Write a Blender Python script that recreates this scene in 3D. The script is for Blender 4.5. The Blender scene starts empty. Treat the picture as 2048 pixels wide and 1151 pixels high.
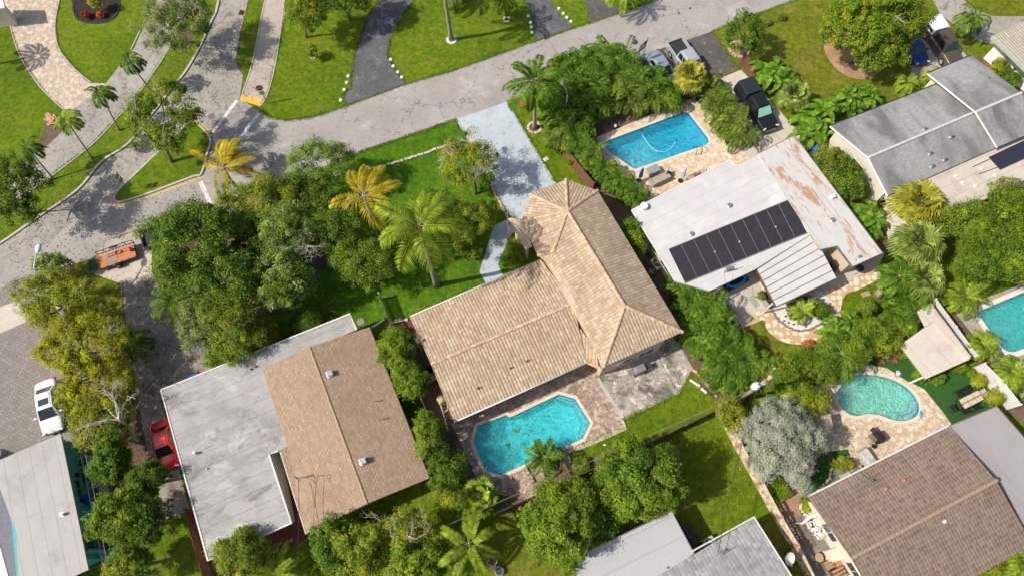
import bpy, bmesh, math, random
import numpy as np
from mathutils import Vector, Matrix
from mathutils.geometry import tessellate_polygon
R = math.radians
S = bpy.context.scene
COL = S.collection

# ---------------------------------------------------------------- camera, light
F = 1369.0; HC = 57.0; TH = math.atan((1120 - 575.5) / F)
cam = bpy.data.cameras.new('camera'); co = bpy.data.objects.new('camera', cam); COL.objects.link(co)
co.location = (0, 0, HC); co.rotation_euler = (TH, 0, 0)
cam.sensor_width = 36; cam.lens = 36 * F / 2048; cam.clip_end = 3000; cam.clip_start = 1
S.camera = co
SUN_EL, SUN_AZ = 47.0, 14.0            # shadows run towards SUN_AZ (counter-clockwise from +X)
w = bpy.data.worlds.new('World'); S.world = w; w.use_nodes = True
nt = w.node_tree; bg = nt.nodes['Background']
sky = nt.nodes.new('ShaderNodeTexSky'); sky.sky_type = 'NISHITA'; sky.sun_disc = False
sky.sun_elevation = R(SUN_EL); sky.sun_rotation = R(90 - (SUN_AZ + 180)); sky.dust_density = 2.5; sky.ozone_density = .5; sky.air_density = .8
nt.links.new(sky.outputs[0], bg.inputs[0]); bg.inputs[1].default_value = 0.13
sl = bpy.data.lights.new('sun', 'SUN'); sl.energy = 4.5; sl.angle = R(0.5); sl.color = (1, .93, .82)
so = bpy.data.objects.new('sun', sl); COL.objects.link(so); so.location = (-40, -10, 90)
_d = Vector((math.cos(R(SUN_AZ)) * math.cos(R(SUN_EL)), math.sin(R(SUN_AZ)) * math.cos(R(SUN_EL)), -math.sin(R(SUN_EL))))
so.rotation_euler = _d.to_track_quat('-Z', 'Y').to_euler()
S.view_settings.view_transform = 'Standard'; S.view_settings.look = 'None'
S.view_settings.exposure = 0.09; S.view_settings.gamma = 1

# ---------------------------------------------------------------- helpers
def P(u, v, z=0.0):
    """photo pixel + height above ground -> world point"""
    dx = (u - 1024) / F; dy = (575.5 - v) / F
    y = dy * math.cos(TH) + math.sin(TH); d = -(dy * math.sin(TH) - math.cos(TH))
    t = (HC - z) / d
    return Vector((dx * t, y * t, z))
def P2(u, v, z=0.0): return P(u, v, z).to_2d()
def mpp(u, v, z=0.0):
    """metres per photo pixel near a point"""
    return (P(u + 5, v, z) - P(u - 5, v, z)).length / 10
def heading(a, b, z=0.0):
    A, B = P(*a, z), P(*b, z); return math.atan2(B.y - A.y, B.x - A.x)

class MB:
    def __init__(s): s.v = []; s.f = []; s.uv = None
    def add(s, vs, fs):
        n = len(s.v); s.v += [tuple(p) for p in vs]; s.f += [tuple(i + n for i in f) for f in fs]; return s
    def poly(s, vs): return s.add(vs, [tuple(range(len(vs)))])
    def box(s, c, sz, rz=0, rot=None):
        M = rot if rot else Matrix.Rotation(rz, 3, 'Z'); c = Vector(c)
        vs = [c + M @ Vector((x * sz[0] / 2, y * sz[1] / 2, z * sz[2] / 2)) for x in (-1, 1) for y in (-1, 1) for z in (-1, 1)]
        return s.add(vs, [(0, 1, 3, 2), (4, 6, 7, 5), (0, 4, 5, 1), (2, 3, 7, 6), (0, 2, 6, 4), (1, 5, 7, 3)])
    def prism(s, pts, z0, z1):
        n = len(pts)
        vs = [(p[0], p[1], z0) for p in pts] + [(p[0], p[1], z1) for p in pts]
        fs = [(i, (i + 1) % n, n + (i + 1) % n, n + i) for i in range(n)] + [tuple(range(n))[::-1], tuple(range(n, 2 * n))]
        return s.add(vs, fs)
    def tube(s, pts, rad, n=8, cap=True):
        pts = [Vector(p) for p in pts]; k = len(pts)
        if not hasattr(rad, '__len__'): rad = [rad] * k
        vs = []; fs = []
        for i, p in enumerate(pts):
            t = (pts[min(i + 1, k - 1)] - pts[max(i - 1, 0)]).normalized()
            a = t.cross(Vector((0, 0, 1)) if abs(t.z) < .9 else Vector((1, 0, 0))).normalized(); b = t.cross(a)
            for j in range(n):
                q = 2 * math.pi * j / n; vs.append(p + (a * math.cos(q) + b * math.sin(q)) * rad[i])
        for i in range(k - 1):
            for j in range(n): fs.append((i * n + j, i * n + (j + 1) % n, (i + 1) * n + (j + 1) % n, (i + 1) * n + j))
        if cap: fs += [tuple(range(n))[::-1], tuple(range((k - 1) * n, k * n))]
        return s.add(vs, fs)
    def disc(s, c, r, n=24, ry=None, rz=0):
        ry = ry or r
        return s.poly([(c[0] + r * math.cos(a) * math.cos(rz) - ry * math.sin(a) * math.sin(rz), c[1] + r * math.cos(a) * math.sin(rz) + ry * math.sin(a) * math.cos(rz), c[2]) for a in [2 * math.pi * i / n for i in range(n)]])
    def ball(s, c, r, seg=12, ring=8, sc=(1, 1, 1)):
        vs = []; fs = []
        for i in range(ring + 1):
            t = math.pi * i / ring
            for j in range(seg):
                q = 2 * math.pi * j / seg
                vs.append((c[0] + r * sc[0] * math.sin(t) * math.cos(q), c[1] + r * sc[1] * math.sin(t) * math.sin(q), c[2] + r * sc[2] * math.cos(t)))
        for i in range(ring):
            for j in range(seg): fs.append((i * seg + j, (i + 1) * seg + j, (i + 1) * seg + (j + 1) % seg, i * seg + (j + 1) % seg))
        return s.add(vs, fs)
    def build(s, name, mat, parent=None, world=False, smooth=False, bevel=0, uv=None):
        off = Vector((0, 0, 0))
        if world and parent:
            p = parent
            while p: off += p.location; p = p.parent
        me = bpy.data.meshes.new(name)
        me.from_pydata([(x - off.x, y - off.y, z - off.z) for x, y, z in s.v], [], s.f)
        bm = bmesh.new(); bm.from_mesh(me)
        if uv is None: bmesh.ops.recalc_face_normals(bm, faces=bm.faces)
        if bevel:
            bmesh.ops.remove_doubles(bm, verts=bm.verts, dist=1e-5)
            bmesh.ops.bevel(bm, geom=[e for e in bm.edges if len(e.link_faces) == 2 and e.calc_face_angle(0) > .5], offset=bevel, segments=2, affect='EDGES', profile=.6)
        bm.to_mesh(me); bm.free()
        if uv: uvmap(me, uv if uv is not True else None)
        o = bpy.data.objects.new(name, me); COL.objects.link(o); o.parent = parent
        for m in (mat if isinstance(mat, (list, tuple)) else [mat]): me.materials.append(m)
        if smooth: me.polygons.foreach_set('use_smooth', [True] * len(me.polygons))
        return o

def uvmap(me, axis=None):
    """UV in metres: u across the slope, v down it; axis = direction of u on flat faces"""
    lay = me.uv_layers.new(name='UVMap')
    for p in me.polygons:
        n = p.normal
        if abs(n.z) > .9995 or axis is not None and abs(n.z) > .9995:
            u = Vector((axis[0], axis[1], 0)).normalized() if axis is not None else Vector((1, 0, 0))
            v = n.cross(u)
        elif abs(n.z) < .1:
            u = Vector((-n.y, n.x, 0)).normalized(); v = Vector((0, 0, 1))
        else:
            d = Vector((n.x, n.y, 0)).normalized(); u = Vector((-d.y, d.x, 0)); v = n.cross(u)
        for li in p.loop_indices:
            c = me.vertices[me.loops[li].vertex_index].co
            lay.data[li].uv = (c.dot(u), c.dot(v))

def tag(o, label=None, cat=None, group=None, kind=None):
    for k, x in (('label', label), ('category', cat), ('group', group), ('kind', kind)):
        if x: o[k] = x
    return o
def thing(name, label, cat, loc=(0, 0, 0), rz=0, group=None):
    o = bpy.data.objects.new(name, None); COL.objects.link(o); o.empty_display_size = .3
    o.location = loc; o.rotation_euler = (0, 0, rz); return tag(o, label, cat, group)
KIDS = {}
def dup(o, loc=None, rz=None, label=None, group=None, scale=None, parent=None, _top=True):
    c = o.copy(); COL.objects.link(c); c.parent = parent
    if _top:
        if loc is not None: c.location = loc
        if rz is not None: c.rotation_euler = (0, 0, rz)
        if scale: c.scale = (scale,) * 3 if not hasattr(scale, '__len__') else scale
        tag(c, label, None, group)
    for ch in [k for k in bpy.data.objects if k.parent == o]: dup(ch, parent=c, _top=False)
    return c

def catmull(pts, n=6, closed=True):
    k = len(pts); out = []
    rng = range(k if closed else k - 1)
    for i in rng:
        g = lambda j: Vector(pts[j % k] if closed else pts[max(0, min(k - 1, j))])
        a, b, c, d = g(i - 1), g(i), g(i + 1), g(i + 2)
        for t in [q / n for q in range(n)]:
            out.append(.5 * ((2 * b) + (-a + c) * t + (2 * a - 5 * b + 4 * c - d) * t * t + (-a + 3 * b - 3 * c + d) * t ** 3))
    if not closed: out.append(Vector(pts[-1]))
    return out
def area2(p): return sum(p[i][0] * p[(i + 1) % len(p)][1] - p[(i + 1) % len(p)][0] * p[i][1] for i in range(len(p))) / 2
def offset(poly, d):
    """offset polygon, d > 0 shrinks"""
    p = [Vector(q[:2]) for q in poly]
    if area2(p) < 0: p = p[::-1]
    n = len(p); out = []
    for i in range(n):
        a, b, c = p[i - 1], p[i], p[(i + 1) % n]
        e1 = (b - a).normalized(); e2 = (c - b).normalized()
        n1 = Vector((-e1.y, e1.x)); n2 = Vector((-e2.y, e2.x)); m = n1 + n2
        if m.length < 1e-4: m = n1
        m = m.normalized(); k = d / max(.35, m.dot(n1)); out.append(b + m * k)
    return out
def tri_poly(mb, outer, holes, z):
    rings = [[Vector((q[0], q[1], 0)) for q in outer]] + [[Vector((q[0], q[1], 0)) for q in h] for h in holes]
    flat = [q for r in rings for q in r]
    tris = tessellate_polygon(rings)
    mb.add([(q.x, q.y, z) for q in flat], [t if (flat[t[1]] - flat[t[0]]).cross(flat[t[2]] - flat[t[0]]).z > 0 else t[::-1] for t in tris])
LV = .004
_SC = [0]
def sheet(name, px, mat, k, smooth=False, holes=(), world=False, kind='structure', label=None, axis=None):
    pts = [Vector(q) for q in px] if world else [P2(*q) for q in px]
    if smooth: pts = catmull(pts, 6)
    _SC[0] += 1; mb = MB(); tri_poly(mb, pts, holes, k * LV + (_SC[0] % 13) * .00028)
    o = mb.build(name, mat, uv=axis if axis is not None else True); tag(o, label, None, None, kind); return o
def strip(name, px, width, mat, z0, z1, smooth=True, closed=False, kind='structure', side=0, parent=None, wd=False, build=True, mb=None):
    """bar of rectangular section along a line (kerb, edging, painted line)"""
    pts = [Vector(q) for q in px] if wd else [P2(*q) for q in px]
    if smooth: pts = catmull(pts, 5, closed)
    k = len(pts); mb = mb or MB(); vs = []; fs = []
    for i, p in enumerate(pts):
        a = pts[i - 1] if (i or closed) else p; b = pts[(i + 1) % k] if (i < k - 1 or closed) else p
        t = (b - a).normalized(); nn = Vector((-t.y, t.x))
        L = p + nn * width * (.5 + side / 2); Rr = p - nn * width * (.5 - side / 2)
        vs += [(L.x, L.y, z0), (L.x, L.y, z1), (Rr.x, Rr.y, z1), (Rr.x, Rr.y, z0)]
    for i in range(k if closed else k - 1):
        j = (i + 1) % k
        for q in (0, 1, 2): fs.append((4 * i + q, 4 * j + q, 4 * j + q + 1, 4 * i + q + 1))
    if not closed: fs += [(0, 1, 2, 3), tuple(4 * (k - 1) + q for q in (3, 2, 1, 0))]
    mb.add(vs, fs)
    if not build: return mb
    o = mb.build(name, mat, parent, world=bool(parent))
    if kind: tag(o, kind=kind)
    return o

# ---------------------------------------------------------------- materials
MATS = {}
class NT:
    def __init__(s, name):
        s.m = bpy.data.materials.new(name); s.m.use_nodes = True; s.t = s.m.node_tree
        s.b = s.t.nodes['Principled BSDF']; s.out = s.t.nodes['Material Output']
    def n(s, typ, **kw):
        o = s.t.nodes.new('ShaderNode' + typ)
        for k, v in kw.items():
            if k.startswith('i_'): o.inputs[k[2:].replace('_', ' ')].default_value = v
            else: setattr(o, k, v)
        return o
    def l(s, a, b): s.t.links.new(a, b)
    def pos(s): return s.n('NewGeometry').outputs['Position']
    def objc(s): return s.n('TexCoord').outputs['Object']
    def uv(s): return s.n('UVMap', uv_map='UVMap').outputs[0]
    def noise(s, vec, scale, detail=3, rough=.55, dist=0):
        o = s.n('TexNoise', i_Scale=scale, i_Detail=detail, i_Roughness=rough, i_Distortion=dist); s.l(vec, o.inputs['Vector']); return o.outputs['Fac']
    def ramp(s, fac, stops):
        o = s.n('ValToRGB'); cr = o.color_ramp
        while len(cr.elements) < len(stops): cr.elements.new(.5)
        for e, (p, c) in zip(cr.elements, stops): e.position = p; e.color = (*c, 1) if len(c) == 3 else c
        s.l(fac, o.inputs[0]); return o.outputs[0]
    def mix(s, fac, a, b, blend='MIX'):
        o = s.n('Mix', data_type='RGBA', blend_type=blend)
        for i, x in ((0, fac), (6, a), (7, b)):
            if hasattr(x, 'links'): s.l(x, o.inputs[i])
            else: o.inputs[i].default_value = x if i == 0 else ((*x, 1) if len(x) == 3 else x)
        return o.outputs[2]
    def math(s, op, a, b=0.0, c=None):
        o = s.n('Math', operation=op)
        for i, x in enumerate((a, b) if c is None else (a, b, c)):
            if hasattr(x, 'links'): s.l(x, o.inputs[i])
            else: o.inputs[i].default_value = x
        return o.outputs[0]
    def mapr(s, x, a, b, c=0., d=1.):
        o = s.n('MapRange'); s.l(x, o.inputs[0])
        for i, q in enumerate((a, b, c, d)): o.inputs[i + 1].default_value = q
        return o.outputs[0]
    def bump(s, h, strength=.5, dist=.05):
        o = s.n('Bump', i_Strength=strength, i_Distance=dist); s.l(h, o.inputs['Height']); s.l(o.outputs[0], s.b.inputs['Normal']); return o
    def col(s, c, rough=.8, spec=.3, metal=0):
        if hasattr(c, 'links'): s.l(c, s.b.inputs['Base Color'])
        else: s.b.inputs['Base Color'].default_value = (*c, 1)
        s.b.inputs['Roughness'].default_value = rough; s.b.inputs['Specular IOR Level'].default_value = spec; s.b.inputs['Metallic'].default_value = metal
        return s.m
def plain(name, c, rough=.6, metal=0, var=.12, scale=6., coat=0, spec=.4):
    if name in MATS: return MATS[name]
    n = NT(name); f = n.noise(n.objc(), scale, 4)
    k = n.mix(n.mapr(f, .35, .65), tuple(x * (1 - var) for x in c), tuple(min(1, x * (1 + var)) for x in c))
    n.col(k, rough, spec, metal); n.b.inputs['Coat Weight'].default_value = coat; n.b.inputs['Coat Roughness'].default_value = .05
    MATS[name] = n.m; return n.m

def ground_mat(name, stops, s1=.25, s2=3., s3=14., bump=.5, bd=.04, rough=.9, fine=.35, stain=None, coord='pos', dist=0, crack=None):
    """mottled ground: two scales of colour, fine grain, optional stains (colour, lo, hi, scale)"""
    n = NT(name); v = n.pos()
    a = n.noise(v, s1, 4, .6, dist); b = n.noise(v, s2, 5, .65)
    f = n.math('ADD', n.math('MULTIPLY', a, .55), n.math('MULTIPLY', b, .45))
    c = n.ramp(f, stops); g = n.noise(v, s3, 3, .7)
    c = n.mix(fine, c, n.ramp(g, [(.3, (.45,) * 3), (.7, (1.5,) * 3)]), 'MULTIPLY')
    for st in (stain or []):
        q = n.noise(v, st[3], 6, .65, st[4] if len(st) > 4 else .3); c = n.mix(n.mapr(q, st[1], st[2]), c, st[0])
    if crack:      # wandering cracks and sealed joints, broken up along their length
        for sc, wd, cc, lo in crack:
            ds = n.n('VectorMath', operation='ADD'); n.l(v, ds.inputs[0]); sm = n.n('VectorMath', operation='SCALE'); sm.inputs['Scale'].default_value = 1.6 / max(.3, sc * 4)
            nn = n.n('TexNoise', i_Scale=sc * 5, i_Detail=5); n.l(v, nn.inputs['Vector']); n.l(nn.outputs['Color'], sm.inputs[0]); n.l(sm.outputs[0], ds.inputs[1])
            vo = n.n('TexVoronoi', feature='DISTANCE_TO_EDGE', i_Scale=sc); n.l(ds.outputs[0], vo.inputs['Vector'])
            k = n.math('MULTIPLY', n.math('LESS_THAN', vo.outputs['Distance'], wd * sc), n.mapr(n.noise(v, sc * 1.7, 3), lo, lo + .06)); c = n.mix(n.math('MULTIPLY', k, .75), c, cc)
    n.col(c, rough, .2); n.bump(g, bump, bd); MATS[name] = n.m; return n.m
def brick_uv(n, vec, w, h, mortar, c1, c2, cm, off=.5, rz=0, smooth=.1, scale=1.):
    if rz:
        mp = n.n('Mapping'); mp.inputs['Rotation'].default_value = (0, 0, rz); n.l(vec, mp.inputs[0]); vec = mp.outputs[0]
    o = n.n('TexBrick', offset=off); n.l(vec, o.inputs['Vector'])
    for k, x in (('Color1', (*c1, 1)), ('Color2', (*c2, 1)), ('Mortar', (*cm, 1)), ('Scale', scale), ('Mortar Size', mortar), ('Mortar Smooth', smooth), ('Brick Width', w), ('Row Height', h), ('Bias', 0)): o.inputs[k].default_value = x
    return o
def paver_mat(name, c1, c2, cm, w=.4, h=.2, mortar=.02, rz=0, dirt=(.3, .28, .25), dlo=.5, dhi=.7, bump=.4, dscale=.5, off=.5, c3=None):
    n = NT(name); v = n.pos(); o = brick_uv(n, v, w, h, mortar, c1, c2, cm, off, rz)
    c = o.outputs['Color']
    if c3:
        c = n.mix(n.mapr(n.noise(v, 2.2, 2), .48, .62), c, c3)
    c = n.mix(n.mapr(n.noise(v, dscale, 6, .7, .5), dlo, dhi), c, n.mix(.7, c, dirt))
    c = n.mix(.3, c, n.ramp(n.noise(v, 9, 3, .7), [(.3, (.5,) * 3), (.7, (1.4,) * 3)]), 'MULTIPLY')
    n.col(c, .85, .25); n.bump(n.math('SUBTRACT', 1, o.outputs['Fac']), bump, .02); MATS[name] = n.m; return n.m
# grass: mown lawn, fresher and drier patches
def grass_mat(name, a, b, c, dry, dlo=.55, dhi=.72):
    n = NT(name); v = n.pos()
    f = n.math('ADD', n.math('MULTIPLY', n.noise(v, .12, 4, .6, .4), .5), n.math('MULTIPLY', n.noise(v, 1.1, 6, .7), .5))
    k = n.ramp(f, [(.34, a), (.5, b), (.64, c)])
    k = n.mix(n.mapr(n.noise(v, .35, 6, .72, .6), dlo, dhi), k, dry)
    g = n.noise(v, 7, 5, .8); g2 = n.noise(v, 24, 2, .7)
    k = n.mix(.6, k, n.ramp(n.noise(v, 2.2, 6, .78, .3), [(.36, (.5, .56, .4)), (.5, (1, 1, 1)), (.62, (1.55, 1.35, 1.3))]), 'MULTIPLY')
    k = n.mix(n.mapr(n.noise(v, .9, 7, .8, 1.0), .60, .70), k, tuple(x * y for x, y in zip(dry, (1.1, .85, 1.3))))
    k = n.mix(.75, k, n.ramp(n.math('ADD', n.math('MULTIPLY', g, .6), n.math('MULTIPLY', g2, .4)), [(.33, (.42, .45, .3)), (.5, (.95, 1, .8)), (.68, (1.75, 1.5, 1.4))]), 'MULTIPLY')
    n.col(k, .85, .15); n.bump(g2, .9, .12); MATS[name] = n.m; return n.m
GRASS = grass_mat('grass_lawn', (.08, .145, .006), (.135, .215, .008), (.2, .27, .014), (.24, .22, .04), .54, .76)
GRASS_DRY = grass_mat('grass_dry', (.105, .14, .01), (.17, .205, .016), (.235, .245, .03), (.32, .25, .075), .52, .72)
GRASS_LUSH = grass_mat('grass_lush', (.055, .14, .006), (.085, .205, .008), (.14, .26, .014), (.2, .24, .025), .56, .78)
TURF = ground_mat('artificial_turf', [(.3, (.02, .075, .015)), (.7, (.04, .12, .025))], fine=.5)
ASPH = ground_mat('asphalt_grey', [(.3, (.27, .255, .24)), (.5, (.34, .32, .30)), (.7, (.41, .385, .36))], .2, 2.5, 18, .4, .02, .9, .3, [((.2, .19, .18), .6, .72, .8, 1.0), ((.46, .44, .41), .56, .72, .3, .5), ((.13, .12, .11), .70, .74, 1.7, .4)], crack=[(.16, .03, (.12, .115, .11), .42), (.5, .018, (.16, .15, .14), .56)])
ASPH_SIDE = ground_mat('asphalt_side', [(.3, (.25, .235, .21)), (.5, (.34, .32, .285)), (.7, (.43, .41, .37))], .25, 2., 16, .4, .02, .9, .3, [((.17, .15, .125), .54, .68, .5, 1.5), ((.1, .09, .08), .62, .7, 1.2, 1.)], crack=[(.16, .03, (.12, .11, .1), .4), (.5, .02, (.14, .13, .12), .52)])
ASPH_DARK = ground_mat('asphalt_sealed', [(.3, (.075, .078, .085)), (.5, (.11, .112, .12)), (.7, (.16, .16, .165))], .4, 3, 18, .4, .02, .75, .3, [((.24, .24, .24), .56, .74, .9, .6), ((.05, .05, .052), .6, .7, 1.4, .6)], crack=[(.3, .015, (.3, .29, .27), .5)])
ASPH_WORN = ground_mat('asphalt_worn', [(.3, (.065, .06, .055)), (.5, (.10, .094, .087)), (.7, (.16, .15, .14))], .4, 4, 16, .5, .02, .9, .4, [((.3, .28, .25), .58, .72, 1.4, .8)])
CONC = ground_mat('concrete_pale', [(.3, (.42, .37, .31)), (.5, (.52, .47, .40)), (.7, (.62, .57, .5))], .3, 2, 12, .3, .01, .85, .2, [((.3, .26, .2), .6, .75, .9, .5)])
CONC_ST = ground_mat('concrete_stained', [(.3, (.2, .175, .15)), (.5, (.31, .28, .24)), (.7, (.42, .39, .34))], .35, 2, 12, .3, .01, .85, .3, [((.12, .09, .06), .52, .68, .45, 1.2), ((.5, .46, .4), .58, .68, .8, .8)])
CONC_PATIO = ground_mat('concrete_patio', [(.3, (.24, .22, .19)), (.5, (.36, .33, .29)), (.7, (.55, .5, .43))], .5, 2, 10, .3, .01, .85, .25, [((.13, .12, .1), .5, .62, .42, .5), ((.68, .62, .52), .55, .64, 1.1, .6), ((.1, .09, .08), .62, .68, 1.8, .4)], crack=[(.3, .02, (.1, .09, .08), .45)])
BLUEC = ground_mat('blue_painted_concrete', [(.3, (.38, .44, .48)), (.5, (.43, .49, .53)), (.7, (.49, .55, .59))], .3, 1.5, 10, .2, .01, .8, .15, [((.27, .30, .33), .6, .74, .8, 1.2), ((.3, .32, .33), .6, .66, 2.6, 1.5)], crack=[(.28, .012, (.28, .3, .32), .3)])
SIDEW = ground_mat('sidewalk_concrete', [(.3, (.33, .28, .23)), (.5, (.42, .37, .31)), (.7, (.5, .45, .39))], .4, 3, 14, .3, .01, .85, .25)
KERB = ground_mat('kerb_concrete', [(.3, (.38, .34, .29)), (.7, (.56, .52, .46))], .6, 4, 14, .3, .01, .9, .3, [((.18, .16, .13), .58, .72, 1.2, .6)])
MULCH = ground_mat('dark_mulch', [(.3, (.025, .018, .015)), (.7, (.06, .045, .035))], 1, 6, 20, .8, .06)
CHIPS = ground_mat('wood_chips', [(.3, (.3, .17, .09)), (.5, (.42, .26, .15)), (.7, (.55, .38, .24))], .6, 5, 16, .8, .06, .9, .6)
DIRT = ground_mat('bare_soil', [(.3, (.09, .06, .04)), (.5, (.15, .105, .07)), (.7, (.24, .18, .12))], .5, 4, 14, .8, .05, .95, .5, [((.06, .08, .02), .55, .68, .9, .4)])
GRAVEL = ground_mat('white_gravel', [(.3, (.62, .6, .57)), (.7, (.8, .79, .76))], 2, 8, 20, .9, .06, .8, .5)
DGRAVEL = ground_mat('grey_gravel', [(.3, (.16, .15, .14)), (.7, (.3, .28, .26))], 2, 8, 20, .9, .06, .9, .6)
PAV_PINK = paver_mat('paver_blush', (.56, .46, .36), (.42, .34, .265), (.33, .27, .21), .42, .28, .015, .5, (.38, .3, .24), .56, .8, c3=(.64, .545, .44))
PAV_GREY = paver_mat('paver_grey', (.29, .26, .235), (.22, .2, .185), (.15, .14, .13), .42, .26, .02, -.38, (.2, .18, .16), .55, .8)
PAV_BRICK = paver_mat('paver_brick', (.42, .28, .21), (.22, .135, .105), (.4, .34, .28), .36, .2, .03, .38, (.14, .10, .08), .45, .68, c3=(.56, .46, .37), dscale=.6)
PAV_TRAV = paver_mat('travertine', (.68, .55, .40), (.54, .42, .29), (.42, .33, .24), .6, .4, .012, .4, (.42, .3, .19), .5, .72, c3=(.74, .64, .5))
PAV_KID = paver_mat('pool_pavers', (.66, .53, .38), (.5, .38, .26), (.38, .29, .2), .34, .22, .02, .5, (.45, .35, .25), .5, .75, c3=(.72, .62, .5))
PAV_RIGHT = paver_mat('pavers_sandgrey', (.46, .4, .32), (.36, .31, .25), (.25, .22, .18), .4, .3, .02, .45, (.3, .26, .2), .5, .75)
REDBRICK = paver_mat('red_brick', (.42, .2, .11), (.3, .13, .07), (.34, .27, .2), .26, .13, .02, -.9, (.16, .1, .07), .5, .7)
REDTILE = paver_mat('red_tile', (.22, .07, .05), (.17, .05, .04), (.1, .05, .04), .3, .3, .02, -.38, (.1, .05, .04), .5, .8, off=0)
def flag_mat():
    n = NT('flagstone'); v = n.pos()
    o = n.n('TexVoronoi', feature='F1', i_Scale=1.75, i_Randomness=.5); n.l(v, o.inputs['Vector'])
    m = n.mapr(o.outputs['Distance'], .40, .47)
    o2 = n.n('TexVoronoi', feature='F1', i_Scale=1.75, i_Randomness=.5); n.l(v, o2.inputs['Vector'])
    c = n.mix(m, n.mix(n.noise(v, 3, 4), (.62, .54, .42), (.78, .73, .64)), n.mix(n.noise(v, 7, 4), (.42, .23, .10), (.66, .48, .3)))
    n.col(c, .85, .2); n.bump(n.math('SUBTRACT', 1, m), .4, .02); return n.m
FLAG = flag_mat()
YEL = ground_mat('yellow_paint', [(.3, (.62, .36, .05)), (.7, (.78, .5, .12))], 1, 5, 14, .2, .01, .7, .3, [((.5, .42, .3), .58, .7, 3)])
WHT = ground_mat('white_road_paint', [(.3, (.55, .53, .5)), (.7, (.74, .73, .7))], 1, 5, 14, .2, .01, .7, .3, [((.36, .34, .31), .56, .66, 3)])
WHITE = plain('white_paint', (.68, .67, .64), .5); CREAM = plain('cream_stucco', (.62, .51, .36), .9, var=.08)
CREAM2 = plain('pale_stucco', (.68, .63, .53), .9, var=.08); TEAL = plain('teal_stucco', (.08, .42, .38), .8, var=.1)
BLACK = plain('black_plastic', (.02, .02, .022), .45); DARKM = plain('dark_metal', (.06, .06, .065), .5, .3)
GREYM = plain('grey_metal', (.3, .3, .3), .45, .5); SILV = plain('silver_metal', (.6, .6, .6), .35, .8)
WOODG = plain('weathered_wood', (.2, .15, .11), .9, var=.3); WOODT = plain('tan_wood', (.4, .27, .15), .85, var=.2)
BROWN = plain('brown_paint', (.16, .085, .055), .7); RED = plain('red_paint', (.5, .03, .02), .4)
BLUE = plain('blue_plastic', (.01, .13, .55), .4); GREEN = plain('green_paint', (.03, .25, .08), .5)
STONE = plain('edging_stone', (.5, .43, .35), .95, var=.3, scale=3); TERRA = plain('terracotta', (.48, .2, .09), .8)
WOODR = plain('red_cedar', (.33, .1, .05), .8, var=.25); CUSH = plain('cushion_cloth', (.55, .45, .33), .9)
BLUCL = plain('blue_canvas', (.02, .045, .2), .9); DEAD = plain('dead_frond', (.4, .24, .13), .9, var=.3)
def glass(name, c=(.03, .04, .05)):
    n = NT(name); n.col(c, .06, .8); n.b.inputs['Coat Weight'].default_value = .3; return n.m
GLASS = glass('window_glass'); GLASSC = glass('car_glass', (.015, .02, .024)); GLASSG = glass('tinted_glass', (.03, .07, .07))
def water(name, tint, deep):
    n = NT(name); v = n.pos()
    g = n.n('BsdfGlossy', i_Roughness=.06); g.inputs['Color'].default_value = (1, 1, 1, 1)
    t = n.n('BsdfTransparent'); t.inputs['Color'].default_value = (*tint, 1)
    d = n.n('BsdfDiffuse'); d.inputs['Color'].default_value = (*deep, 1)
    h = n.math('ADD', n.noise(v, 2.2, 4, .6, 1.2), n.math('MULTIPLY', n.noise(v, 6.5, 3, .6, .8), .35))
    b = n.n('Bump', i_Strength=.8, i_Distance=.4); n.l(h, b.inputs['Height'])
    fr = n.n('Fresnel', i_IOR=1.33)
    for x in (g, fr): n.l(b.outputs[0], x.inputs['Normal'])
    m0 = n.n('MixShader', i_Fac=.32); n.l(t.outputs[0], m0.inputs[1]); n.l(d.outputs[0], m0.inputs[2])
    n.l(b.outputs[0], d.inputs['Normal'])
    m = n.n('MixShader'); n.l(fr.outputs[0], m.inputs[0]); n.l(m0.outputs[0], m.inputs[1]); n.l(g.outputs[0], m.inputs[2])
    n.l(m.outputs[0], n.out.inputs['Surface']); return n.m
SHADETRIM = plain('pool_shade_trim', (.03, .16, .28), .3, var=.3, scale=12)  # dark blue for the painted pool wall shade and the step trim
def plaster(name, c):
    n = NT(name); v = n.pos(); k = n.mix(n.mapr(n.noise(v, 1.2, 5, .6, .5), .35, .65), tuple(x * .86 for x in c), c); n.col(k, .7, .2); return n.m

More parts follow.
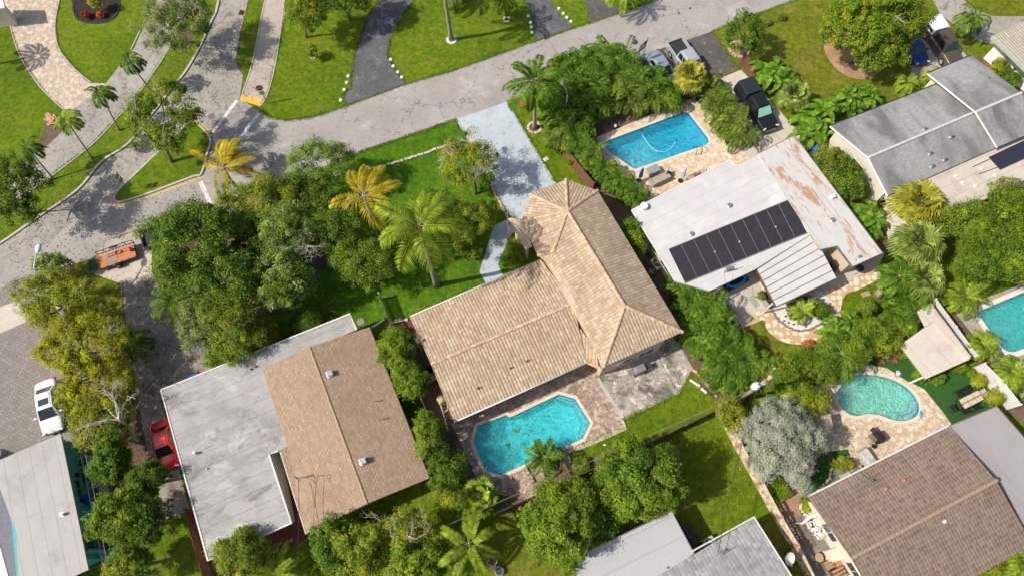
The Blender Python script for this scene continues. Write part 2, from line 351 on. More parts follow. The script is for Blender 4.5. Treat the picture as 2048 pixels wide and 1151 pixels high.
# ---- roofs
def barrel_mat(name, cols, pitch=.3, course=.42, dark=(.22, .12, .07), bump=1.0, depth=.09, edge=.75, fk=.8):
    """barrel tiles: rounded rows down the slope, stepped courses, a tone per tile"""
    n = NT(name); sx = n.n('SeparateXYZ'); n.l(n.uv(), sx.inputs[0])
    u = n.math('DIVIDE', sx.outputs[0], pitch); v = n.math('DIVIDE', sx.outputs[1], course)
    fu = n.math('FRACT', u); fv = n.math('FRACT', v)
    arch = n.math('ABSOLUTE', n.math('SINE', n.math('MULTIPLY', u, math.pi)))
    cx = n.n('CombineXYZ'); n.l(n.math('FLOOR', u), cx.inputs[0]); n.l(n.math('FLOOR', v), cx.inputs[1])
    wn = n.n('TexWhiteNoise', noise_dimensions='2D'); n.l(cx.outputs[0], wn.inputs['Vector'])
    c = n.ramp(wn.outputs['Value'], [(i / max(1, len(cols) - 1), k) for i, k in enumerate(cols)])
    c = n.mix(n.mapr(n.noise(n.pos(), .5, 5, .65, .4), .45, .75, 0, .45), c, tuple(x * .6 for x in cols[0]))
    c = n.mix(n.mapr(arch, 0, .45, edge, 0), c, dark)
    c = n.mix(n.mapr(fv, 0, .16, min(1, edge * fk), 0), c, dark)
    h = n.math('ADD', arch, n.math('MULTIPLY', fv, .35))
    n.col(c, .85, .2); n.bump(h, bump, depth); MATS[name] = n.m; return n.m
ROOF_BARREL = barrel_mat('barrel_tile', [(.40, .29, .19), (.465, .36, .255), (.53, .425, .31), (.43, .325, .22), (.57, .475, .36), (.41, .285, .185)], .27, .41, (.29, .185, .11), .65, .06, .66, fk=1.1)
ROOF_GTILE = barrel_mat('grey_concrete_tile', [(.24, .24, .235), (.31, .31, .305), (.37, .37, .36)], .3, .36, (.17, .17, .17), .3, .04, .3)
ROOF_BTILE = barrel_mat('brown_concrete_tile', [(.18, .13, .10), (.215, .158, .122), (.255, .192, .152)], .27, .38, (.40, .30, .21), .5, .04, .1, fk=7)
def shingle_mat(name, c1, c2, cm, w=.32, h=.16, stain=None, mort=.012, lo=.45, hi=.75, streak=1):
    n = NT(name); v = n.uv(); o = brick_uv(n, v, w, h, mort, c1, c2, cm)
    c = o.outputs['Color']
    if stain:
        mp = n.n('Mapping'); mp.inputs['Scale'].default_value = (1, streak, 1); n.l(v, mp.inputs[0])
        c = n.mix(n.mapr(n.noise(mp.outputs[0], .32, 5, .6, .8), lo, hi), c, n.mix(.7, c, stain))
    c = n.mix(.35, c, n.ramp(n.noise(v, 3.5, 4, .8), [(.3, (.6,) * 3), (.7, (1.3,) * 3)]), 'MULTIPLY')
    n.col(c, .9, .15); n.bump(n.math('SUBTRACT', n.noise(v, 6, 4, .8), n.math('MULTIPLY', o.outputs['Fac'], .8)), .5, .03); MATS[name] = n.m; return n.m
ROOF_BROWN = shingle_mat('tan_shingles', (.42, .305, .215), (.33, .235, .16), (.24, .17, .115), .34, .2, (.26, .17, .11), lo=.5, hi=.8)
ROOF_GREY = shingle_mat('grey_shingles', (.38, .385, .37), (.32, .325, .315), (.24, .24, .235), .34, .16, (.09, .09, .09), lo=.42, hi=.66, streak=.45)
ROOF_FARW = barrel_mat('ribbed_cream_tile', [(.42, .38, .29), (.5, .46, .36)], .3, .4, (.2, .17, .12), .7, .05, .6)
def flat_mat(name, base, seam_w, stains, seamc=None, rough=.75, bumps=.25, seamh=40., seam=.03, streaks=None):
    """rolled membrane roof: lap seams every seam_w metres, ponding stains, streaks"""
    n = NT(name); v = n.uv(); c = n.mix(n.noise(v, .8, 5, .6), tuple(x * .88 for x in base), tuple(min(.85, x * 1.08) for x in base))
    o = brick_uv(n, v, seamh, seam_w, seam, (0, 0, 0), (0, 0, 0), (1, 1, 1), .37)
    for st in stains:
        mp = n.n('Mapping'); mp.inputs['Scale'].default_value = (st[4] if len(st) > 4 else 1, 1, 1); n.l(v, mp.inputs[0])
        c = n.mix(n.mapr(n.noise(mp.outputs[0], st[3], 7, .68, st[5] if len(st) > 5 else .4), st[1], st[2], 0, st[6] if len(st) > 6 else .9), c, st[0])
    c = n.mix(n.math('MULTIPLY', o.outputs['Fac'], .6), c, seamc or tuple(x * .5 for x in base))
    n.col(c, rough, .3); n.bump(n.math('ADD', n.noise(v, 2.5, 4), o.outputs['Fac']), bumps, .03); MATS[name] = n.m; return n.m
ROOF_FLATW = flat_mat('flat_roof_stained', (.39, .38, .37), 1.1, [((.3, .29, .285), .46, .62, .35), ((.22, .2, .18), .55, .65, .22, 1, .3, .85), ((.15, .13, .125), .56, .66, 1.3, .25, 2.0, .7), ((.15, .14, .14), .58, .66, 3.4, .16, 3.5, .5), ((.6, .59, .57), .56, .7, .5, .6, .8, .7)])
ROOF_WHITE = flat_mat('white_membrane', (.55, .54, .53), 1.0, [((.42, .38, .34), .58, .72, 1.2, .3, .5, .7), ((.66, .65, .63), .5, .7, .3)], (.45, .42, .4))
ROOF_WHITE2 = flat_mat('white_coating_peeled', (.54, .53, .51), 3, [((.42, .24, .15), .54, .575, 1.0, .3, .4, .95), ((.46, .38, .3), .57, .6, 3.2, .3, .3, .8)])
ROOF_TEALFLAT = flat_mat('grey_membrane', (.42, .405, .39), .98, [((.3, .285, .27), .5, .72, .3), ((.24, .22, .2), .66, .74, .9)], (.2, .19, .18), seam=.02)
ROOF_BOTFLAT = flat_mat('pale_grey_membrane', (.43, .435, .44), 1.6, [((.38, .37, .36), .55, .8, .4)], (.24, .24, .24), seam=.03)
ROOF_BRFLAT = flat_mat('smooth_grey_roof', (.33, .315, .31), 30, [((.17, .15, .145), .55, .8, .22, .15), ((.42, .41, .41), .6, .8, .4, .3)])
ROOF_TAN = flat_mat('tan_membrane', (.56, .5, .42), 1.1, [((.38, .32, .26), .5, .7, .5), ((.7, .66, .6), .6, .68, 1.5)], (.34, .29, .23))
ROOF_BEIGE = flat_mat('beige_membrane', (.58, .52, .44), 1.9, [((.44, .36, .28), .52, .72, .4)], (.38, .33, .27))
ROOF_SHED = flat_mat('shed_roof', (.42, .35, .22), .3, [((.32, .27, .17), .5, .7, .8)], (.3, .25, .15), seam=.03)
def car_mat(name, c, metal=.2, rough=.28):
    n = NT(name); n.col(c, rough, .5, metal); n.b.inputs['Coat Weight'].default_value = .8; n.b.inputs['Coat Roughness'].default_value = .06; MATS[name] = n.m; return n.m
def fol_mat(name, dk, md, lt, tip=None, tl=.25, scale=.9, rough=.55, flower=None):
    """leaves: tone per leaf and per branch, light passing through"""
    n = NT(name); g = n.n('NewGeometry'); r = g.outputs['Random Per Island']; ns = n.noise(g.outputs['Position'], scale, 3, .6)
    f = n.math('ADD', n.math('MULTIPLY', r, .5), n.math('MULTIPLY', n.mapr(ns, .3, .7), .5))
    st = [(.12, dk), (.5, md), (.82, lt)] + ([(.95, tip)] if tip else [])
    c = n.ramp(f, st); n.col(c, rough, .12)
    t = n.n('BsdfTranslucent'); n.l(n.mix(.5, c, n.mix(1, c, (1.2, 1.3, .4), 'MULTIPLY')), t.inputs['Color'])
    m = n.n('MixShader', i_Fac=tl); n.l(n.b.outputs[0], m.inputs[1]); n.l(t.outputs[0], m.inputs[2]); n.l(m.outputs[0], n.out.inputs['Surface'])
    MATS[name] = n.m; return n.m
FOL = {
 'dark': fol_mat('leaf_dark', (0.0235, 0.0573, 0.00576), (0.0784, 0.164, 0.0138), (0.179, 0.274, 0.0247), (0.358, 0.401, 0.0549)),
 'mid': fol_mat('leaf_mid', (0.0374, 0.0741, 0.00731), (0.128, 0.213, 0.0183), (0.257, 0.338, 0.0326), (0.471, 0.48, 0.0784)),
 'lime': fol_mat('leaf_lime', (0.0432, 0.0921, 0.0063), (0.159, 0.261, 0.0158), (0.317, 0.406, 0.0338), (0.529, 0.523, 0.0675)),
 'yel': fol_mat('leaf_yellowgreen', (0.09, 0.121, 0.0113), (0.234, 0.276, 0.0225), (0.432, 0.431, 0.0394), (0.648, 0.569, 0.0675)),
 'olive': fol_mat('leaf_olive', (0.127, 0.152, 0.012), (0.271, 0.304, 0.02), (0.453, 0.491, 0.036), (0.598, 0.585, 0.056)),
 'gold': fol_mat('leaf_golden', (0.145, 0.151, 0.0084), (0.363, 0.367, 0.014), (0.617, 0.626, 0.028), (0.726, 0.605, 0.049)),
 'grey': fol_mat('leaf_greygreen', (0.109, 0.133, 0.0394), (0.218, 0.246, 0.0788), (0.396, 0.418, 0.158), (0.594, 0.607, 0.248)),
 'silver': fol_mat('leaf_silver', (0.211, 0.225, 0.16), (0.352, 0.378, 0.286), (0.493, 0.513, 0.403), (0.581, 0.603, 0.487), tl=.2),
 'pale': fol_mat('leaf_palegreen', (0.0622, 0.111, 0.0223), (0.198, 0.3, 0.0638), (0.395, 0.496, 0.128), (0.71, 0.743, 0.234)),
 'palm': fol_mat('palm_green', (0.0336, 0.0864, 0.006), (0.084, 0.173, 0.012), (0.202, 0.317, 0.025), (0.47, 0.475, 0.07)),
 'palmy': fol_mat('palm_yellow', (0.231, 0.213, 0.0135), (0.576, 0.443, 0.0225), (0.8, 0.655, 0.045), (0.8, 0.655, 0.113), tl=.35),
 'palmg': fol_mat('palm_yellowgreen', (0.0594, 0.102, 0.00763), (0.225, 0.326, 0.0228), (0.422, 0.52, 0.0547), (0.507, 0.65, 0.0918), tl=.3),
 'fan': fol_mat('fan_palm_green', (0.0825, 0.123, 0.0225), (0.198, 0.264, 0.0506), (0.396, 0.462, 0.101), (0.66, 0.693, 0.225)),
 'fany': fol_mat('fan_palm_gold', (0.135, 0.135, 0.0187), (0.33, 0.33, 0.0375), (0.54, 0.51, 0.075), (0.75, 0.6, 0.125)),
 'ban': fol_mat('banana_leaf', (0.0581, 0.134, 0.0106), (0.131, 0.268, 0.0213), (0.261, 0.428, 0.0425), (0.523, 0.603, 0.128), tl=.35),
 'arec': fol_mat('areca_yellowgreen', (.04, .08, .01), (.13, .2, .02), (.27, .34, .05), (.42, .42, .1), tl=.3),
 'redl': fol_mat('red_leaf', (.2, .02, .02), (.4, .05, .03), (.55, .12, .05)),
 'orange': fol_mat('orange_leaf', (.3, .09, .03), (.5, .18, .05), (.6, .28, .1)),
}
BARK = plain('bark_grey', (.22, .18, .14), .95, var=.35, scale=4); BARKP = plain('palm_bark', (.3, .25, .2), .95, var=.3, scale=8)
BARKW = plain('bark_bleached', (.5, .44, .36), .9, var=.2)
# ---------------------------------------------------------------- pools first: the ground has holes where they are
def px_poly(px, smooth=False):
    p = [P2(*q) for q in px]
    return catmull(p, 6) if smooth else p
POOLS = {
 'main': px_poly([(956, 851), (1012, 829), (1020, 834), (1118, 788), (1150, 797), (1180, 845), (1165, 876), (1001, 949), (970, 938), (947, 882)]),
 'rect': px_poly([(1208, 290), (1212, 283), (1362, 227), (1370, 225), (1378, 228), (1416, 277), (1417, 285), (1412, 290), (1272, 338), (1266, 337), (1212, 300)]),
 'kidney': px_poly([(1673, 792), (1684, 768), (1706, 753), (1738, 749), (1770, 754), (1802, 767), (1826, 787), (1838, 812), (1831, 832), (1805, 841), (1780, 837), (1757, 829), (1733, 827), (1712, 831), (1690, 822)], True),
 'right': px_poly([(1956, 628), (1962, 620), (2048, 584), (2075, 575), (2095, 590), (2125, 660), (2110, 672), (2030, 703), (2016, 703), (2005, 697)]),
}
def ccw(p): return p if area2(p) > 0 else p[::-1]
POOLS = {k: ccw(v) for k, v in POOLS.items()}
g = MB(); tri_poly(g, [(-420, -420), (420, -420), (420, 420), (-420, 420)], list(POOLS.values()), 0)
tag(g.build('ground', GRASS), kind='structure')
def pool(key, name, label, tint, floor_c, cop_w, cop_mat, depth, steps=None, wall=None, deep=(.02, .3, .36), copz=.05):
    p = POOLS[key]; c = sum(p, Vector((0, 0))) / len(p)
    t = thing(name, label, 'swimming pool', (c.x, c.y, 0))
    pl = plaster(name + '_plaster', floor_c)
    b = MB(); n = len(p)
    tri_poly(b, p, [], -depth); o = len(b.v)
    b.add([(q.x, q.y, -depth) for q in p] + [(q.x, q.y, .02) for q in p], [(i, (i + 1) % n, n + (i + 1) % n, n + i) for i in range(n)])
    b.build('basin', pl, t, world=True)
    wv = MB(); tri_poly(wv, p, [], -.09); wo = wv.build('water', water(name + '_water', tint, deep), t, world=True)
    iw = offset(p, .03); m = MB(); k = len(iw)
    m.add([(q.x, q.y, -.3) for q in iw] + [(q.x, q.y, .015) for q in iw], [(i, (i + 1) % k, k + (i + 1) % k, k + i) for i in range(k)]); m.build('wall_shade_band', SHADETRIM, t, world=True)  # dark blue band paints shade onto the upper pool wall
    ring = offset(p, -cop_w); m = MB(); k = len(ring)
    vs = [(q.x, q.y, .02) for q in p] + [(q.x, q.y, copz) for q in p] + [(q.x, q.y, copz) for q in ring] + [(q.x, q.y, .0) for q in ring]
    m.add(vs, [(a * k + i, a * k + (i + 1) % k, (a + 1) * k + (i + 1) % k, (a + 1) * k + i) for a in range(3) for i in range(k)])
    m.build('coping', cop_mat, t, world=True)
    for i, (sp, z) in enumerate(steps or []):
        s = MB(); s.prism(sp, -depth + .01, z); s2 = s.build('step', plaster(name + '_step%d' % i, tuple(min(.8, x * .45 + .42) for x in floor_c)), t, world=True)
        e = MB(); e.tube([(q[0], q[1], z + .005) for q in list(sp) + [sp[0]]], .035, 5, cap=False); e.build('step_edge', SHADETRIM, s2, world=True)
    return t
COPE = ground_mat('coping_stone', [(.3, (.56, .48, .37)), (.7, (.72, .64, .52))], 1, 5, 14, .2, .01, .8, .2)
COPW = ground_mat('coping_white', [(.3, (.62, .56, .47)), (.7, (.76, .71, .62))], 1, 5, 14, .2, .01, .8, .2)
def pxs(l): return [P2(*q) for q in l]
pool('main', 'swimming_pool', 'octagonal turquoise pool on the brown brick patio behind the barrel tile house', (.58, .98, 1), (.2, .8, .84), .28, COPE, 1.5,
     [(pxs([(1118, 789), (1150, 798), (1179, 845), (1165, 875), (1157, 866), (1164, 845), (1146, 812), (1112, 798)]), -.22),
      (pxs([(1118, 789), (1150, 798), (1154, 804), (1146, 809), (1110, 796)]), -.15), (pxs([(1118, 789), (1149, 798), (1151, 801), (1141, 801), (1114, 792.5)]), -.11)], deep=(.08, .72, .76))
pool('rect', 'swimming_pool', 'bright blue rectangular pool with rounded corners in the travertine deck', (.45, .95, 1), (.06, .76, .94), .3, COPE, 1.5, deep=(.0, .6, .88))
pool('kidney', 'swimming_pool', 'kidney shaped aqua pool with curved corner steps near the brown roof', (.75, 1, .9), (.45, .84, .7), .3, COPE, 1.3,
     [(catmull(pxs([(1835, 800), (1839, 812), (1831, 832), (1805, 842), (1784, 838), (1790, 824), (1806, 822), (1819, 815), (1822, 800)]), 4), -.24),
      (catmull(pxs([(1834, 810), (1830, 832), (1806, 841), (1796, 838), (1801, 828), (1815, 826), (1826, 820)]), 4), -.17),
      (catmull(pxs([(1828, 824), (1826, 834), (1812, 839), (1806, 833), (1814, 826)]), 4), -.12)], deep=(.33, .76, .62))
pool('right', 'swimming_pool', 'green turquoise pool with white coping cut by the right edge', (.5, .98, .9), (.06, .7, .58), .42, COPW, 1.4, deep=(.01, .62, .52))

H_ = list(POOLS.values())
# ---- streets
st_up = [(1320, -2), (1244, 25), (1178, 47), (1149, 56), (1069, 83), (1000, 108), (900, 143), (812, 168), (693, 212), (625, 235), (575, 241), (541, 236), (520, 222)]
st_lo = [(1600, -2), (1500, 33), (1425, 63), (1330, 95), (1255, 122), (1130, 162), (1015, 204), (912, 240), (815, 273), (717, 306), (640, 336), (560, 362), (480, 392), (422, 410), (318, 452), (262, 482), (207, 500), (175, 520), (100, 560), (-40, 622)]
sheet('road', [(1700, -34)] + st_lo + [(-120, 640), (-120, 530), (0, 488), (78, 434), (156, 380), (203, 325), (257, 288), (300, 235), (350, 170), (373, 142), (400, 95), (420, 51), (434, 20), (440, -5), (455, -60), (500, -60), (497, 0), (478, 85), (474, 125), (486, 150), (479, 198)] + st_up[::-1] + [(1400, -30)], ASPH, 2)
sheet('side_road', [(395, -60), (398, 0), (380, 30), (360, 62), (329, 113), (281, 183), (240, 230), (186, 288), (81, 369), (0, 424), (-120, 500), (-120, 420), (0, 356), (68, 305), (115, 264), (135, 228), (213, 166), (244, 125), (268, 98), (281, 68), (310, 20), (320, -60)], ASPH_SIDE, 2)
sheet('avenue', [(440, -5), (434, 20), (420, 51), (400, 95), (373, 142), (350, 170), (300, 235), (257, 288), (203, 325), (156, 380), (78, 434), (0, 488), (-120, 530), (-120, 640), (-40, 560), (40, 530), (150, 440), (212, 398), (236, 372), (315, 303), (383, 240), (430, 262), (470, 215), (479, 198), (466, 170), (474, 125), (478, 85), (497, 0), (500, -60), (455, -60)], ASPH_SIDE, 3)
sheet('sidewalk', [(529, -60), (530, 0), (512, 90), (501, 140), (484, 190), (482, 198), (522, 212), (537, 183), (554, 112), (569, 34), (569, -60)], SIDEW, 3)
sheet('verge', [(497, -60), (529, -60), (529, 0), (512, 90), (501, 140), (489, 147), (475, 128), (479, 85), (497, 0)], GRASS, 5)
sheet('paver_driveway', [(-5, -60), (120, -60), (119, 0), (110, 51), (117, 95), (146, 135), (183, 166), (213, 168), (135, 229), (91, 186), (64, 152), (34, 98), (13, 27), (8, 0)], PAV_PINK, 4)
sheet('driveway', [(757, -40), (757, 0), (734, 37), (710, 108), (704, 146), (702, 175), (686, 191), (693, 213), (812, 169), (785, 135), (775, 108), (781, 78), (805, 30), (829, 0), (850, -40)], ASPH_DARK, 4, label=None)
sheet('driveway', [(1030, -40), (1047, 0), (1061, 24), (1070, 54), (1069, 84), (1149, 57), (1122, 34), (1100, 0), (1085, -40)], ASPH_DARK, 4)
sheet('driveway', [(1160, -40), (1169, 0), (1180, 47), (1244, 26), (1218, 0), (1200, -40)], ASPH_WORN, 4)
sheet('blue_driveway', [(912, 240), (1015, 203), (1112, 366), (1140, 440), (1060, 470), (1018, 430), (985, 375)], BLUEC, 4)
sheet('walkway', [(988, 451), (1024, 435), (1050, 445), (1018, 474), (996, 529), (1010, 560), (985, 590), (959, 543)], BLUEC, 5)
sheet('front_lawn', [(717, 306), (912, 240), (985, 375), (1018, 436), (1012, 560), (990, 620), (760, 680), (560, 690), (520, 560), (560, 380)], GRASS_LUSH, 1)
sheet('parking_pad', [(1425, 63), (1478, 139), (1400, 172), (1275, 195), (1250, 124), (1330, 95)], ASPH_WORN, 4)
sheet('parking_pad', [(1130, 162), (1250, 124), (1265, 190), (1150, 215)], ASPH_WORN, 4)
sheet('concrete_drive', [(1438, 158), (1482, 140), (1535, 195), (1600, 268), (1600, 300), (1480, 320), (1425, 200)], CONC, 3)
sheet('yard', [(1425, 63), (1600, -2), (1700, -40), (1870, -10), (1930, 70), (1970, 120), (1880, 180), (1660, 260), (1560, 200), (1478, 139)], GRASS_DRY, 1)
sheet('mulch_bed', [(1650, 82), (1655, 115), (1678, 143), (1712, 158), (1745, 155), (1760, 130), (1730, 90), (1690, 60)], CHIPS, 4, True)
sheet('concrete_lane', [(1868, -40), (1866, 0), (1880, 28), (1918, 58), (1958, 82), (2030, 100), (2200, 130), (2200, 34), (2048, 33), (1985, 33), (1950, 20), (1927, 0), (1920, -40)], ASPH_SIDE, 3)
sheet('yard', [(1927, -20), (1950, 20), (1985, 33), (2200, 34), (2200, -60), (1920, -60)], GRASS_DRY, 1)
sheet('parking_pad', [(1835, 52), (1880, 36), (1945, 130), (1880, 175), (1830, 150), (1808, 115)], SIDEW, 4)
sheet('sidewalk', [(1822, 140), (1840, 135), (1850, 160), (1835, 190), (1815, 200)], SIDEW, 5)
sheet('kerb_strip', [(1478, 139), (1440, 155), (1436, 151), (1474, 134)], DIRT, 5)
# ---- yards and decks
sheet('pool_deck', [(1180, 280), (1385, 196), (1420, 225), (1500, 318), (1461, 345), (1330, 410), (1270, 420), (1245, 380)], PAV_TRAV, 3, holes=[POOLS['rect']])
sheet('planting_bed', [(1085, 200), (1130, 160), (1290, 175), (1440, 160), (1500, 315), (1475, 325), (1385, 200), (1190, 275), (1250, 400), (1280, 430), (1225, 430), (1150, 320), (1095, 260)], DIRT, 2)
sheet('brick_patio', [(903, 846), (1060, 770), (1188, 722), (1200, 755), (1251, 855), (1130, 906), (1135, 925), (1060, 1000), (985, 985), (955, 960)], PAV_BRICK, 3, holes=[POOLS['main']])
sheet('patio', [(1190, 757), (1180, 700), (1330, 640), (1368, 700), (1386, 735), (1358, 787), (1245, 839)], CONC_PATIO, 4)
sheet('side_yard', [(780, 640), (830, 640), (910, 846), (985, 990), (950, 1010), (850, 850), (775, 690)], DIRT, 2)
sheet('back_lawn', [(1251, 855), (1358, 787), (1386, 740), (1440, 805), (1130, 935), (1120, 908)], GRASS, 3)
sheet('planting_bed', [(1360, 690), (1390, 690), (1450, 800), (1436, 806), (1400, 770), (1385, 735)], DIRT, 4)
sheet('planting_bed', [(1256, 420), (1345, 560), (1440, 590), (1480, 690), (1560, 770), (1440, 800), (1360, 660), (1200, 380)], DIRT, 1)
sheet('patio', [(1415, 575), (1510, 530), (1550, 606), (1525, 639), (1481, 657)], CONC, 4)
flag_out = catmull([P2(*q) for q in [(1481, 657), (1525, 639), (1533, 657), (1556, 678), (1588, 688), (1630, 684), (1662, 666), (1681, 643), (1682, 612), (1692, 588), (1719, 578), (1763, 556)]], 4, False)
flag_in = catmull([P2(*q) for q in [(1756, 532), (1700, 560), (1652, 583), (1659, 606), (1652, 634), (1630, 654), (1600, 660), (1571, 648), (1550, 629), (1541, 612), (1500, 630)]], 4, False)
sheet('stone_path', flag_out + flag_in, FLAG, 5, world=True)
sheet('patio', [(1625, 470), (1700, 480), (1770, 505), (1756, 534), (1652, 585), (1600, 600)], CONC, 3)
sheet('gravel_bed', [(1541, 610), (1560, 642), (1590, 658), (1625, 655), (1652, 632), (1658, 606), (1650, 585), (1610, 588), (1560, 606)], GRAVEL, 4, True)
sheet('pool_deck', [(1560, 790), (1600, 775), (1640, 768), (1680, 742), (1730, 727), (1775, 736), (1815, 762), (1848, 777), (1884, 821), (1910, 858), (1725, 960), (1700, 905), (1650, 905), (1640, 880)], PAV_KID, 3, holes=[POOLS['kidney']])
sheet('turf_patch', [(1847, 777), (1870, 745), (1950, 735), (1975, 785), (2000, 815), (1908, 862), (1884, 821)], TURF, 2)
sheet('turf_patch', [(1740, 715), (1795, 690), (1850, 770), (1848, 779), (1815, 762), (1775, 736), (1735, 727)], TURF, 2)
sheet('turf_patch', [(1640, 905), (1696, 897), (1700, 912), (1662, 945), (1654, 965), (1605, 1030), (1596, 1010), (1610, 985)], TURF, 5)
sheet('planting_bed', [(1696, 912), (1720, 960), (1630, 1010), (1610, 1010), (1650, 968), (1662, 940)], DGRAVEL, 4)
sheet('brick_path', [(1640, 905), (1700, 890), (1745, 905), (1740, 935), (1712, 938), (1700, 905), (1630, 925), (1612, 975), (1598, 1000), (1600, 1030), (1560, 1035), (1555, 960)], REDBRICK, 3)
sheet('side_yard', [(1560, 1025), (1630, 1010), (1720, 1180), (1640, 1200)], DGRAVEL, 2)
sheet('pool_deck', [(1905, 620), (2000, 585), (2200, 500), (2200, 760), (2048, 800), (1990, 730), (1935, 655)], PAV_RIGHT, 3, holes=[POOLS['right']])
sheet('side_yard', [(1880, 600), (1905, 620), (1935, 655), (2060, 820), (2048, 850), (1990, 800)], DIRT, 2)
sheet('planting_bed', [(1595, 262), (1660, 250), (1775, 390), (1830, 480), (1770, 505)], DIRT, 2)
sheet('side_yard', [(1960, 112), (2060, 180), (2048, 200), (1945, 118)], DIRT, 3)
sheet('side_yard', [(1490, 600), (1530, 640), (1600, 690), (1560, 730), (1490, 700)], GRASS_DRY, 1)
sheet('back_yard', [(1440, 815), (1620, 1140), (1600, 1300), (900, 1300), (990, 1020)], GRASS_DRY, 1)
sheet('back_lawn', [(1350, 860), (1440, 815), (1560, 1030), (1400, 1110)], GRASS, 2)
sheet('planting_bed', [(1000, 1010), (1130, 940), (1280, 870), (1240, 900), (1130, 970), (1020, 1030)], DIRT, 3)
# ---- left side
sheet('driveway', [(238, 567), (305, 543), (330, 600), (420, 700), (430, 745), (340, 790), (322, 800), (380, 1020), (334, 1036), (318, 1000), (285, 850), (262, 700), (247, 610)], CONC_ST, 3)
sheet('planting_bed', [(150, 640), (247, 610), (262, 700), (285, 850), (318, 1000), (334, 1036), (250, 1151), (170, 900), (120, 780)], DIRT, 2)
sheet('side_yard', [(334, 1036), (385, 1010), (420, 1151), (300, 1200)], GRASS, 3)
sheet('sidewalk', [(-60, 640), (0, 614), (60, 590), (215, 530), (304, 500), (304, 546), (230, 569), (60, 640), (0, 666), (-60, 690)], CONC, 4)
sheet('parking_pad', [(207, 484), (262, 465), (318, 449), (420, 414), (420, 440), (304, 505), (200, 540), (190, 520)], SIDEW, 4)
sheet('paver_drive', [(-60, 690), (0, 666), (60, 640), (150, 605), (160, 700), (130, 780), (200, 900), (160, 930), (-60, 980)], PAV_GREY, 3)
sheet('paver_drive', [(-60, 590), (0, 576), (60, 548), (100, 560), (60, 590), (0, 614), (-60, 640)], PAV_GREY, 5)
sheet('verge', [(90, 560), (142, 529), (172, 521), (180, 545), (240, 566), (247, 625), (215, 650), (130, 620)], GRASS_DRY, 5)
sheet('planting_bed', [(300, 470), (420, 420), (560, 370), (640, 400), (690, 500), (560, 620), (500, 650), (430, 740), (330, 600)], DIRT, 2)
sheet('yard', [(500, 645), (560, 610), (690, 500), (790, 600), (785, 660), (710, 640), (500, 730), (430, 745)], GRASS, 1)
sheet('red_patio', [(415, 1120), (583, 1045), (540, 905), (590, 890), (730, 1005), (650, 1050), (560, 1110), (430, 1160)], REDTILE, 4)
sheet('side_yard', [(612, 1070), (860, 955), (880, 990), (700, 1090), (620, 1100)], GRASS, 3)
sheet('red_patio', [(783, 648), (822, 640), (830, 660), (800, 668), (790, 668)], REDTILE, 4)
sheet('side_yard', [(190, 900), (205, 1117), (240, 1180), (260, 1180), (210, 950)], SIDEW, 4)
sheet('flower_bed', [(147, 18), (152, 38), (175, 47), (205, 46), (232, 32), (240, 10), (235, -15), (150, -15)], MULCH, 4, True)
sheet('planting_bed', [(355, 60), (395, 40), (385, 90), (365, 105), (340, 95)], DIRT, 3)
sheet('planting_bed', [(92, 240), (125, 232), (135, 250), (85, 300), (70, 300), (88, 262)], DIRT, 3, True)
# island between the streets
isl = [(384, 243), (422, 276), (416, 310), (404, 350), (385, 356), (300, 388), (250, 404), (233, 405), (228, 397), (236, 381), (270, 348), (315, 305), (350, 272)]
mI = MB(); ip = ccw(catmull([P2(*q) for q in isl], 4)); inn = offset(ip, .2)
tri_poly(mI, inn, [], .13); tag(mI.build('grass_island', GRASS, uv=True), kind='structure')
strip('kerb', [tuple(q) for q in offset(ip, .08)], .2, KERB, 0, .145, False, True, wd=True)
strip('road_marking', [(238, 412), (300, 393), (384, 362), (408, 352)], .13, YEL, 0, .0165, True)
strip('road_marking', [(386, 240), (405, 254), (425, 270)], .28, YEL, 0, .0165, True)
strip('road_marking', [(225, 388), (222, 400), (230, 410), (238, 412)], .13, YEL, 0, .0165, True)
for a, b, wd in (((474, 201), (423, 269), .36), ((518, 227), (469, 291), .36), ((401, 363), (421, 408), .42)):
    strip('crossing_line', [a, b], wd, WHT, 0, .0165, False)
sheet('tactile_paving', [(483, 190), (525, 198), (521, 213), (479, 201)], YEL, 6)
for ln in ([(440, -20), (434, 20), (420, 51), (400, 95), (373, 142), (352, 168)], [(352, 168), (300, 235), (257, 288), (203, 325), (156, 380), (78, 434), (0, 488), (-60, 520)]):
    strip('kerb', ln, .22, KERB, 0, .14)
for ln in ([(329, 113), (281, 183), (240, 230), (186, 288), (81, 369), (0, 424)], [(281, 60), (262, 100)], [(530, 0), (512, 90), (501, 140), (484, 190)], [(569, 0), (554, 112), (537, 183), (522, 212)],
           [(13, 20), (34, 98), (64, 152), (91, 186), (135, 227)], [(119, 0), (110, 51), (117, 95), (146, 135), (183, 166)]):
    strip('edging', ln, .12, KERB, 0, .05)
for ln in ([(497, 0), (478, 85), (474, 125), (486, 149), (501, 140)], st_up[3:8] , [(717, 307), (815, 274), (912, 241)], [(757, 0), (734, 37), (710, 108), (704, 146), (702, 175), (686, 191), (693, 212)], [(1425, 63), (1478, 139)], [(245, 566), (247, 610)]):
    strip('edging', ln, .09, DIRT, 0, .03)
strip('parking_seam', [(207, 508), (208, 483), (262, 465), (318, 449)], .07, ASPH_DARK, 0, .0225, False)
strip('concrete_seam', [(1195, 755), (1247, 838)], .3, KERB, 0, .03, False)
strip('concrete_seam', [(1243, 838), (1251, 855), (1190, 882), (1130, 906)], .3, COPE, 0, .03, False)
strip('concrete_seam', [(1311, 704), (1357, 787)], .07, ASPH_WORN, 0, .021, False)
strip('drainage_channel', [(1201, 757), (1100, 800)], .05, KERB, 0, .016, False) if False else None
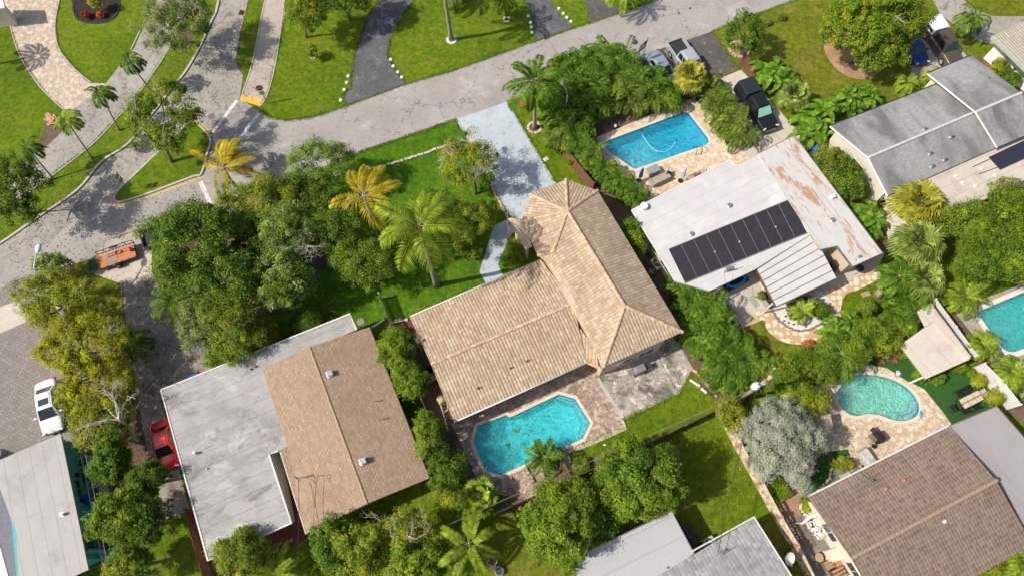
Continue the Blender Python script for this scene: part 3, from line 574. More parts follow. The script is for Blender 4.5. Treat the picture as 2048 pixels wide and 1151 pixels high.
# ---------------------------------------------------------------- houses
def bary_z(faces):
    pl = []
    for f in faces:
        a = f[0]; n = Vector((0, 0, 0))
        for i in range(len(f)): n += (f[i] - a).cross(f[(i + 1) % len(f)] - a)
        n.normalize(); cz = sum(f, Vector()) / len(f)
        pl.append((f, n, cz))
    def inside(x, y, f):
        c = False; k = len(f)
        for i in range(k):
            x1, y1, x2, y2 = f[i].x, f[i].y, f[i - 1].x, f[i - 1].y
            if (y1 > y) != (y2 > y) and x < (x2 - x1) * (y - y1) / (y2 - y1) + x1: c = not c
        return c
    def z(x, y):
        best = None
        for f, n, cz in pl:
            if inside(x, y, f):
                q = cz.z - (n.x * (x - cz.x) + n.y * (y - cz.y)) / n.z
                best = q if best is None else min(best, q)
        return best
    return z
def roof_mesh(name, faces, mat, parent, t=.18, axis=None, top=True):
    """faces: lists of world points; shared corners; slab of thickness t"""
    m = MB(); key = {}
    def vid(p):
        k = (round(p.x, 3), round(p.y, 3), round(p.z, 3))
        if k not in key: key[k] = len(m.v); m.v.append(tuple(p))
        return key[k]
    F_ = []
    for f in faces:
        if sum((f[i].x * f[(i + 1) % len(f)].y - f[(i + 1) % len(f)].x * f[i].y) for i in range(len(f))) < 0: f = f[::-1]
        F_.append(tuple(vid(p) for p in f))
    n = len(m.v); ed = {}
    for f in F_:
        for i in range(len(f)): ed.setdefault(frozenset((f[i], f[(i + 1) % len(f)])), []).append((f[i], f[(i + 1) % len(f)]))
    m.v += [(x, y, z - t) for x, y, z in m.v]
    for f in F_:
        m.f.append(f); m.f.append(tuple(i + n for i in f[::-1]))
    for k, l in ed.items():
        if len(l) == 1: a, b = l[0]; m.f.append((b, a, a + n, b + n))
    return m.build(name, mat, parent, world=True, uv=axis if axis is not None else True)
def walls(parent, foot, zf, mat, drop=.19, step=.35, name='wall'):
    """walls from a footprint up to just beneath the roof"""
    m = MB(); foot = ccw([Vector(p[:2]) for p in foot]); k = len(foot); c = sum(foot, Vector((0, 0))) / k
    for i in range(k):
        a, b = foot[i], foot[(i + 1) % k]; L = (b - a).length; n = max(1, int(L / step)); prev = None
        for j in range(n + 1):
            p = a.lerp(b, j / n); q = p.lerp(c, .01); z = zf(p.x, p.y) or zf(q.x, q.y)
            if z is None: z = zf((p + (c - p) * .05).x, (p + (c - p) * .05).y) or 2.9
            z -= drop
            if prev is not None:
                m.poly([(prev[0].x, prev[0].y, -.05), (p.x, p.y, -.05), (p.x, p.y, z), (prev[0].x, prev[0].y, prev[1])])
            prev = (p, z)
    return m.build(name, mat, parent, world=True)
def window(parent, a, b, t, w, z0, z1, out=1, mat=WHITE, name='window', bars=1, wallname=None):
    """window on the wall running a -> b (world 2D); out = side it faces (+1: left of a->b)"""
    a, b = Vector(a[:2]), Vector(b[:2]); d = (b - a).normalized(); nn = Vector((-d.y, d.x)) * out; c = a.lerp(b, t) + nn * .03
    rz = math.atan2(d.y, d.x); f = MB()
    for s in (-1, 1): f.box((c.x + d.x * s * (w / 2 - .03), c.y + d.y * s * (w / 2 - .03), (z0 + z1) / 2), (.06, .08, z1 - z0), rz)
    for z in (z0 + .03, z1 - .03): f.box((c.x, c.y, z), (w - .12, .078, .06), rz)
    for i in range(bars): q = (i + 1) / (bars + 1) - .5; f.box((c.x + d.x * q * w, c.y + d.y * q * w, (z0 + z1) / 2), (.04, .07, z1 - z0 - .12), rz)
    o = f.build(name, mat, parent, world=True)
    g = MB(); g.box((c.x, c.y, (z0 + z1) / 2), (w - .1, .03, z1 - z0 - .1), rz); g.build('pane', GLASS, o, world=True)
    return o
def line_bar(parent, name, a, b, r, mat, n=8, up=0):
    m = MB(); m.tube([Vector(a) + Vector((0, 0, up)), Vector(b) + Vector((0, 0, up))], r, n); return m.build(name, mat, parent, world=True, smooth=True)
RIDGE = None
def ridge_cap(parent, a, b, mat, r=.15, L=.42, up=0.0):
    """overlapping half-round caps along a ridge or hip"""
    a, b = Vector(a), Vector(b); d = b - a; n = max(1, int(d.length / L)); m = MB(); d.normalize()
    s = d.cross(Vector((0, 0, 1))).normalized(); u = s.cross(d)
    for i in range(n):
        p = a + (b - a) * (i / n); q = a + (b - a) * ((i + 1) / n) + d * .03
        vs = []
        for pt, rr in ((p, r * .9), (q, r * 1.08)):
            for k in range(7): t = math.pi * (k / 6 * 1.1 - .05); vs.append(pt + s * math.cos(t) * rr + u * (math.sin(t) * rr * .8 + up))
        m.add(vs, [(k, k + 1, k + 8, k + 7) for k in range(6)] + [tuple(range(7)), tuple(range(13, 6, -1))])
    return m.build('ridge_cap', mat, parent, world=True)
RIDGEM = plain('ridge_tile', (.55, .38, .26), .85, var=.3, scale=2.5)
def W(l): return [P(*q) for q in l]
def base_of(pts): c = sum((Vector(p[:2]) for p in pts), Vector((0, 0))) / len(pts); return (c.x, c.y, 0)
def pipe_vent(parent, u, v, z, r=.07, h=.3, mat=None):
    p = P(u, v, z); m = MB(); m.tube([(p.x, p.y, z - .05), (p.x, p.y, z + h)], [r, r], 10); m.tube([(p.x, p.y, z - .06), (p.x, p.y, z + .04)], [r * 2.2, r * 1.3], 10)
    return m.build('vent', mat or GREYM, parent, world=True)
def cowl_vent(parent, u, v, z, rz=0, mat=None, s=1.):
    p = P(u, v, z); m = MB(); m.box((p.x, p.y, z + .06), (.5 * s, .5 * s, .1), rz); m.box((p.x, p.y, z + .22 * s), (.4 * s, .38 * s, .26 * s), rz); m.box((p.x, p.y, z + .38 * s), (.48 * s, .44 * s, .05), rz)
    return m.build('vent', mat or SILV, parent, world=True, bevel=.02)

# ---- central house with barrel tile roofs
zE, zR, zB = 3.8, 5.1, 4.55
A = P(1135, 422, zR); A2 = P(1249, 610, zR); B = P(1107, 502, zB)
n1, n2, n3, n4, n5, n6 = (P(1061, 388, zE), P(1132, 359, zE), P(1195, 381, zE), P(1365, 663, zE), P(1207, 733, zE), P(1096, 527, zE))
n7, n8, n9 = P(1076, 510, zE), P(1043, 443, zE), P(1047, 430, zE)
house = thing('tile_roof_house', 'cream house with barrel tile hip roof and lower tile wing beside the octagonal pool', 'house', base_of([n1, n3, n4, n5]))
fR = [[A, n1, n2], [A, n2, n3], [A, n3, n4, A2], [A2, n4, n5], [A, A2, n5, n6, B], [A, B, n7, n8], [A, n8, n9, n1], [B, n6, n7]]
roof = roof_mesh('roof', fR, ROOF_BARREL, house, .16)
for a, b in ((A, n1), (A, n2), (A, n3), (A, A2), (A2, n4), (A2, n5), (A, B), (A, n8), (B, n7)): ridge_cap(roof, a, b, RIDGEM)
zf = bary_z(fR); oct_ = [n1, n2, n3, n4, n5, n6, n7, n8]
f_in = offset([n1, n2, n3, n4, n5, n6, n7, n8, n9], .3)
w1 = [P2(1196.5, 752), P2(1312, 704)]
hi = [P2(1198, 751), P2(1313, 703)]
dirE = (n3.to_2d() - n4.to_2d()).normalized()
ne = hi[1] + dirE * ((n3 - n4).length - .9); nw = hi[0] + dirE * ((n5 - n6).length + .3)
foot = [hi[0], hi[1], ne, P2(1133, 372, 1.5), P2(1072, 400, 1.5), nw]
walls(house, foot, zf, CREAM, .17)
window(house, hi[0], hi[1], .35, 1.7, 1.0, 2.3, -1); window(house, hi[0], hi[1], .75, 1.5, 1.0, 2.3, -1)
for t in (.2, .45, .7): window(house, hi[1], ne, t, 1.4, 1.1, 2.3, -1)
# low lean-to roof at the front, and the entrance wall
l1, l2 = P(1018, 438, 3.1), P(1052, 499, 3.1)
k1, k2 = P(1046, 441, 3.78), P(1064, 492, 3.78)
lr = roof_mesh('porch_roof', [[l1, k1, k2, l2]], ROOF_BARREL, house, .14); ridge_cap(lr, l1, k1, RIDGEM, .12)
m = MB(); pp = offset([l1, P(1050, 437, 3), P(1068, 492, 3), l2], .35); m.prism(pp, 0, 2.9); m.build('wall', CREAM, house, world=True)
# low wing
g = [P(820, 633, 2.75), P(1082, 519, 2.75), P(1104, 512, 2.75)]
gr0, gr1 = P(862, 728, 3.65), P(1146, 606, 3.65)
s0, s1, s2 = P(908, 842, 2.75), P(1174, 724, 2.75), P(1203, 711, 2.75)
fL = [[g[0], g[1], gr1, gr0], [gr0, gr1, s2, s1, s0]]
fL = [[g[0], g[1], gr1, gr0], [gr0, gr1, s1, s0]]
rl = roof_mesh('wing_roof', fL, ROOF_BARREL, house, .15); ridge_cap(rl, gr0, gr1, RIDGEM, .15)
s3 = P(1197, 734, 2.6); g3 = P(1160, 650, 2.9)
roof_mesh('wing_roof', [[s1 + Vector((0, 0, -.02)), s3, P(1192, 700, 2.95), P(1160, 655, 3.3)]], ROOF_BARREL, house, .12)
ridge_cap(rl, s1, s3, RIDGEM, .12)
zl = bary_z(fL); fl = offset([g[0], g[1], s1, s0], .45); walls(house, fl, zl, CREAM, .16)
for t in (.15, .4, .7): window(house, fl[0] if False else offset([g[0], g[1], s1, s0], .45)[0], offset([g[0], g[1], s1, s0], .45)[1], t, 1.6, .9, 2.1, 1)
line_bar(house, 'gutter', s0 + Vector((-.03, -.06, -.05)), s1 + Vector((-.03, -.06, -.05)), .06, WHITE)
line_bar(house, 'gutter', g[0] + Vector((0, .06, -.05)), g[1] + Vector((0, .06, -.05)), .05, WHITE)
for u, v in ((1020, 735), (1053, 721), (955, 775)): pipe_vent(rl, u, v, 3.2, .06, .25)

# ---- tan shingle house with the stained flat roof
z0, z1 = 3.0, 3.95
b = dict(NW=P(525, 737, z0), NE=P(739, 653, z0), SE=P(859, 955, z0), SW=P(612, 1067, z0), J1=P(576, 892, z0), J2=P(560, 901, z0))
r0, r1 = P(619, 693, z1), P(734, 1006, z1)
hb = thing('shingle_roof_house', 'house with tan shingle gable roof joined to a stained white flat roof', 'house', base_of(b.values()))
fb = [[b['NW'], r0, r1, b['SW'], b['J2'], b['J1']], [r0, b['NE'], b['SE'], r1]]
rb = roof_mesh('roof', fb, ROOF_BROWN, hb, .15)
ridge_cap(rb, r0, r1, plain('tan_ridge', (.40, .275, .18), .9, var=.2), .08, .3)
zf_ = bary_z(fb); fo = offset([b['NW'], b['NE'], b['SE'], b['SW']], .55); walls(hb, fo, zf_, CREAM2, .16)
fo = ccw(fo)
for i, t in ((0, .3), (0, .7), (1, .5), (2, .3), (2, .6), (3, .5)): window(hb, fo[i], fo[(i + 1) % 4], t, 1.5, .95, 2.15, -1)
zF = 2.9
fp = W([(322, 779, zF), (700, 627, zF), (713, 659, zF), (560, 722, zF), (540, 760, zF), (600, 890, zF), (556, 901, zF), (538, 908, zF), (583, 1045, zF), (416, 1120, zF)])
rf = roof_mesh('flat_roof', [fp], ROOF_FLATW, hb, .2, axis=(fp[1] - fp[0]))
ring = [q.to_2d() for q in fp]
tr = strip('x', [tuple(q) for q in [fp[6].to_2d(), fp[7].to_2d(), fp[8].to_2d(), fp[9].to_2d(), fp[0].to_2d(), fp[1].to_2d(), fp[2].to_2d()]], .13, WHITE, zF - .16, zF + .05, False, wd=True, build=False, kind=None)
tr.build('roof_edge', WHITE, hb, world=True)
tr = strip('x', [tuple(q.to_2d()) for q in (b['J2'], b['SW'])], .1, WHITE, z0 - .2, z0 - .02, False, wd=True, build=False); tr.build('gutter', WHITE, hb, world=True)
m = MB(); fw = offset([fp[0], fp[1], fp[2], fp[3], fp[6], fp[8], fp[9]], .5); m.prism(fw, 0, zF - .2); m.build('wall', CREAM2, hb, world=True)
cowl_vent(rb, 661, 748, 3.75, .4); cowl_vent(rb, 727, 922, 3.85, .4)
for u, v in ((751, 801), (764, 837)):
    p = P(u, v, 3.55); m = MB(); m.box((p.x, p.y, 3.6), (.32, .08, .06), .35); m.build('vent', BROWN, rb, world=True)
pipe_vent(rf, 392, 906, zF, .1, .45, SILV); pipe_vent(rf, 415, 936, zF, .05, .2)
for u, v in ((503, 738), (512, 733)): pipe_vent(rf, u, v, zF, .06, .2, DARKM)
m = MB(); q = P(596, 955, 3.55); q2 = P(629, 951, 4.6)
m.tube([q, q + Vector((0, 0, 1.1))], .035, 6); m.tube([P(597, 955, 4.55), q2], .025, 6); m.tube([q + Vector((0, 0, 1)), q + Vector((.5, -.3, .9))], .02, 6); m.tube([q2, q2 + Vector((.1, -.55, -.1))], .02, 6); m.tube([q2 + Vector((-.35, -.1, 0)), q2 + Vector((.1, -.55, -.1))], .02, 6)
m.build('antenna', DARKM, rb, world=True)

# ---- white flat-roofed house with pool heating mats
zW = 3.0
wa = W([(1264, 420, zW), (1461, 320, zW), (1469, 333, zW), (1518, 308, zW), (1625, 466, zW), (1509, 539, zW), (1420, 581, zW), (1352, 562, zW)])
wb = W([(1516, 307, 3.12), (1588, 271, 3.12), (1765, 506, 3.12), (1705, 533, 3.12), (1674, 492, 3.12), (1641, 499, 3.12)])
hw = thing('white_flat_roof_house', 'white flat roofed house with black pool heating mats on its roof', 'house', base_of(wa))
ra = roof_mesh('flat_roof', [wa], ROOF_WHITE, hw, .22, axis=(wa[1] - wa[0])); rb2 = roof_mesh('flat_roof', [wb], ROOF_WHITE2, hw, .22, axis=(wb[2] - wb[1]))
rb2['label'] = 'white roof section with peeling rust brown patches'
def edge_trim(parent, pts, z, mat=WHITE, w_=.1, h=.22, closed=False, name='roof_edge'):
    t = strip('x', [tuple(Vector(p).to_2d()) for p in pts], w_, mat, z - h, z + .04, False, closed, wd=True, build=False); return t.build(name, mat, parent, world=True)
edge_trim(hw, [wa[7], wa[0], wa[1], wa[2]], zW); edge_trim(hw, [wb[0], wb[1], wb[2], wb[3], wb[4], wb[5]], 3.12, GREYM, .07)
hf = offset([wa[0], wa[1], wa[2], wa[3], wa[4], wa[5], wa[6], wa[7]], .5); hf = ccw(hf)
m = MB(); m.prism(hf, 0, zW - .22); m.build('wall', CREAM, hw, world=True)
wf = offset([wb[0], wb[1], wb[2], wb[3], wb[4], wb[5]], .4); m = MB(); m.prism([wf[i] for i in range(len(wf))], 0, 2.88); m.build('wall', CREAM, hw, world=True)
wp = offset([wa[0], wa[1], wa[2], wa[3], wa[4], wa[5], wa[6], wa[7]], .5)
wl0, wl1 = P2(1300, 478), P2(1345, 550)
def nearest_edge(poly, p):
    best = None
    for i in range(len(poly)):
        a, b = Vector(poly[i][:2]), Vector(poly[(i + 1) % len(poly)][:2]); d = b - a; t = max(0, min(1, (p - a).dot(d) / d.dot(d))); e = (a + d * t - p).length
        if best is None or e < best[0]: best = (e, i, t)
    return best
def win_near(parent, poly, px, w_, z0_, z1_, bars=1, mat=WHITE, name='window'):
    poly = ccw([Vector(q[:2]) for q in poly]); e, i, t = nearest_edge(poly, P2(*px)); a, b = poly[i], poly[(i + 1) % len(poly)]
    L = (b - a).length; t = max(w_ / 2 / L + .02, min(1 - w_ / 2 / L - .02, t)); return window(parent, a, b, t, w_, z0_, z1_, -1, mat, name, bars)
for px in ((1308, 460), (1325, 495), (1345, 535)): win_near(hw, hf, px, 1.4, 1.1, 2.2)
for i in range(5): win_near(hw, hf, (1513 + 0 * i, 560), 1.2, .1, 2.3) if False else None
# solar mats
q00, q10, q11, q01 = P(1337, 499, zW), P(1580, 399, zW), P(1614, 466, zW), P(1370, 566, zW)
MATM = NT('pool_heating_mat'); _u = MATM.n('Mapping'); MATM.l(MATM.objc(), _u.inputs[0]); _nn = MATM.noise(_u.outputs[0], 2.5, 4)
MATM.col(MATM.mix(_nn, (.022, .02, .026), (.05, .046, .055)), .5, .4); MATM = MATM.m
for i in range(10):
    a, b_ = (i + .012) / 10, (i + .985) / 10; m = MB()
    c4 = [q00.lerp(q10, a), q00.lerp(q10, b_), q01.lerp(q11, b_), q01.lerp(q11, a)]
    for j in range(8):   # ribbed tubes bundled side by side
        s_, e_ = j / 8, (j + .86) / 8
        t4 = [c4[0].lerp(c4[1], s_), c4[0].lerp(c4[1], e_), c4[3].lerp(c4[2], e_), c4[3].lerp(c4[2], s_)]
        vs = [(p.x, p.y, zW + .02) for p in t4] + [(p.x, p.y, zW + .055) for p in t4]
        m.add(vs, [(0, 1, 5, 4), (1, 2, 6, 5), (2, 3, 7, 6), (3, 0, 4, 7), (4, 5, 6, 7)])
    m.build('solar_mat', MATM, ra, world=True)
m = MB()
for a, b_ in ((q00, q10), (q01, q11)): m.tube([a + Vector((0, 0, .06)), b_ + Vector((0, 0, .06))], .04, 6)
for i in (3, 5, 8): p_ = q01.lerp(q11, i / 10); q_ = q00.lerp(q10, i / 10).lerp(p_, .55); m.ball((q_.x, q_.y, zW + .12), .12)
m.build('header_pipe', GREYM, ra, world=True)
for u, v in ((1460, 411), (1384, 468)): pipe_vent(ra, u, v, zW, .16, .15, GREYM)
pipe_vent(rb2, 1666, 440, 3.12, .16, .15, GREYM); pipe_vent(rb2, 1718, 514, 3.12, .09, .3); cowl_vent(rb2, 1664, 395, 3.12, .4, WHITE, .8)
m = MB(); p = P(1287, 415, zW); m.tube([p, p + Vector((0, 0, .4))], .35, 16); m.build('vent', WHITE, ra, world=True, bevel=.03)
m = MB(); p = P(1448, 545, zW); m.tube([p, p + Vector((0, 0, 1.3))], .04, 6); m.tube([p + Vector((-.6, -.1, 1.1)), p + Vector((.7, .25, 1.1))], .03, 6); m.box(tuple(p + Vector((.5, .3, .1))), (.6, .3, .2), .3); m.build('service_mast', GREYM, ra, world=True)
# ribbed patio cover
pc = W([(1512, 536, 2.72), (1625, 466, 2.9), (1673, 556, 2.72), (1551, 614, 2.6)])
pcm = MB(); nP = 6
pco = roof_mesh('patio_cover', [pc], flat_mat('patio_cover_panel', (.56, .55, .53), 30, [((.42, .4, .37), .5, .75, 1.2, .2)]), hw, .12)
for i in range(1, nP):
    a, b_ = pc[0].lerp(pc[3], i / nP), pc[1].lerp(pc[2], i / nP); pcm.tube([a + Vector((0, 0, .02)), b_ + Vector((0, 0, .02))], .04, 6)
pcm.build('seam', GREYM, pco, world=True)
edge_trim(hw, [pc[0], pc[3], pc[2]], 2.68, BROWN, .08, .16)
for u, v in ((1545, 606), (1668, 552)):
    p = P(u, v, 2.5); m = MB(); m.box((p.x, p.y, 1.25), (.12, .12, 2.5), .5); m.build('post', WHITE, hw, world=True)
# sliding glass doors beneath the cover
d0, d1 = P2(1512, 548), P2(1542, 605)
m = MB(); dd = (d1 - d0); 
for i in range(5): c_ = d0 + dd * (i / 4); m.box((c_.x, c_.y, 1.1), (.1, .1, 2.2), math.atan2(dd.y, dd.x))
for z_ in (.05, 2.17): c_ = (d0 + d1) / 2; m.box((c_.x, c_.y, z_), (dd.length, .09, .08), math.atan2(dd.y, dd.x))
dr = m.build('glass_door', WHITE, hw, world=True)
for i in range(4): c_ = d0 + dd * ((i + .5) / 4); m = MB(); m.box((c_.x, c_.y, 1.1), (dd.length / 4 - .12, .03, 2.1), math.atan2(dd.y, dd.x)); m.build('pane', GLASS, dr, world=True)

# ---- grey shingle house, top right, in two stepped parts
hg = thing('grey_gable_house', 'long grey shingle gable house with a tan flat roof at its back', 'house', tuple(P(1830, 270)))
e0, e1 = 3.0, 4.0
G = W([(1661, 252, e0), (1880, 166, e0), (1955, 222, e1), (1737, 315, e1), (1999, 292, e0), (1776, 391, e0)])
rg = roof_mesh('roof', [[G[0], G[1], G[2], G[3]], [G[3], G[2], G[4], G[5]]], ROOF_GREY, hg, .16)
e2, e3 = 3.45, 4.5
K = W([(1856, 147, e2), (1943, 111, e2), (2042, 186, e3), (1952, 224, e3), (2092, 254, e2), (1995, 294, e2)])
rk = roof_mesh('roof', [[K[0], K[1], K[2], K[3]], [K[3], K[2], K[4], K[5]]], ROOF_GREY, hg, .16)
RG = plain('grey_ridge', (.5, .5, .48), .9)
ridge_cap(rg, G[3], G[2], RG, .13, .3); ridge_cap(rk, K[3], K[2], RG, .13, .3)
for a, b_, c in ((K[0], K[3], K[5]), (G[0], G[3], G[5])): m = MB(); o_ = Vector((-.04, -.05, -.05)); m.tube([a + o_, b_ + o_, c + o_], .085, 6); m.build('barge_board', WHITE, hg, world=True)
for a, b_ in ((G[0], G[1]), (K[0], K[1])): m = MB(); m.tube([a + Vector((0, .08, -.04)), b_ + Vector((0, .08, -.04))], .06, 6); m.build('gutter', DARKM, hg, world=True)
for fc, q in (([G[0], G[1], G[2], G[3]], 0), ([K[0], K[1], K[2], K[3]], 0)): pass
zg = bary_z([[G[0], G[1], G[2], G[3]], [G[3], G[2], G[4], G[5]]]); fg = ccw(offset([G[0], G[1], G[4], G[5]], .5)); walls(hg, fg, zg, CREAM2, .17)
zk = bary_z([[K[0], K[1], K[2], K[3]], [K[3], K[2], K[4], K[5]]]); fk = ccw(offset([K[0], K[1], K[4], K[5]], .45)); walls(hg, fk, zk, CREAM2, .17)
for px in ((1700, 350), (1755, 400)): win_near(hg, fg, px, 1.5, 1.0, 2.2)
for px in ((1900, 140), (1720, 240), (1800, 210), (1990, 150)): win_near(hg, fg if px[0] < 1850 else fk, px, 1.5, 1.0, 2.2)
for u, v, z_ in ((1849, 258, 3.95), (1902, 273, 3.8), (1860, 307, 3.55), (1889, 319, 3.35), (1864, 332, 3.3)): pipe_vent(rg, u, v, z_, .1, .3, GREYM)
pipe_vent(rk, 1975, 158, 3.9, .08, .3)
for u, v, z_ in ((1748, 222, 3.1), (1695, 245, 3.1)):
    p = P(u, v, z_); m = MB(); m.tube([p, p + Vector((-.3, -.5, .3)), p + Vector((-.9, -1.2, .25))], [.05, .08, .03], 6); m.build('dead_frond', DARKM, rg, world=True) if False else None
zt = 2.75
T = W([(1770, 392, zt), (1993, 293, zt), (2090, 250, zt), (2110, 330, zt), (2048, 362, zt), (1901, 432, zt), (1800, 470, zt)])
rt = roof_mesh('flat_roof', [T], ROOF_TAN, hg, .2, axis=(T[1] - T[0])); edge_trim(hg, [T[4], T[5]], zt, GREYM, .08)
m = MB(); m.prism(offset([T[0], T[1], T[2], T[3], T[5], T[6]], .6), 0, zt - .2); m.build('wall', CREAM2, hg, world=True)
sp = W([(1978, 314, zt + .12), (2080, 266, zt + .3), (2103, 291, zt + .3), (2001, 339, zt + .12)]); sm = MB()
PANEL = NT('solar_panel'); PANEL.col((.03, .032, .05), .18, .6); PANEL = PANEL.m
sm.add([tuple(p) for p in sp] + [tuple(p - Vector((0, 0, .06))) for p in sp], [(0, 1, 2, 3), (4, 7, 6, 5), (0, 4, 5, 1), (1, 5, 6, 2), (2, 6, 7, 3), (3, 7, 4, 0)]); spo = sm.build('solar_panel', PANEL, rt, world=True)
m = MB()
for a, b_ in (((1945, 334), (1980, 318)), ((1958, 348), (1996, 334))): m.tube([P(*a, zt + .05), P(*b_, zt + .05)], .03, 6)
m.build('pipe', DARKM, rt, world=True)
for u, v in ((1963, 336), (1912, 352), (1925, 366), (1990, 350), (1950, 372)): pipe_vent(rt, u, v, zt, .12, .12, WHITE)

# ---- far top-right house: white wall and ribbed roof
hr = thing('white_wall_house', 'white walled house with ribbed cream roof at the top right edge', 'house', tuple(P(2090, 90)))
c0, c1, c2, c3 = P(1984, 73, 3.2), P(2140, -2, 3.2), P(2260, 70, 3.2), P(2066, 153, 3.2)
rr = [P(2024, 112, 3.9), P(2200, 34, 3.9)]
roof_mesh('roof', [[c0, c1, rr[1], rr[0]], [rr[0], rr[1], c2, c3]] if False else [[c0, c1, c2, c3]], ROOF_FARW, hr, .22, axis=(c1 - c0))
edge_trim(hr, [c0, c3], 3.2, plain('sage_trim', (.4, .43, .36), .7), .22, .25)
wf = [P2(1966, 117), P2(2080, 210), P2(2270, 130), P2(2150, 40)]; m = MB(); m.prism(wf, 0, 2.98); m.build('wall', plain('white_stucco', (.8, .8, .76), .9, var=.03), hr, world=True)
m = MB(); d_ = (wf[1] - wf[0]); c_ = wf[0] + d_ * .52 + Vector((-.02, -.02)); m.box((c_.x, c_.y, 1.9), (d_.length * .75, .1, .22), math.atan2(d_.y, d_.x)); m.build('trim', plain('sage_trim', (.4, .43, .36), .7), hr, world=True)

# ---- teal house, bottom left
ht = thing('teal_house', 'teal walled house with pale grey flat membrane roof', 'house', tuple(P(80, 1050)))
tz = 3.0
TT = W([(121, 866, tz), (177, 1138, tz), (40, 1200, tz), (32, 1062, tz), (0, 977, tz), (-50, 940, tz)])
rtt = roof_mesh('flat_roof', [TT], ROOF_TEALFLAT, ht, .2, axis=(TT[1] - TT[0]))
wt = [P2(160, 887), P2(206, 1117), P2(85, 1180), P2(60, 935)]
m = MB(); m.prism(wt, 0, tz - .2); m.build('wall', TEAL, ht, world=True)
for t_, w_, a_, b_ in ((.42, 1.5, 1.2, 1.9), (.80, 1.0, .9, 2.1), (.90, 1.0, .9, 2.1)): window(ht, wt[0], wt[1], t_, w_, a_, b_, 1, TEAL)
m = MB(); c_ = P2(216, 1108); m.box((c_.x - 1.0, c_.y - .1, 1.3), (2.2, .14, 2.6), .42); m.build('wall', TEAL, ht, world=True)
d_ = (wt[1] - wt[0]).normalized()
for t_ in (.3, .52): c_ = wt[0].lerp(wt[1], t_) + Vector((d_.y, -d_.x)) * -.06; m = MB(); m.box((c_.x, c_.y, 1.4), (.3, .14, .4), math.atan2(d_.y, d_.x)); m.build('wall_lamp', BLACK, ht, world=True)
pipe_vent(rtt, 127, 1028, tz, .12, .35, SILV)
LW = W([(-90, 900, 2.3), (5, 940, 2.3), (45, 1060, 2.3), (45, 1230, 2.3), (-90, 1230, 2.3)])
lo = roof_mesh('low_roof', [LW], plain('low_roof_shade', (.17, .17, .21), .8), ht, .2)  # bluish grey paints the shade lying over this pale roof
pb = W([(-90, 1060, 2.34), (-2, 1085, 2.34), (16, 1150, 2.34), (16, 1230, 2.34), (-90, 1230, 2.34)]); roof_mesh('low_roof', [pb], WHITE, ht, .1)  # white slab added as the sunlit corner of the low roof
m = MB(); m.prism(offset(LW, .3), 0, 2.1); m.build('wall', TEAL, ht, world=True)

# ---- bottom centre house
hc = thing('grey_tile_house', 'house with grey concrete tile roof and pale flat roof at the bottom edge', 'house', tuple(P(1400, 1150)))
cz = 2.9
CF = W([(1139, 1120, cz), (1343, 1021, cz), (1388, 1106, cz), (1340, 1140, cz), (1340, 1230, cz), (1190, 1230, cz)])
rc = roof_mesh('flat_roof', [CF], ROOF_BOTFLAT, hc, .2, axis=(CF[1] - CF[0])); edge_trim(hc, [CF[5], CF[0], CF[1], CF[2]], cz, GREYM, .09)
CT = [P(1240, 1198, 2.98), P(1509, 1034, 2.98), P(1640, 1240, 4.1), P(1380, 1390, 4.1), P(1700, 1400, 2.98), P(1470, 1530, 2.98)]
rct = roof_mesh('roof', [[CT[0], CT[1], CT[2], CT[3]], [CT[3], CT[2], CT[4], CT[5]]], ROOF_GTILE, hc, .16)
m = MB(); a_, b_ = P(1384, 1103, 2.95), CT[1]; m.tube([a_ + Vector((0, .05, 0)), b_ + Vector((0, .05, -.02))], .06, 6); m.tube([b_, CT[2]], .05, 6); m.build('gutter', WHITE, hc, world=True)
m = MB(); m.prism(offset([CF[0], CF[1], CF[2], CF[4], CF[5]], .5), 0, cz - .2); m.build('wall', CREAM2, hc, world=True)
zc = bary_z([[CT[0], CT[1], CT[2], CT[3]], [CT[3], CT[2], CT[4], CT[5]]]); walls(hc, offset([CT[0], CT[1], CT[4], CT[5]], .5), zc, CREAM2, .17, .6)
pipe_vent(rc, 1335, 1134, cz, .06, .15)
m = MB(); p = P(1436, 1106, 3.3); m.tube([p, p + Vector((0, 0, .9))], .035, 6); m.tube([p + Vector((-.5, -.2, .8)), p + Vector((.5, .25, .85))], .03, 6); m.box(tuple(p + Vector((.3, .1, .1))), (.5, .2, .2), .5); m.build('service_mast', SILV, rct, world=True)
sd = thing('satellite_dish', 'white satellite dish at the gable of the grey concrete tile house', 'satellite dish', tuple(P(1560, 1115, 2.6)))
m = MB(); vs = []; 
Mr = Matrix.Rotation(R(25), 3, 'X') @ Matrix.Rotation(R(15), 3, 'Y')
for i in range(7):
    for j in range(20): r_ = i / 6 * .5; a_ = j / 20 * 2 * math.pi; vs.append(Mr @ Vector((r_ * .85 * math.cos(a_), r_ * math.sin(a_), r_ * r_ * .5)) + Vector((.55, 0, .3)))
m.add(vs, [(i * 20 + j, i * 20 + (j + 1) % 20, (i + 1) * 20 + (j + 1) % 20, (i + 1) * 20 + j) for i in range(6) for j in range(20)]); m.build('reflector', WHITE, sd, smooth=True)
m = MB(); m.tube([(-.3, 0, 0), (.3, 0, .05), (.55, 0, .27)], .03, 6); m.build('arm', GREYM, sd); m = MB(); m.tube([(.55, -.4, .3), (.5, -.5, .7)], .015, 6); m.box((.5, -.5, .72), (.1, .1, .12)); m.build('feed_horn', GREYM, sd)

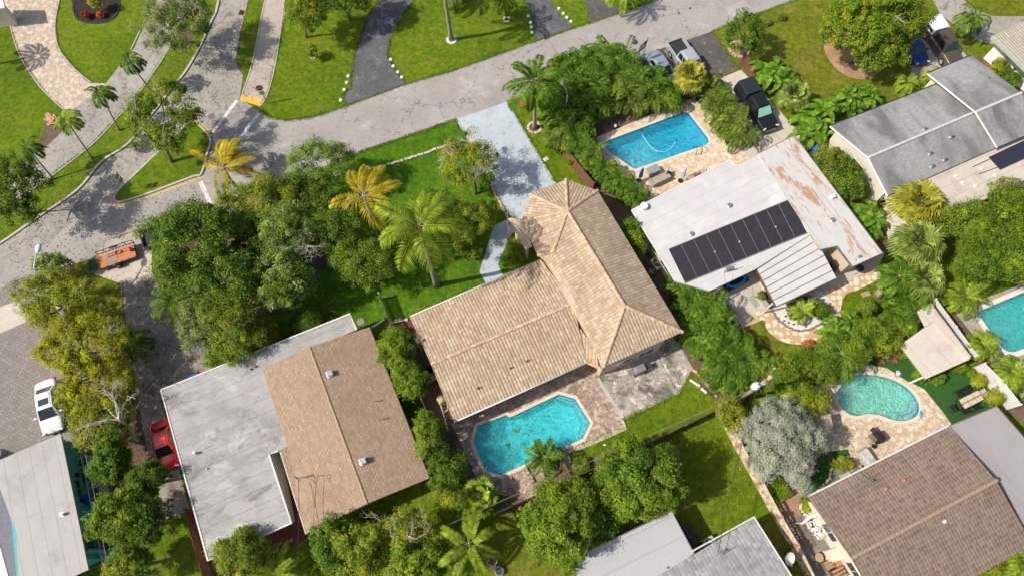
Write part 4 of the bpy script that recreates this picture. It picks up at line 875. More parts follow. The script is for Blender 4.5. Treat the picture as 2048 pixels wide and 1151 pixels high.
# ---- bottom right brown tile house
hd = thing('brown_tile_house', 'cream walled house with weathered brown tile gable roof and grey flat roof', 'house', tuple(P(1850, 1050)))
dz, dr_ = 2.9, 3.9
D = W([(1617, 994, dz), (1899, 852, dz), (1993, 960, dr_), (1704, 1115, dr_), (2066, 1088, dz), (1780, 1249, dz)])
rd = roof_mesh('roof', [[D[0], D[1], D[2], D[3]], [D[3], D[2], D[4], D[5]]], ROOF_BTILE, hd, .16)
ridge_cap(rd, D[3], D[2], plain('brown_ridge', (.33, .23, .16), .9), .15, .4)
zd = bary_z([[D[0], D[1], D[2], D[3]], [D[3], D[2], D[4], D[5]]]); fd = ccw(offset([D[0], D[1], D[4], D[5]], .45)); walls(hd, fd, zd, CREAM2, .17)
for px in ((1650, 1060), (1690, 1140)): win_near(hd, fd, px, 1.5, 1.1, 2.2)
for px in ((1700, 960), (1800, 910)): win_near(hd, fd, px, 1.8, .8, 2.2, 2)
m = MB(); 
for a_, b_ in ((D[0], D[1]),): m.tube([a_ + Vector((0, .09, -.04)), b_ + Vector((0, .09, -.04))], .075, 8)
m.build('gutter', WHITE, hd, world=True)
DF = W([(1897, 851, 2.75), (1993, 811, 2.75), (2085, 915, 2.75), (2150, 1060, 2.75), (2075, 1092, 2.75), (1996, 960, 2.75)])
rdf = roof_mesh('flat_roof', [DF], ROOF_BRFLAT, hd, .2, axis=(DF[2] - DF[1])); edge_trim(hd, [DF[0], DF[1], DF[2]], 2.75, BROWN, .09)
m = MB(); m.prism(offset([DF[0], DF[1], DF[3], DF[4]], .5), 0, 2.55); m.build('wall', CREAM2, hd, world=True)
for u, v in ((1770, 976), (1806, 960), (1888, 1042)): cowl_vent(rd, u, v, zd(*P2(u, v, 3.5)), .45, TERRA if u < 1850 else WHITE, .45)
m = MB(); p = P(1730, 965, 3.35); m.tube([p, p + Vector((0, 0, 1.0))], .035, 6); m.tube([p + Vector((-.4, -.2, .05)), p + Vector((.6, .2, .1))], .07, 6); m.tube([p + Vector((0, 0, .9)), P(1716, 946, 4.2)], .02, 6); m.build('service_mast', SILV, rd, world=True)

# ---- garden buildings
gp = thing('garden_pavilion', 'open pavilion with beige flat roof beside the dark turf dining corner', 'pavilion', tuple(P(1870, 690)))
GP = W([(1800, 689, 2.6), (1869, 640, 2.6), (1937, 719, 2.6), (1852, 757, 2.6)]); roof_mesh('roof', [GP], ROOF_BEIGE, gp, .14, axis=(GP[2] - GP[1]))
GP2 = W([(1835, 622, 2.75), (1862, 606, 2.75), (1942, 712, 2.75), (1937, 719, 2.75), (1866, 643, 2.75), (1850, 652, 2.75)]); roof_mesh('roof', [GP2], ROOF_TAN, gp, .12, axis=(GP2[2] - GP2[1]))
for q in offset(GP, .2): m = MB(); m.box((q.x, q.y, 1.23), (.14, .14, 2.46)); m.build('post', WHITE, gp, world=True)
sh = thing('garden_shed', 'tan ribbed shed roof between the silver shrub and kidney pool', 'shed', tuple(P(1640, 860)))
SH = W([(1610, 838, 1.9), (1661, 826, 1.9), (1671, 879, 1.9), (1640, 885, 1.9)]); roof_mesh('roof', [SH], ROOF_SHED, sh, .08); m = MB(); m.prism(offset(SH, .15), 0, 1.82); m.build('wall', CREAM2, sh, world=True)
m = MB(); c_ = P2(1650, 875); m.box((c_.x, c_.y + -.05, .9), (.8, .06, 1.7), .1); m.build('door', WHITE, sh, world=True)
# bit of roof at the top-left corner
hx = thing('corner_house', 'sliver of white roof edge at the top left corner', 'house', tuple(P(-30, 0)))
HX = W([(-60, -10, 2.8), (4, -10, 2.8), (9, 16, 2.8), (-60, 24, 2.8)]); roof_mesh('roof', [HX], WHITE, hx, .2); m = MB(); m.prism(offset(HX, .4), 0, 2.6); m.build('wall', CREAM2, hx, world=True)
# ---------------------------------------------------------------- vegetation
def quads(name, V, mat, parent=None):
    """V: (n,4,3) local coordinates -> mesh of separate leaves"""
    V = np.ascontiguousarray(V, dtype=np.float32); n = len(V); me = bpy.data.meshes.new(name)
    me.vertices.add(n * 4); me.vertices.foreach_set('co', V.reshape(-1))
    me.loops.add(n * 4); me.loops.foreach_set('vertex_index', np.arange(n * 4, dtype=np.int32))
    me.polygons.add(n); me.polygons.foreach_set('loop_start', np.arange(0, n * 4, 4, dtype=np.int32))
    me.update(calc_edges=True); me.materials.append(mat)
    o = bpy.data.objects.new(name, me); COL.objects.link(o); o.parent = parent; return o
def unit(a): return a / np.maximum(1e-6, np.linalg.norm(a, axis=-1, keepdims=True))
def leaves(rng, C, N, L, W_, spin=None):
    """diamond leaves at C, facing N, length L, width W_"""
    n = len(C); r = rng.normal(size=(n, 3)); a = unit(np.cross(N, r)); b = unit(np.cross(N, a))
    L = (L * rng.uniform(.5, 1.55, (n, 1))); W_ = W_ * rng.uniform(.75, 1.2, (n, 1))
    dn = -N * L * .12
    return np.stack([C - a * L / 2 + dn, C + b * W_ / 2, C + a * L / 2 + dn, C - b * W_ / 2], 1)
def lobe(rng, k=5):
    ph = rng.uniform(0, 6.28, k); am = rng.uniform(.02, .10, k)
    return lambda th: 1 + sum(am[i] * np.cos((i + 2) * th + ph[i]) for i in range(k))
def crown_pts(rng, rx, ry, rz, cr, dens=1., low=-.35):
    A = 4 * math.pi * ((rx * ry) ** .8 + 2 * (rx * rz) ** .8) / 3
    n = int(max(8, dens * A / (cr * cr * 2.0))); d = unit(rng.normal(size=(n * 3, 3))); d = d[d[:, 2] > low][:n]
    th = np.arctan2(d[:, 1], d[:, 0]); f = lobe(rng)(th) * rng.uniform(.62, 1., len(d)) ** .8
    inner = rng.random(len(d)) < .18; f[inner] *= .6
    return d * np.array([rx, ry, rz]) * f[:, None], d
def crown(rng, rx, ry, rz, cr, lw, n_leaf, dens, low=-.35, up=.55, asp=.62):
    C, D = crown_pts(rng, rx, ry, rz, cr, dens, low)
    k = len(C); per = max(10, n_leaf // k); sz = cr * rng.uniform(.4, 1.5, k)
    c = np.repeat(C, per, 0); s = np.repeat(sz, per)[:, None]; o = unit(rng.normal(size=(k * per, 3)))
    q = (o * rng.uniform(.25, 1, (k * per, 1)) ** .6 + rng.normal(size=(k * per, 3)) * .22) * s; q[:, 2] *= .72
    Nn = unit(o * .7 + np.repeat(D, per, 0) * .35 + np.array([0, 0, up]) + rng.normal(size=(k * per, 3)) * .38)
    return leaves(rng, c + q, Nn, lw, lw * asp), C
def limb_mb(rng, mb, top, C, r, n, start):
    idx = rng.choice(len(C), min(n, len(C)), replace=False)
    for i in idx:
        e = Vector(C[i]) * .85 + Vector(top) * .15; m_ = (Vector(start) + e) / 2 + Vector(rng.normal(size=3) * .12 * e.length ** .5) - Vector((0, 0, .15 * abs(e.z)))
        mb.tube([start, m_, e], [r, r * .55, r * .18], 5)
SEED = [11]
def tree(label, c, zc, rpx, rz, fol='mid', n=9000, lw=.2, crf=.24, dens=1., cat='tree', name='leafy_tree', group=None, base=None, tr=.16, low=-.35, up=.8, limbs=9, trunkmat=None, twigs=0, asp=.62):
    n = int(n * 1.45); lw *= .82
    SEED[0] += 1; rng = np.random.default_rng(SEED[0])
    w0 = P(*c, zc); k = mpp(*c, zc); rx, ry = rpx[0] * k, rpx[1] * k
    b0 = P(*base) if base else Vector((w0.x, w0.y, 0))
    t = thing(name, label, cat, (b0.x, b0.y, 0), 0, group)
    cc = Vector((w0.x - b0.x, w0.y - b0.y, zc))
    cr = crf * min(rx, ry) if min(rx, ry) > 1.2 else .4 * min(rx, ry)
    V, C = crown(rng, rx, ry, rz, cr, lw, n, dens, low, up, asp)
    V += np.array(cc); C = C + np.array(cc)
    V[:, :, 2] = np.maximum(V[:, :, 2], .06)
    mats = fol if isinstance(fol, (list, tuple)) else [fol]
    o = quads('crown', V, FOL[mats[0]], t)
    if len(mats) > 1:
        for q in mats[1:]: o.data.materials.append(FOL[q])
        # whole branches carry the second tone
        per = len(V) // len(C); lab = np.repeat((rng.random(len(C)) < .38).astype(np.int32), per); o.data.polygons.foreach_set('material_index', lab[:len(V)])
    m = MB(); top = Vector((cc.x * .5, cc.y * .5, max(.5, zc - rz * .55)))
    m.tube([(0, 0, -.05), (cc.x * .15 + .06, cc.y * .15, top.z * .5), top], [tr, tr * .8, tr * .6], 8)
    limb_mb(rng, m, cc, C, tr * .5, limbs, top)
    m.build('trunk', trunkmat or BARK, t, smooth=True)
    if twigs:
        for i in range(twigs): tw = MB(); twig(rng, tw, Vector(C[rng.integers(len(C))]) * .9 + cc * .1, Vector(rng.normal(size=3) + np.array([0, 0, 1.2])).normalized(), 1.4, .035, 3); tw.build('bare_twig', BARKW, t)
    return t
def twig(rng, mb, p, d, L, r, lev):
    pts = [p]; 
    for i in range(3): d = (d + Vector(rng.normal(size=3)) * .22).normalized(); p = p + d * L / 3; pts.append(p)
    mb.tube(pts, [r, r * .85, r * .7, r * .5], 5, cap=True)
    if lev > 0:
        for i in range(3 if lev > 1 else 2):
            q = pts[1 + (i % 3)]; e = (d + Vector(rng.normal(size=3)) * .75).normalized(); twig(rng, mb, q, e, L * .68, r * .55, lev - 1)

def frond(rng, az, el, L, droop, nl=26, lf=.55, w=.06, wind=None, wk=0., vee=.35, hang=.35, mb=None, p0=(0, 0, 0), rr=.03, spread=1.):
    """feather leaf: arching midrib with leaflets; returns leaflet quads"""
    K = 9; p = np.array(p0, float); d = np.array([math.cos(az) * math.cos(el), math.sin(az) * math.cos(el), math.sin(el)]); pts = [p]; ds = [d]
    for i in range(K):
        d = d + np.array([0, 0, -droop / K * (1 + i * .18)]);
        if wind is not None: d = d + wind * wk / K
        d = d / np.linalg.norm(d); p = p + d * L / K; pts.append(p); ds.append(d)
    pts = np.array(pts); ds = np.array(ds)
    if mb is not None: mb.tube([tuple(q) for q in pts[::3]], [rr, rr * .8, rr * .5, rr * .2], 4, cap=False)
    t = np.linspace(.12, .99, nl); x = t * K; i0 = np.minimum(x.astype(int), K - 1); f = (x - i0)[:, None]
    B = pts[i0] * (1 - f) + pts[i0 + 1] * f; D = unit(ds[i0] * (1 - f) + ds[i0 + 1] * f)
    side = unit(np.cross(D, np.array([0, 0, 1.]) + rng.normal(size=3) * .15)); upv = unit(np.cross(side, D))
    out = []
    ll = (lf * (np.sin(np.pi * np.clip(t * .86 + .1, 0, 1)) ** .55))[:, None]
    for s in (-1, 1):
        dd = unit(side * s * spread + D * (.45 + t[:, None] * .5) + upv * vee + rng.normal(size=(nl, 3)) * .07)
        if wind is not None: dd = unit(dd + wind * wk * .5)
        l = ll * rng.uniform(.85, 1.1, (nl, 1)); wv = unit(np.cross(dd, upv)) * w * .5
        tip = B + dd * l + np.array([0, 0, -hang]) * l; mid = B + dd * l * .5 + np.array([0, 0, -hang * .2]) * l
        out.append(np.stack([B, mid + wv, tip, mid - wv], 1))
    return np.concatenate(out)
def fan_leaf(rng, az, el, pet, R_, nseg=18, arc=4.2, w=.09, droop=.35, mb=None, p0=(0, 0, 0)):
    d = np.array([math.cos(az) * math.cos(el), math.sin(az) * math.cos(el), math.sin(el)]); p = np.array(p0) + d * pet
    p[2] -= .12 * pet
    if mb is not None: mb.tube([tuple(p0), tuple(p)], [.022, .015], 4, cap=False)
    side = unit(np.cross(d, [0, 0, 1.])); n = np.cross(side, d)
    a = np.linspace(-arc / 2, arc / 2, nseg)[:, None]; dd = unit(d * np.cos(a) + side * np.sin(a) + n * .12)
    l = R_ * (1 - .25 * np.abs(a) / (arc / 2)) * rng.uniform(.88, 1.08, (nseg, 1)); wv = unit(np.cross(dd, n)) * w
    tip = p + dd * l + np.array([0, 0, -droop]) * l; mid = p + dd * l * .62 + np.array([0, 0, -droop * .15]) * l
    return np.stack([np.repeat(p[None], nseg, 0), mid + wv, tip, mid - wv], 1)
def paddle(rng, az, el, L, Wd, droop, p0, mb=None):
    K = 9; p = np.array(p0, float); d = np.array([math.cos(az) * math.cos(el), math.sin(az) * math.cos(el), math.sin(el)]); P_ = [p]; D_ = [d]
    for i in range(K): d = unit(d + np.array([0, 0, -droop / K * (1 + .2 * i)])); p = p + d * L / K; P_.append(p); D_.append(d)
    P_ = np.array(P_); side = unit(np.cross(np.array(D_), [0, 0, 1.])); wv = Wd * .5 * np.sin(np.pi * np.linspace(.02, .99, K + 1)) ** .5
    wv[:2] *= .25
    if mb is not None: mb.tube([tuple(q) for q in P_[::3]], [.035, .025, .018, .01], 4, cap=False)
    out = []
    for s in (-1, 1):
        E_ = P_ + side * s * wv[:, None] + np.array([0, 0, .3]) * wv[:, None]
        for i in range(1, K):
            g = .12 * rng.random() * wv[i]
            out.append([P_[i], P_[i + 1], E_[i + 1] - (E_[i + 1] - E_[i]) * g, E_[i] + (E_[i + 1] - E_[i]) * g * 2])
    return np.array(out)
def solve_h(base, top):
    Bp = P(*base); return min((((P(*top, z) - Bp).to_2d().length + z * .004, z) for z in [i * .1 for i in range(5, 160)]))[1]
WINDV = np.array([math.cos(R(62)), math.sin(R(62)), 0.])
def palm(label, crown_px, base_px, h=None, n=18, L=3., lf=.6, droop=1.0, fol='palm', w=.08, wk=0., tr=.14, nl=30, cat='palm tree', name='coconut_palm', group=None, el=(-.25, 1.2), dead=0, hang=.45, nuts=0, bias=None, vee=.3, spread=1., rr=.03, windv=WINDV):
    SEED[0] += 1; rng = np.random.default_rng(SEED[0])
    h = h or solve_h(base_px, crown_px); b0 = P(*base_px); c = P(*crown_px, h) - b0
    t = thing(name, label, cat, (b0.x, b0.y, 0), 0, group)
    m = MB(); bow = Vector((-c.y, c.x, 0)).normalized() * .18 if Vector((c.x, c.y, 0)).length > .01 else Vector((.1, 0, 0))
    m.tube([(0, 0, -.05), tuple(c * .12 + bow * .4), tuple(c * .5 + bow), tuple(c * .98)], [tr * 1.7, tr * 1.1, tr * .9, tr * .8], 10); m.build('trunk', BARKP, t, smooth=True)
    V = []; ribs = MB(); c_ = np.array(c)
    for i in range(n):
        az = 2.399963 * i + rng.uniform(-.2, .2) + SEED[0]; e = el[0] + (el[1] - el[0]) * (i / n) + rng.uniform(-.1, .1)
        if bias is not None: az = az + bias[1] * math.sin(bias[0] - az)
        V.append(frond(rng, az, e, L * rng.uniform(.85, 1.08), droop * rng.uniform(.8, 1.15), nl, lf, w, windv, wk, vee, hang, ribs, c_, rr, spread))
    fr = quads('crown', np.concatenate(V), FOL[fol], t); ribs.build('midribs', CUSH if fol in ('palmy',) else plain('frond_stalk', (.3, .32, .08), .6), t)
    if dead:
        V = [frond(rng, rng.uniform(0, 6.28), -.7, L * .62, 1.6, 18, lf * .7, w, None, 0, .1, .6, None, c_ - np.array([0, 0, .15])) for _ in range(dead)]
        quads('dead_fronds', np.concatenate(V), DEAD, t)
    if nuts:
        nb = MB()
        for i in range(nuts): a = i * 2.4; nb.ball((c.x + .3 * math.cos(a), c.y + .3 * math.sin(a), c.z - .3 - .1 * (i % 3)), .13, 8, 6)
        nb.build('coconuts', plain('coconut', (.4, .28, .08), .7), t, smooth=True)
    return t
def fan_palm(label, crown_px, base_px, h=None, n=34, R_=1.2, pet=1.1, fol='fan', tr=.2, group=None, name='fan_palm', el=(-.7, 1.2), dead=0, w=.09, nseg=18):
    SEED[0] += 1; rng = np.random.default_rng(SEED[0])
    h = h or solve_h(base_px, crown_px); b0 = P(*base_px); c = P(*crown_px, h) - b0
    t = thing(name, label, 'palm tree', (b0.x, b0.y, 0), 0, group)
    m = MB(); m.tube([(0, 0, -.05), tuple(c * .5), tuple(c)], [tr * 1.3, tr, tr * 1.1], 10); m.build('trunk', BARKP, t, smooth=True)
    V = []; ribs = MB()
    for i in range(n):
        V.append(fan_leaf(rng, 2.399963 * i, el[0] + (el[1] - el[0]) * i / n, pet * rng.uniform(.75, 1.1), R_ * rng.uniform(.85, 1.1), nseg, 4.3, w, .3 + .3 * rng.random(), ribs, np.array(c)))
    quads('crown', np.concatenate(V), FOL[fol], t); ribs.build('leaf_stalks', plain('frond_stalk', (.3, .32, .08), .6), t)
    if dead:
        V = [fan_leaf(rng, rng.uniform(0, 6.28), -.9, pet * .6, R_ * .8, 12, 3.4, w, .7, None, np.array(c) - np.array([0, 0, .3])) for _ in range(dead)]
        quads('dead_fronds', np.concatenate(V), DEAD, t)
    return t
PROTO = {}
def areca_proto(kind, fol, seed, ns=7, L=2.2, H=2.2, sp=.7):
    rng = np.random.default_rng(seed); t = thing('areca_palm', 'areca palm', 'palm tree', (0, 0, -500)); V = []; st = MB()
    for i in range(ns):
        a = 2.4 * i; r = sp * math.sqrt((i + .3) / ns); hh = H * rng.uniform(.55, 1.1); tp = np.array([math.cos(a) * (r + .25 * hh * r), math.sin(a) * (r + .25 * hh * r), hh])
        st.tube([(math.cos(a) * r * .5, math.sin(a) * r * .5, -.05), tuple(tp)], [.06, .04], 6)
        for j in range(6): V.append(frond(rng, rng.uniform(0, 6.28), rng.uniform(.15, 1.15), L * rng.uniform(.75, 1.1), 1.2, 15, .62, .12, WINDV, .15, .45, .45, st, tp, .02))
    quads('crown', np.concatenate(V), FOL[fol], t); st.build('stems', plain('areca_stem', (.25, .28, .08), .6), t, smooth=True); PROTO[kind] = [t, False]
def banana_proto(kind, seed, ns=3, L=2.2):
    rng = np.random.default_rng(seed); t = thing('banana_plant', 'banana plant', 'plant', (0, 0, -500)); V = []; st = MB()
    for i in range(ns):
        a = 2.1 * i + seed; hh = rng.uniform(1.2, 2.1); tp = np.array([.6 * math.cos(a), .6 * math.sin(a), hh]); st.tube([(tp[0] * .7, tp[1] * .7, -.05), tuple(tp)], [.12, .07], 7)
        for j in range(7): V.append(paddle(rng, 2.4 * j + i, rng.uniform(.2, 1.0), L * rng.uniform(.7, 1.1), .62, 1.2, tp, st))
    quads('leaves', np.concatenate(V), FOL['ban'], t); st.build('stems', plain('banana_stem', (.2, .24, .06), .6), t, smooth=True); PROTO[kind] = [t, False]
for i in range(3): areca_proto('a%d' % i, 'palm', 40 + i); areca_proto('y%d' % i, 'arec', 60 + i)
for i in range(3): banana_proto('b%d' % i, 80 + i)
def place(kind, label, px, z=1.8, s=1., group=None):
    """put a copy of a clump so that its crown, at height z, shows at px"""
    SEED[0] += 1; random.seed(SEED[0]); w_ = P(*px, z * s); pr = PROTO[kind]; rz = random.uniform(0, 6.28)
    if not pr[1]:
        t = pr[0]; pr[1] = True; t.location = (w_.x, w_.y, 0); t.rotation_euler = (0, 0, rz); t.scale = (s,) * 3; tag(t, label, None, group)
    else: t = dup(pr[0], (w_.x, w_.y, 0), rz, label, group, s)
    if group is None and 'group' in t: del t['group']
    return t
# hedge / clipped bushes
def hedge(label, px, w_, h, fol='dark', n=6000, lw=.12, name='hedge'):
    SEED[0] += 1; rng = np.random.default_rng(SEED[0]); pts = [P2(*q) for q in px]; L = [(pts[i + 1] - pts[i]).length for i in range(len(pts) - 1)]; tot = sum(L)
    t = thing(name, label, 'hedge', (pts[0].x, pts[0].y, 0)); C = []; Nn = []
    for i in range(len(pts) - 1):
        k = int(n * L[i] / tot); d = (pts[i + 1] - pts[i]) / L[i]; s = np.array([-d.y, d.x, 0]); u = rng.uniform(0, L[i], k); a = rng.uniform(-1, 1, k); fc = rng.random(k)
        z = np.where(fc < .55, h + .12 * np.sin(u * 2.2) - .15 * np.abs(a) ** 3, rng.uniform(.1, h, k)); a = np.where(fc < .55, a, np.sign(a) * rng.uniform(.85, 1.08, k))
        c = np.array([pts[i].x - pts[0].x, pts[i].y - pts[0].y, 0]) + u[:, None] * np.array([d.x, d.y, 0]) + (a * w_ / 2)[:, None] * s; c[:, 2] = z + rng.normal(size=k) * .07; C.append(c)
        Nn.append(np.where((fc < .55)[:, None], np.array([0, 0, 1.]), np.sign(a)[:, None] * s) + rng.normal(size=(k, 3)) * .5)
    quads('leaves', leaves(rng, np.concatenate(C), unit(np.concatenate(Nn)), lw, lw * .65), FOL[fol], t)
    m = MB(); 
    for i in range(len(pts) - 1):
        for q in range(int(L[i] / .8) + 1): p = pts[i].lerp(pts[i + 1], min(1, q * .8 / L[i])) - pts[0]; m.tube([(p.x, p.y, 0), (p.x + .1, p.y, h * .8)], [.03, .015], 5)
    m.build('stems', BARK, t); return t
def topiary(label, px, z, rpx, rz, fol='dark', n=5000):
    SEED[0] += 1; rng = np.random.default_rng(SEED[0]); w0 = P(*px, z); k = mpp(*px, z); t = thing('round_shrub', label, 'shrub', (w0.x, w0.y, 0))
    d = unit(rng.normal(size=(n, 3))); d[:, 2] = np.abs(d[:, 2]) * 1.1 - .35; d = unit(d); C = d * np.array([rpx[0] * k, rpx[1] * k, rz]) * rng.uniform(.93, 1.03, (n, 1)) + np.array([0, 0, z])
    C[:, 2] = np.maximum(C[:, 2], .05)
    quads('leaves', leaves(rng, C, unit(d + rng.normal(size=(n, 3)) * .35), .1, .07), FOL[fol], t); m = MB(); m.tube([(0, 0, -.05), (0, 0, z)], [.08, .04], 6)
    for i in range(8): m.tube([(0, 0, z * .5), tuple(C[i * 50] * .9)], [.03, .01], 4)
    m.build('stem', BARK, t); return t
# ---------------------------------------------------------------- trees, one by one
T_ = tree
T_('spreading grey green oak with open crown over the upper left lane', (350, 42), 4.6, (80, 62), 2.2, ['grey', 'mid'], 15000, .17, .2, .95, tr=.22, base=(352, 88), twigs=5)
T_('open crowned tree on the grass island between the two lanes', (325, 235), 5.2, (78, 72), 2.3, ['mid', 'yel'], 12000, .19, .16, .62, tr=.2, base=(345, 325), twigs=6, limbs=16)
T_('dark leafy tree at the left edge beside the upper lane', (28, 385), 5.0, (62, 78), 2.6, ['dark', 'mid'], 12000, .19, .2, 1., tr=.2, base=(40, 430))
T_('yellow green tree on the lawn left of the curved dark driveway', (614, 25), 3.8, (42, 42), 2.1, ['yel', 'mid'], 8000, .17, .24, 1., base=(613, 75), tr=.13)
T_('deep green tree cut by the top edge beside the curved dark driveway', (690, -12), 4.2, (52, 40), 2.3, 'dark', 9000, .18, .22, 1., base=(700, 40))
T_('very small broadleaf sapling on the lawn by the curved driveway', (625, 103), 1.1, (10, 12), .8, 'lime', 500, .2, .4, 1., base=(628, 113), cat='sapling', name='sapling', tr=.03, limbs=4)
T_('sparse plant in the dark mulch flower bed at the top left', (192, 4), 1.3, (13, 12), .8, 'yel', 500, .25, .4, 1., cat='shrub', name='shrub', tr=.05, limbs=4)
for i, (u, v) in enumerate(((172, 30), (201, 28))):
    T_(['red leaved bedding plant at the left of the dark mulch bed', 'red leaved bedding plant at the right of the dark mulch bed'][i], (u, v), .4, (9 - 2 * i, 7), .35, 'redl', 260, .2, .5, 1., cat='plant', name='bedding_plant', tr=.02, limbs=3, group='red plants in the mulch bed')
# the thicket in front of the left house
T_('large dense dark green tree beside the parked utility trailer', (395, 490), 6.0, (88, 92), 3.6, ['dark', 'mid'], 26000, .2, .17, 1.25, tr=.3, base=(425, 580))
T_('dense dark green tree behind the driveway right of the spiky palm', (455, 560), 5.0, (68, 66), 3.0, ['dark', 'mid'], 13000, .2, .2, 1.1, tr=.25, base=(470, 620))
T_('feathery light green tree at the road edge beside the yellow palm', (640, 330), 4.2, (66, 52), 2.3, ['pale', 'mid'], 13000, .15, .2, 1., base=(655, 395))
T_('fine leaved yellowish tree between the road and thicket', (525, 405), 4.8, (80, 54), 2.5, ['yel', 'mid'], 16000, .16, .19, 1.05, base=(545, 460))
T_('pale flowering round tree in the middle of the thicket', (575, 465), 5.4, (62, 54), 2.7, ['pale', 'mid'], 13000, .17, .2, 1.1, base=(590, 530), twigs=0)
T_('low leafy tree with pale clusters at the lower end of the thicket', (565, 555), 4.6, (62, 60), 2.7, ['pale', 'mid'], 13000, .18, .2, 1.05, base=(575, 610))
T_('mid green tree between the two yellow green coconut palms', (665, 460), 4.6, (68, 60), 2.5, ['mid', 'dark'], 13000, .17, .2, 1.05, base=(675, 520))
T_('small leaved tree at the lawn edge left of the big coconut palm', (730, 525), 3.6, (62, 54), 2.2, ['mid', 'lime'], 12000, .16, .2, 1., base=(745, 570))
T_('dark tree in the shade behind the yellow coconut palm', (610, 400), 3.8, (60, 50), 2.2, ['dark', 'mid'], 10000, .17, .2, 1.05, base=(620, 450))
T_('dark green tree filling the gap between the dense tree and pale tree', (508, 478), 4.2, (46, 52), 2.3, ['dark', 'mid'], 10000, .18, .2, 1.05, base=(515, 520))
T_('silvery green tree hanging over the stained driveway', (405, 650), 3.6, (44, 52), 2.2, ['grey', 'pale'], 9000, .16, .2, 1., base=(430, 690))
T_('olive tinged tree beside the stained flat roof', (470, 655), 4.0, (58, 66), 2.5, ['mid', 'yel'], 14000, .16, .19, 1.1, base=(480, 700))
T_('low green shrub at the driveway edge below the dense tree', (350, 545), 1.6, (34, 30), 1.2, ['pale', 'mid'], 5000, .15, .24, 1., cat='shrub', name='shrub')
T_('bright green shrub touching the corner of the stained flat roof', (435, 712), 1.8, (26, 20), 1.2, 'lime', 2600, .16, .3, 1., cat='shrub', name='shrub', tr=.06)
tb = thing('bare_tree', 'bleached bare branches rising out of the thicket', 'dead tree', tuple(P(585, 540)))
m = MB(); rng_ = np.random.default_rng(5); q_ = P(590, 505, 5.2) - P(585, 540); m.tube([(0, 0, 0), tuple(q_ * .6), tuple(q_)], [.12, .1, .08], 6)
for i in range(6): twig(rng_, m, q_ - Vector((0, 0, .8)), Vector((math.cos(i * 1.05 + 1.2) * .9, math.sin(i * 1.05 + 1.2) * .9, .75)).normalized(), 1.9, .06, 4)
m.build('branches', BARKW, tb)
# left edge, golden trees
T_('wispy olive golden tree over the end of the pale sidewalk', (118, 602), 4.2, (84, 66), 2.1, ['olive', 'yel'], 20000, .15, .15, 1.0, base=(160, 640), twigs=6, tr=.18)
T_('big golden olive tree above the grey paver drive', (165, 690), 4.0, (84, 72), 2.1, ['gold', 'olive'], 22000, .15, .15, 1.05, base=(200, 730), twigs=4, tr=.2)
T_('yellow leaved tree beside the white sedan', (195, 775), 3.4, (76, 66), 1.9, ['gold', 'yel'], 19000, .15, .15, 1.05, base=(215, 800), twigs=3, tr=.18)
T_('tangled tree with green and gold leaves under the bare branches', (205, 852), 2.9, (62, 54), 1.7, ['yel', 'mid'], 12000, .16, .17, 1.0, base=(225, 880), twigs=2)
T_('blue green shrub by the street lamp at the left', (105, 530), 2.2, (33, 22), 1.2, 'pale', 3600, .17, .25, 1., cat='shrub', name='shrub', tr=.07)
tb = thing('bare_tree', 'forked bare white branches leaning beside the red car', 'dead tree', tuple(P(276, 880)))
m = MB(); q_ = P(238, 838, 4.2) - P(276, 880); m.tube([(0, 0, 0), tuple(q_ * .5 + Vector((0, .2, .2))), tuple(q_)], [.16, .13, .1], 7); rng_ = np.random.default_rng(8)
for i in range(4): twig(rng_, m, q_, Vector((-.5 + math.cos(i * 1.5) * .9, .6 + math.sin(i * 1.5) * .8, .5)).normalized(), 2.2, .07, 3)
m.build('branches', BARKW, tb)
T_('dark glossy tree between the driveway and the teal house', (224, 925), 3.0, (38, 42), 1.9, ['dark', 'mid'], 9000, .18, .22, 1.1, base=(240, 940))
T_('deep blue green round tree below the red car', (300, 958), 3.2, (34, 34), 2.0, 'dark', 6500, .17, .24, 1.1, base=(315, 965))
T_('bright light green tree beside the teal wall', (247, 1030), 4.2, (54, 58), 2.6, ['lime', 'mid'], 14000, .17, .2, 1.1, base=(270, 1045))
T_('shaded green tree at the bottom left driveway end', (300, 1040), 3.4, (36, 52), 2.0, 'dark', 7000, .18, .22, 1., base=(310, 1050))
T_('small green and orange tree at the bottom left edge', (262, 1128), 3.2, (44, 36), 2.0, ['mid', 'olive'], 8000, .17, .22, 1., base=(285, 1130))
T_('bush at the bottom edge below the stained flat roof', (485, 1108), 3.4, (52, 50), 2.1, ['mid', 'yel'], 12000, .15, .2, 1.05, base=(500, 1100))
# bottom thicket
T_('dark green tree touching the tan shingle roof at the bottom', (668, 1085), 3.4, (42, 52), 2.2, ['dark', 'mid'], 9000, .18, .22, 1.1, base=(680, 1085))
T_('yellow green tree in the thicket below the tan shingle roof', (728, 1100), 3.8, (62, 52), 2.3, ['yel', 'lime'], 14000, .17, .2, 1.05, base=(735, 1100))
T_('olive tree with thinning crown below the tan shingle roof', (820, 1060), 3.6, (62, 42), 2.0, ['yel', 'olive'], 11000, .16, .2, .9, base=(825, 1065), twigs=6)
T_('dense green tree at the bottom edge left of the foxtail palm', (835, 1125), 3.8, (66, 42), 2.2, ['lime', 'mid'], 13000, .18, .2, 1.1, base=(840, 1120))
T_('low leafy bush under the shingle roof eave corner', (738, 1035), 1.2, (30, 12), .9, 'mid', 2200, .17, .3, 1., cat='shrub', name='shrub', tr=.05)
T_('narrow leafy tree beside the tan shingle roof', (795, 700), 3.0, (36, 48), 2.2, ['lime', 'mid'], 9000, .15, .22, 1.1, base=(815, 720))
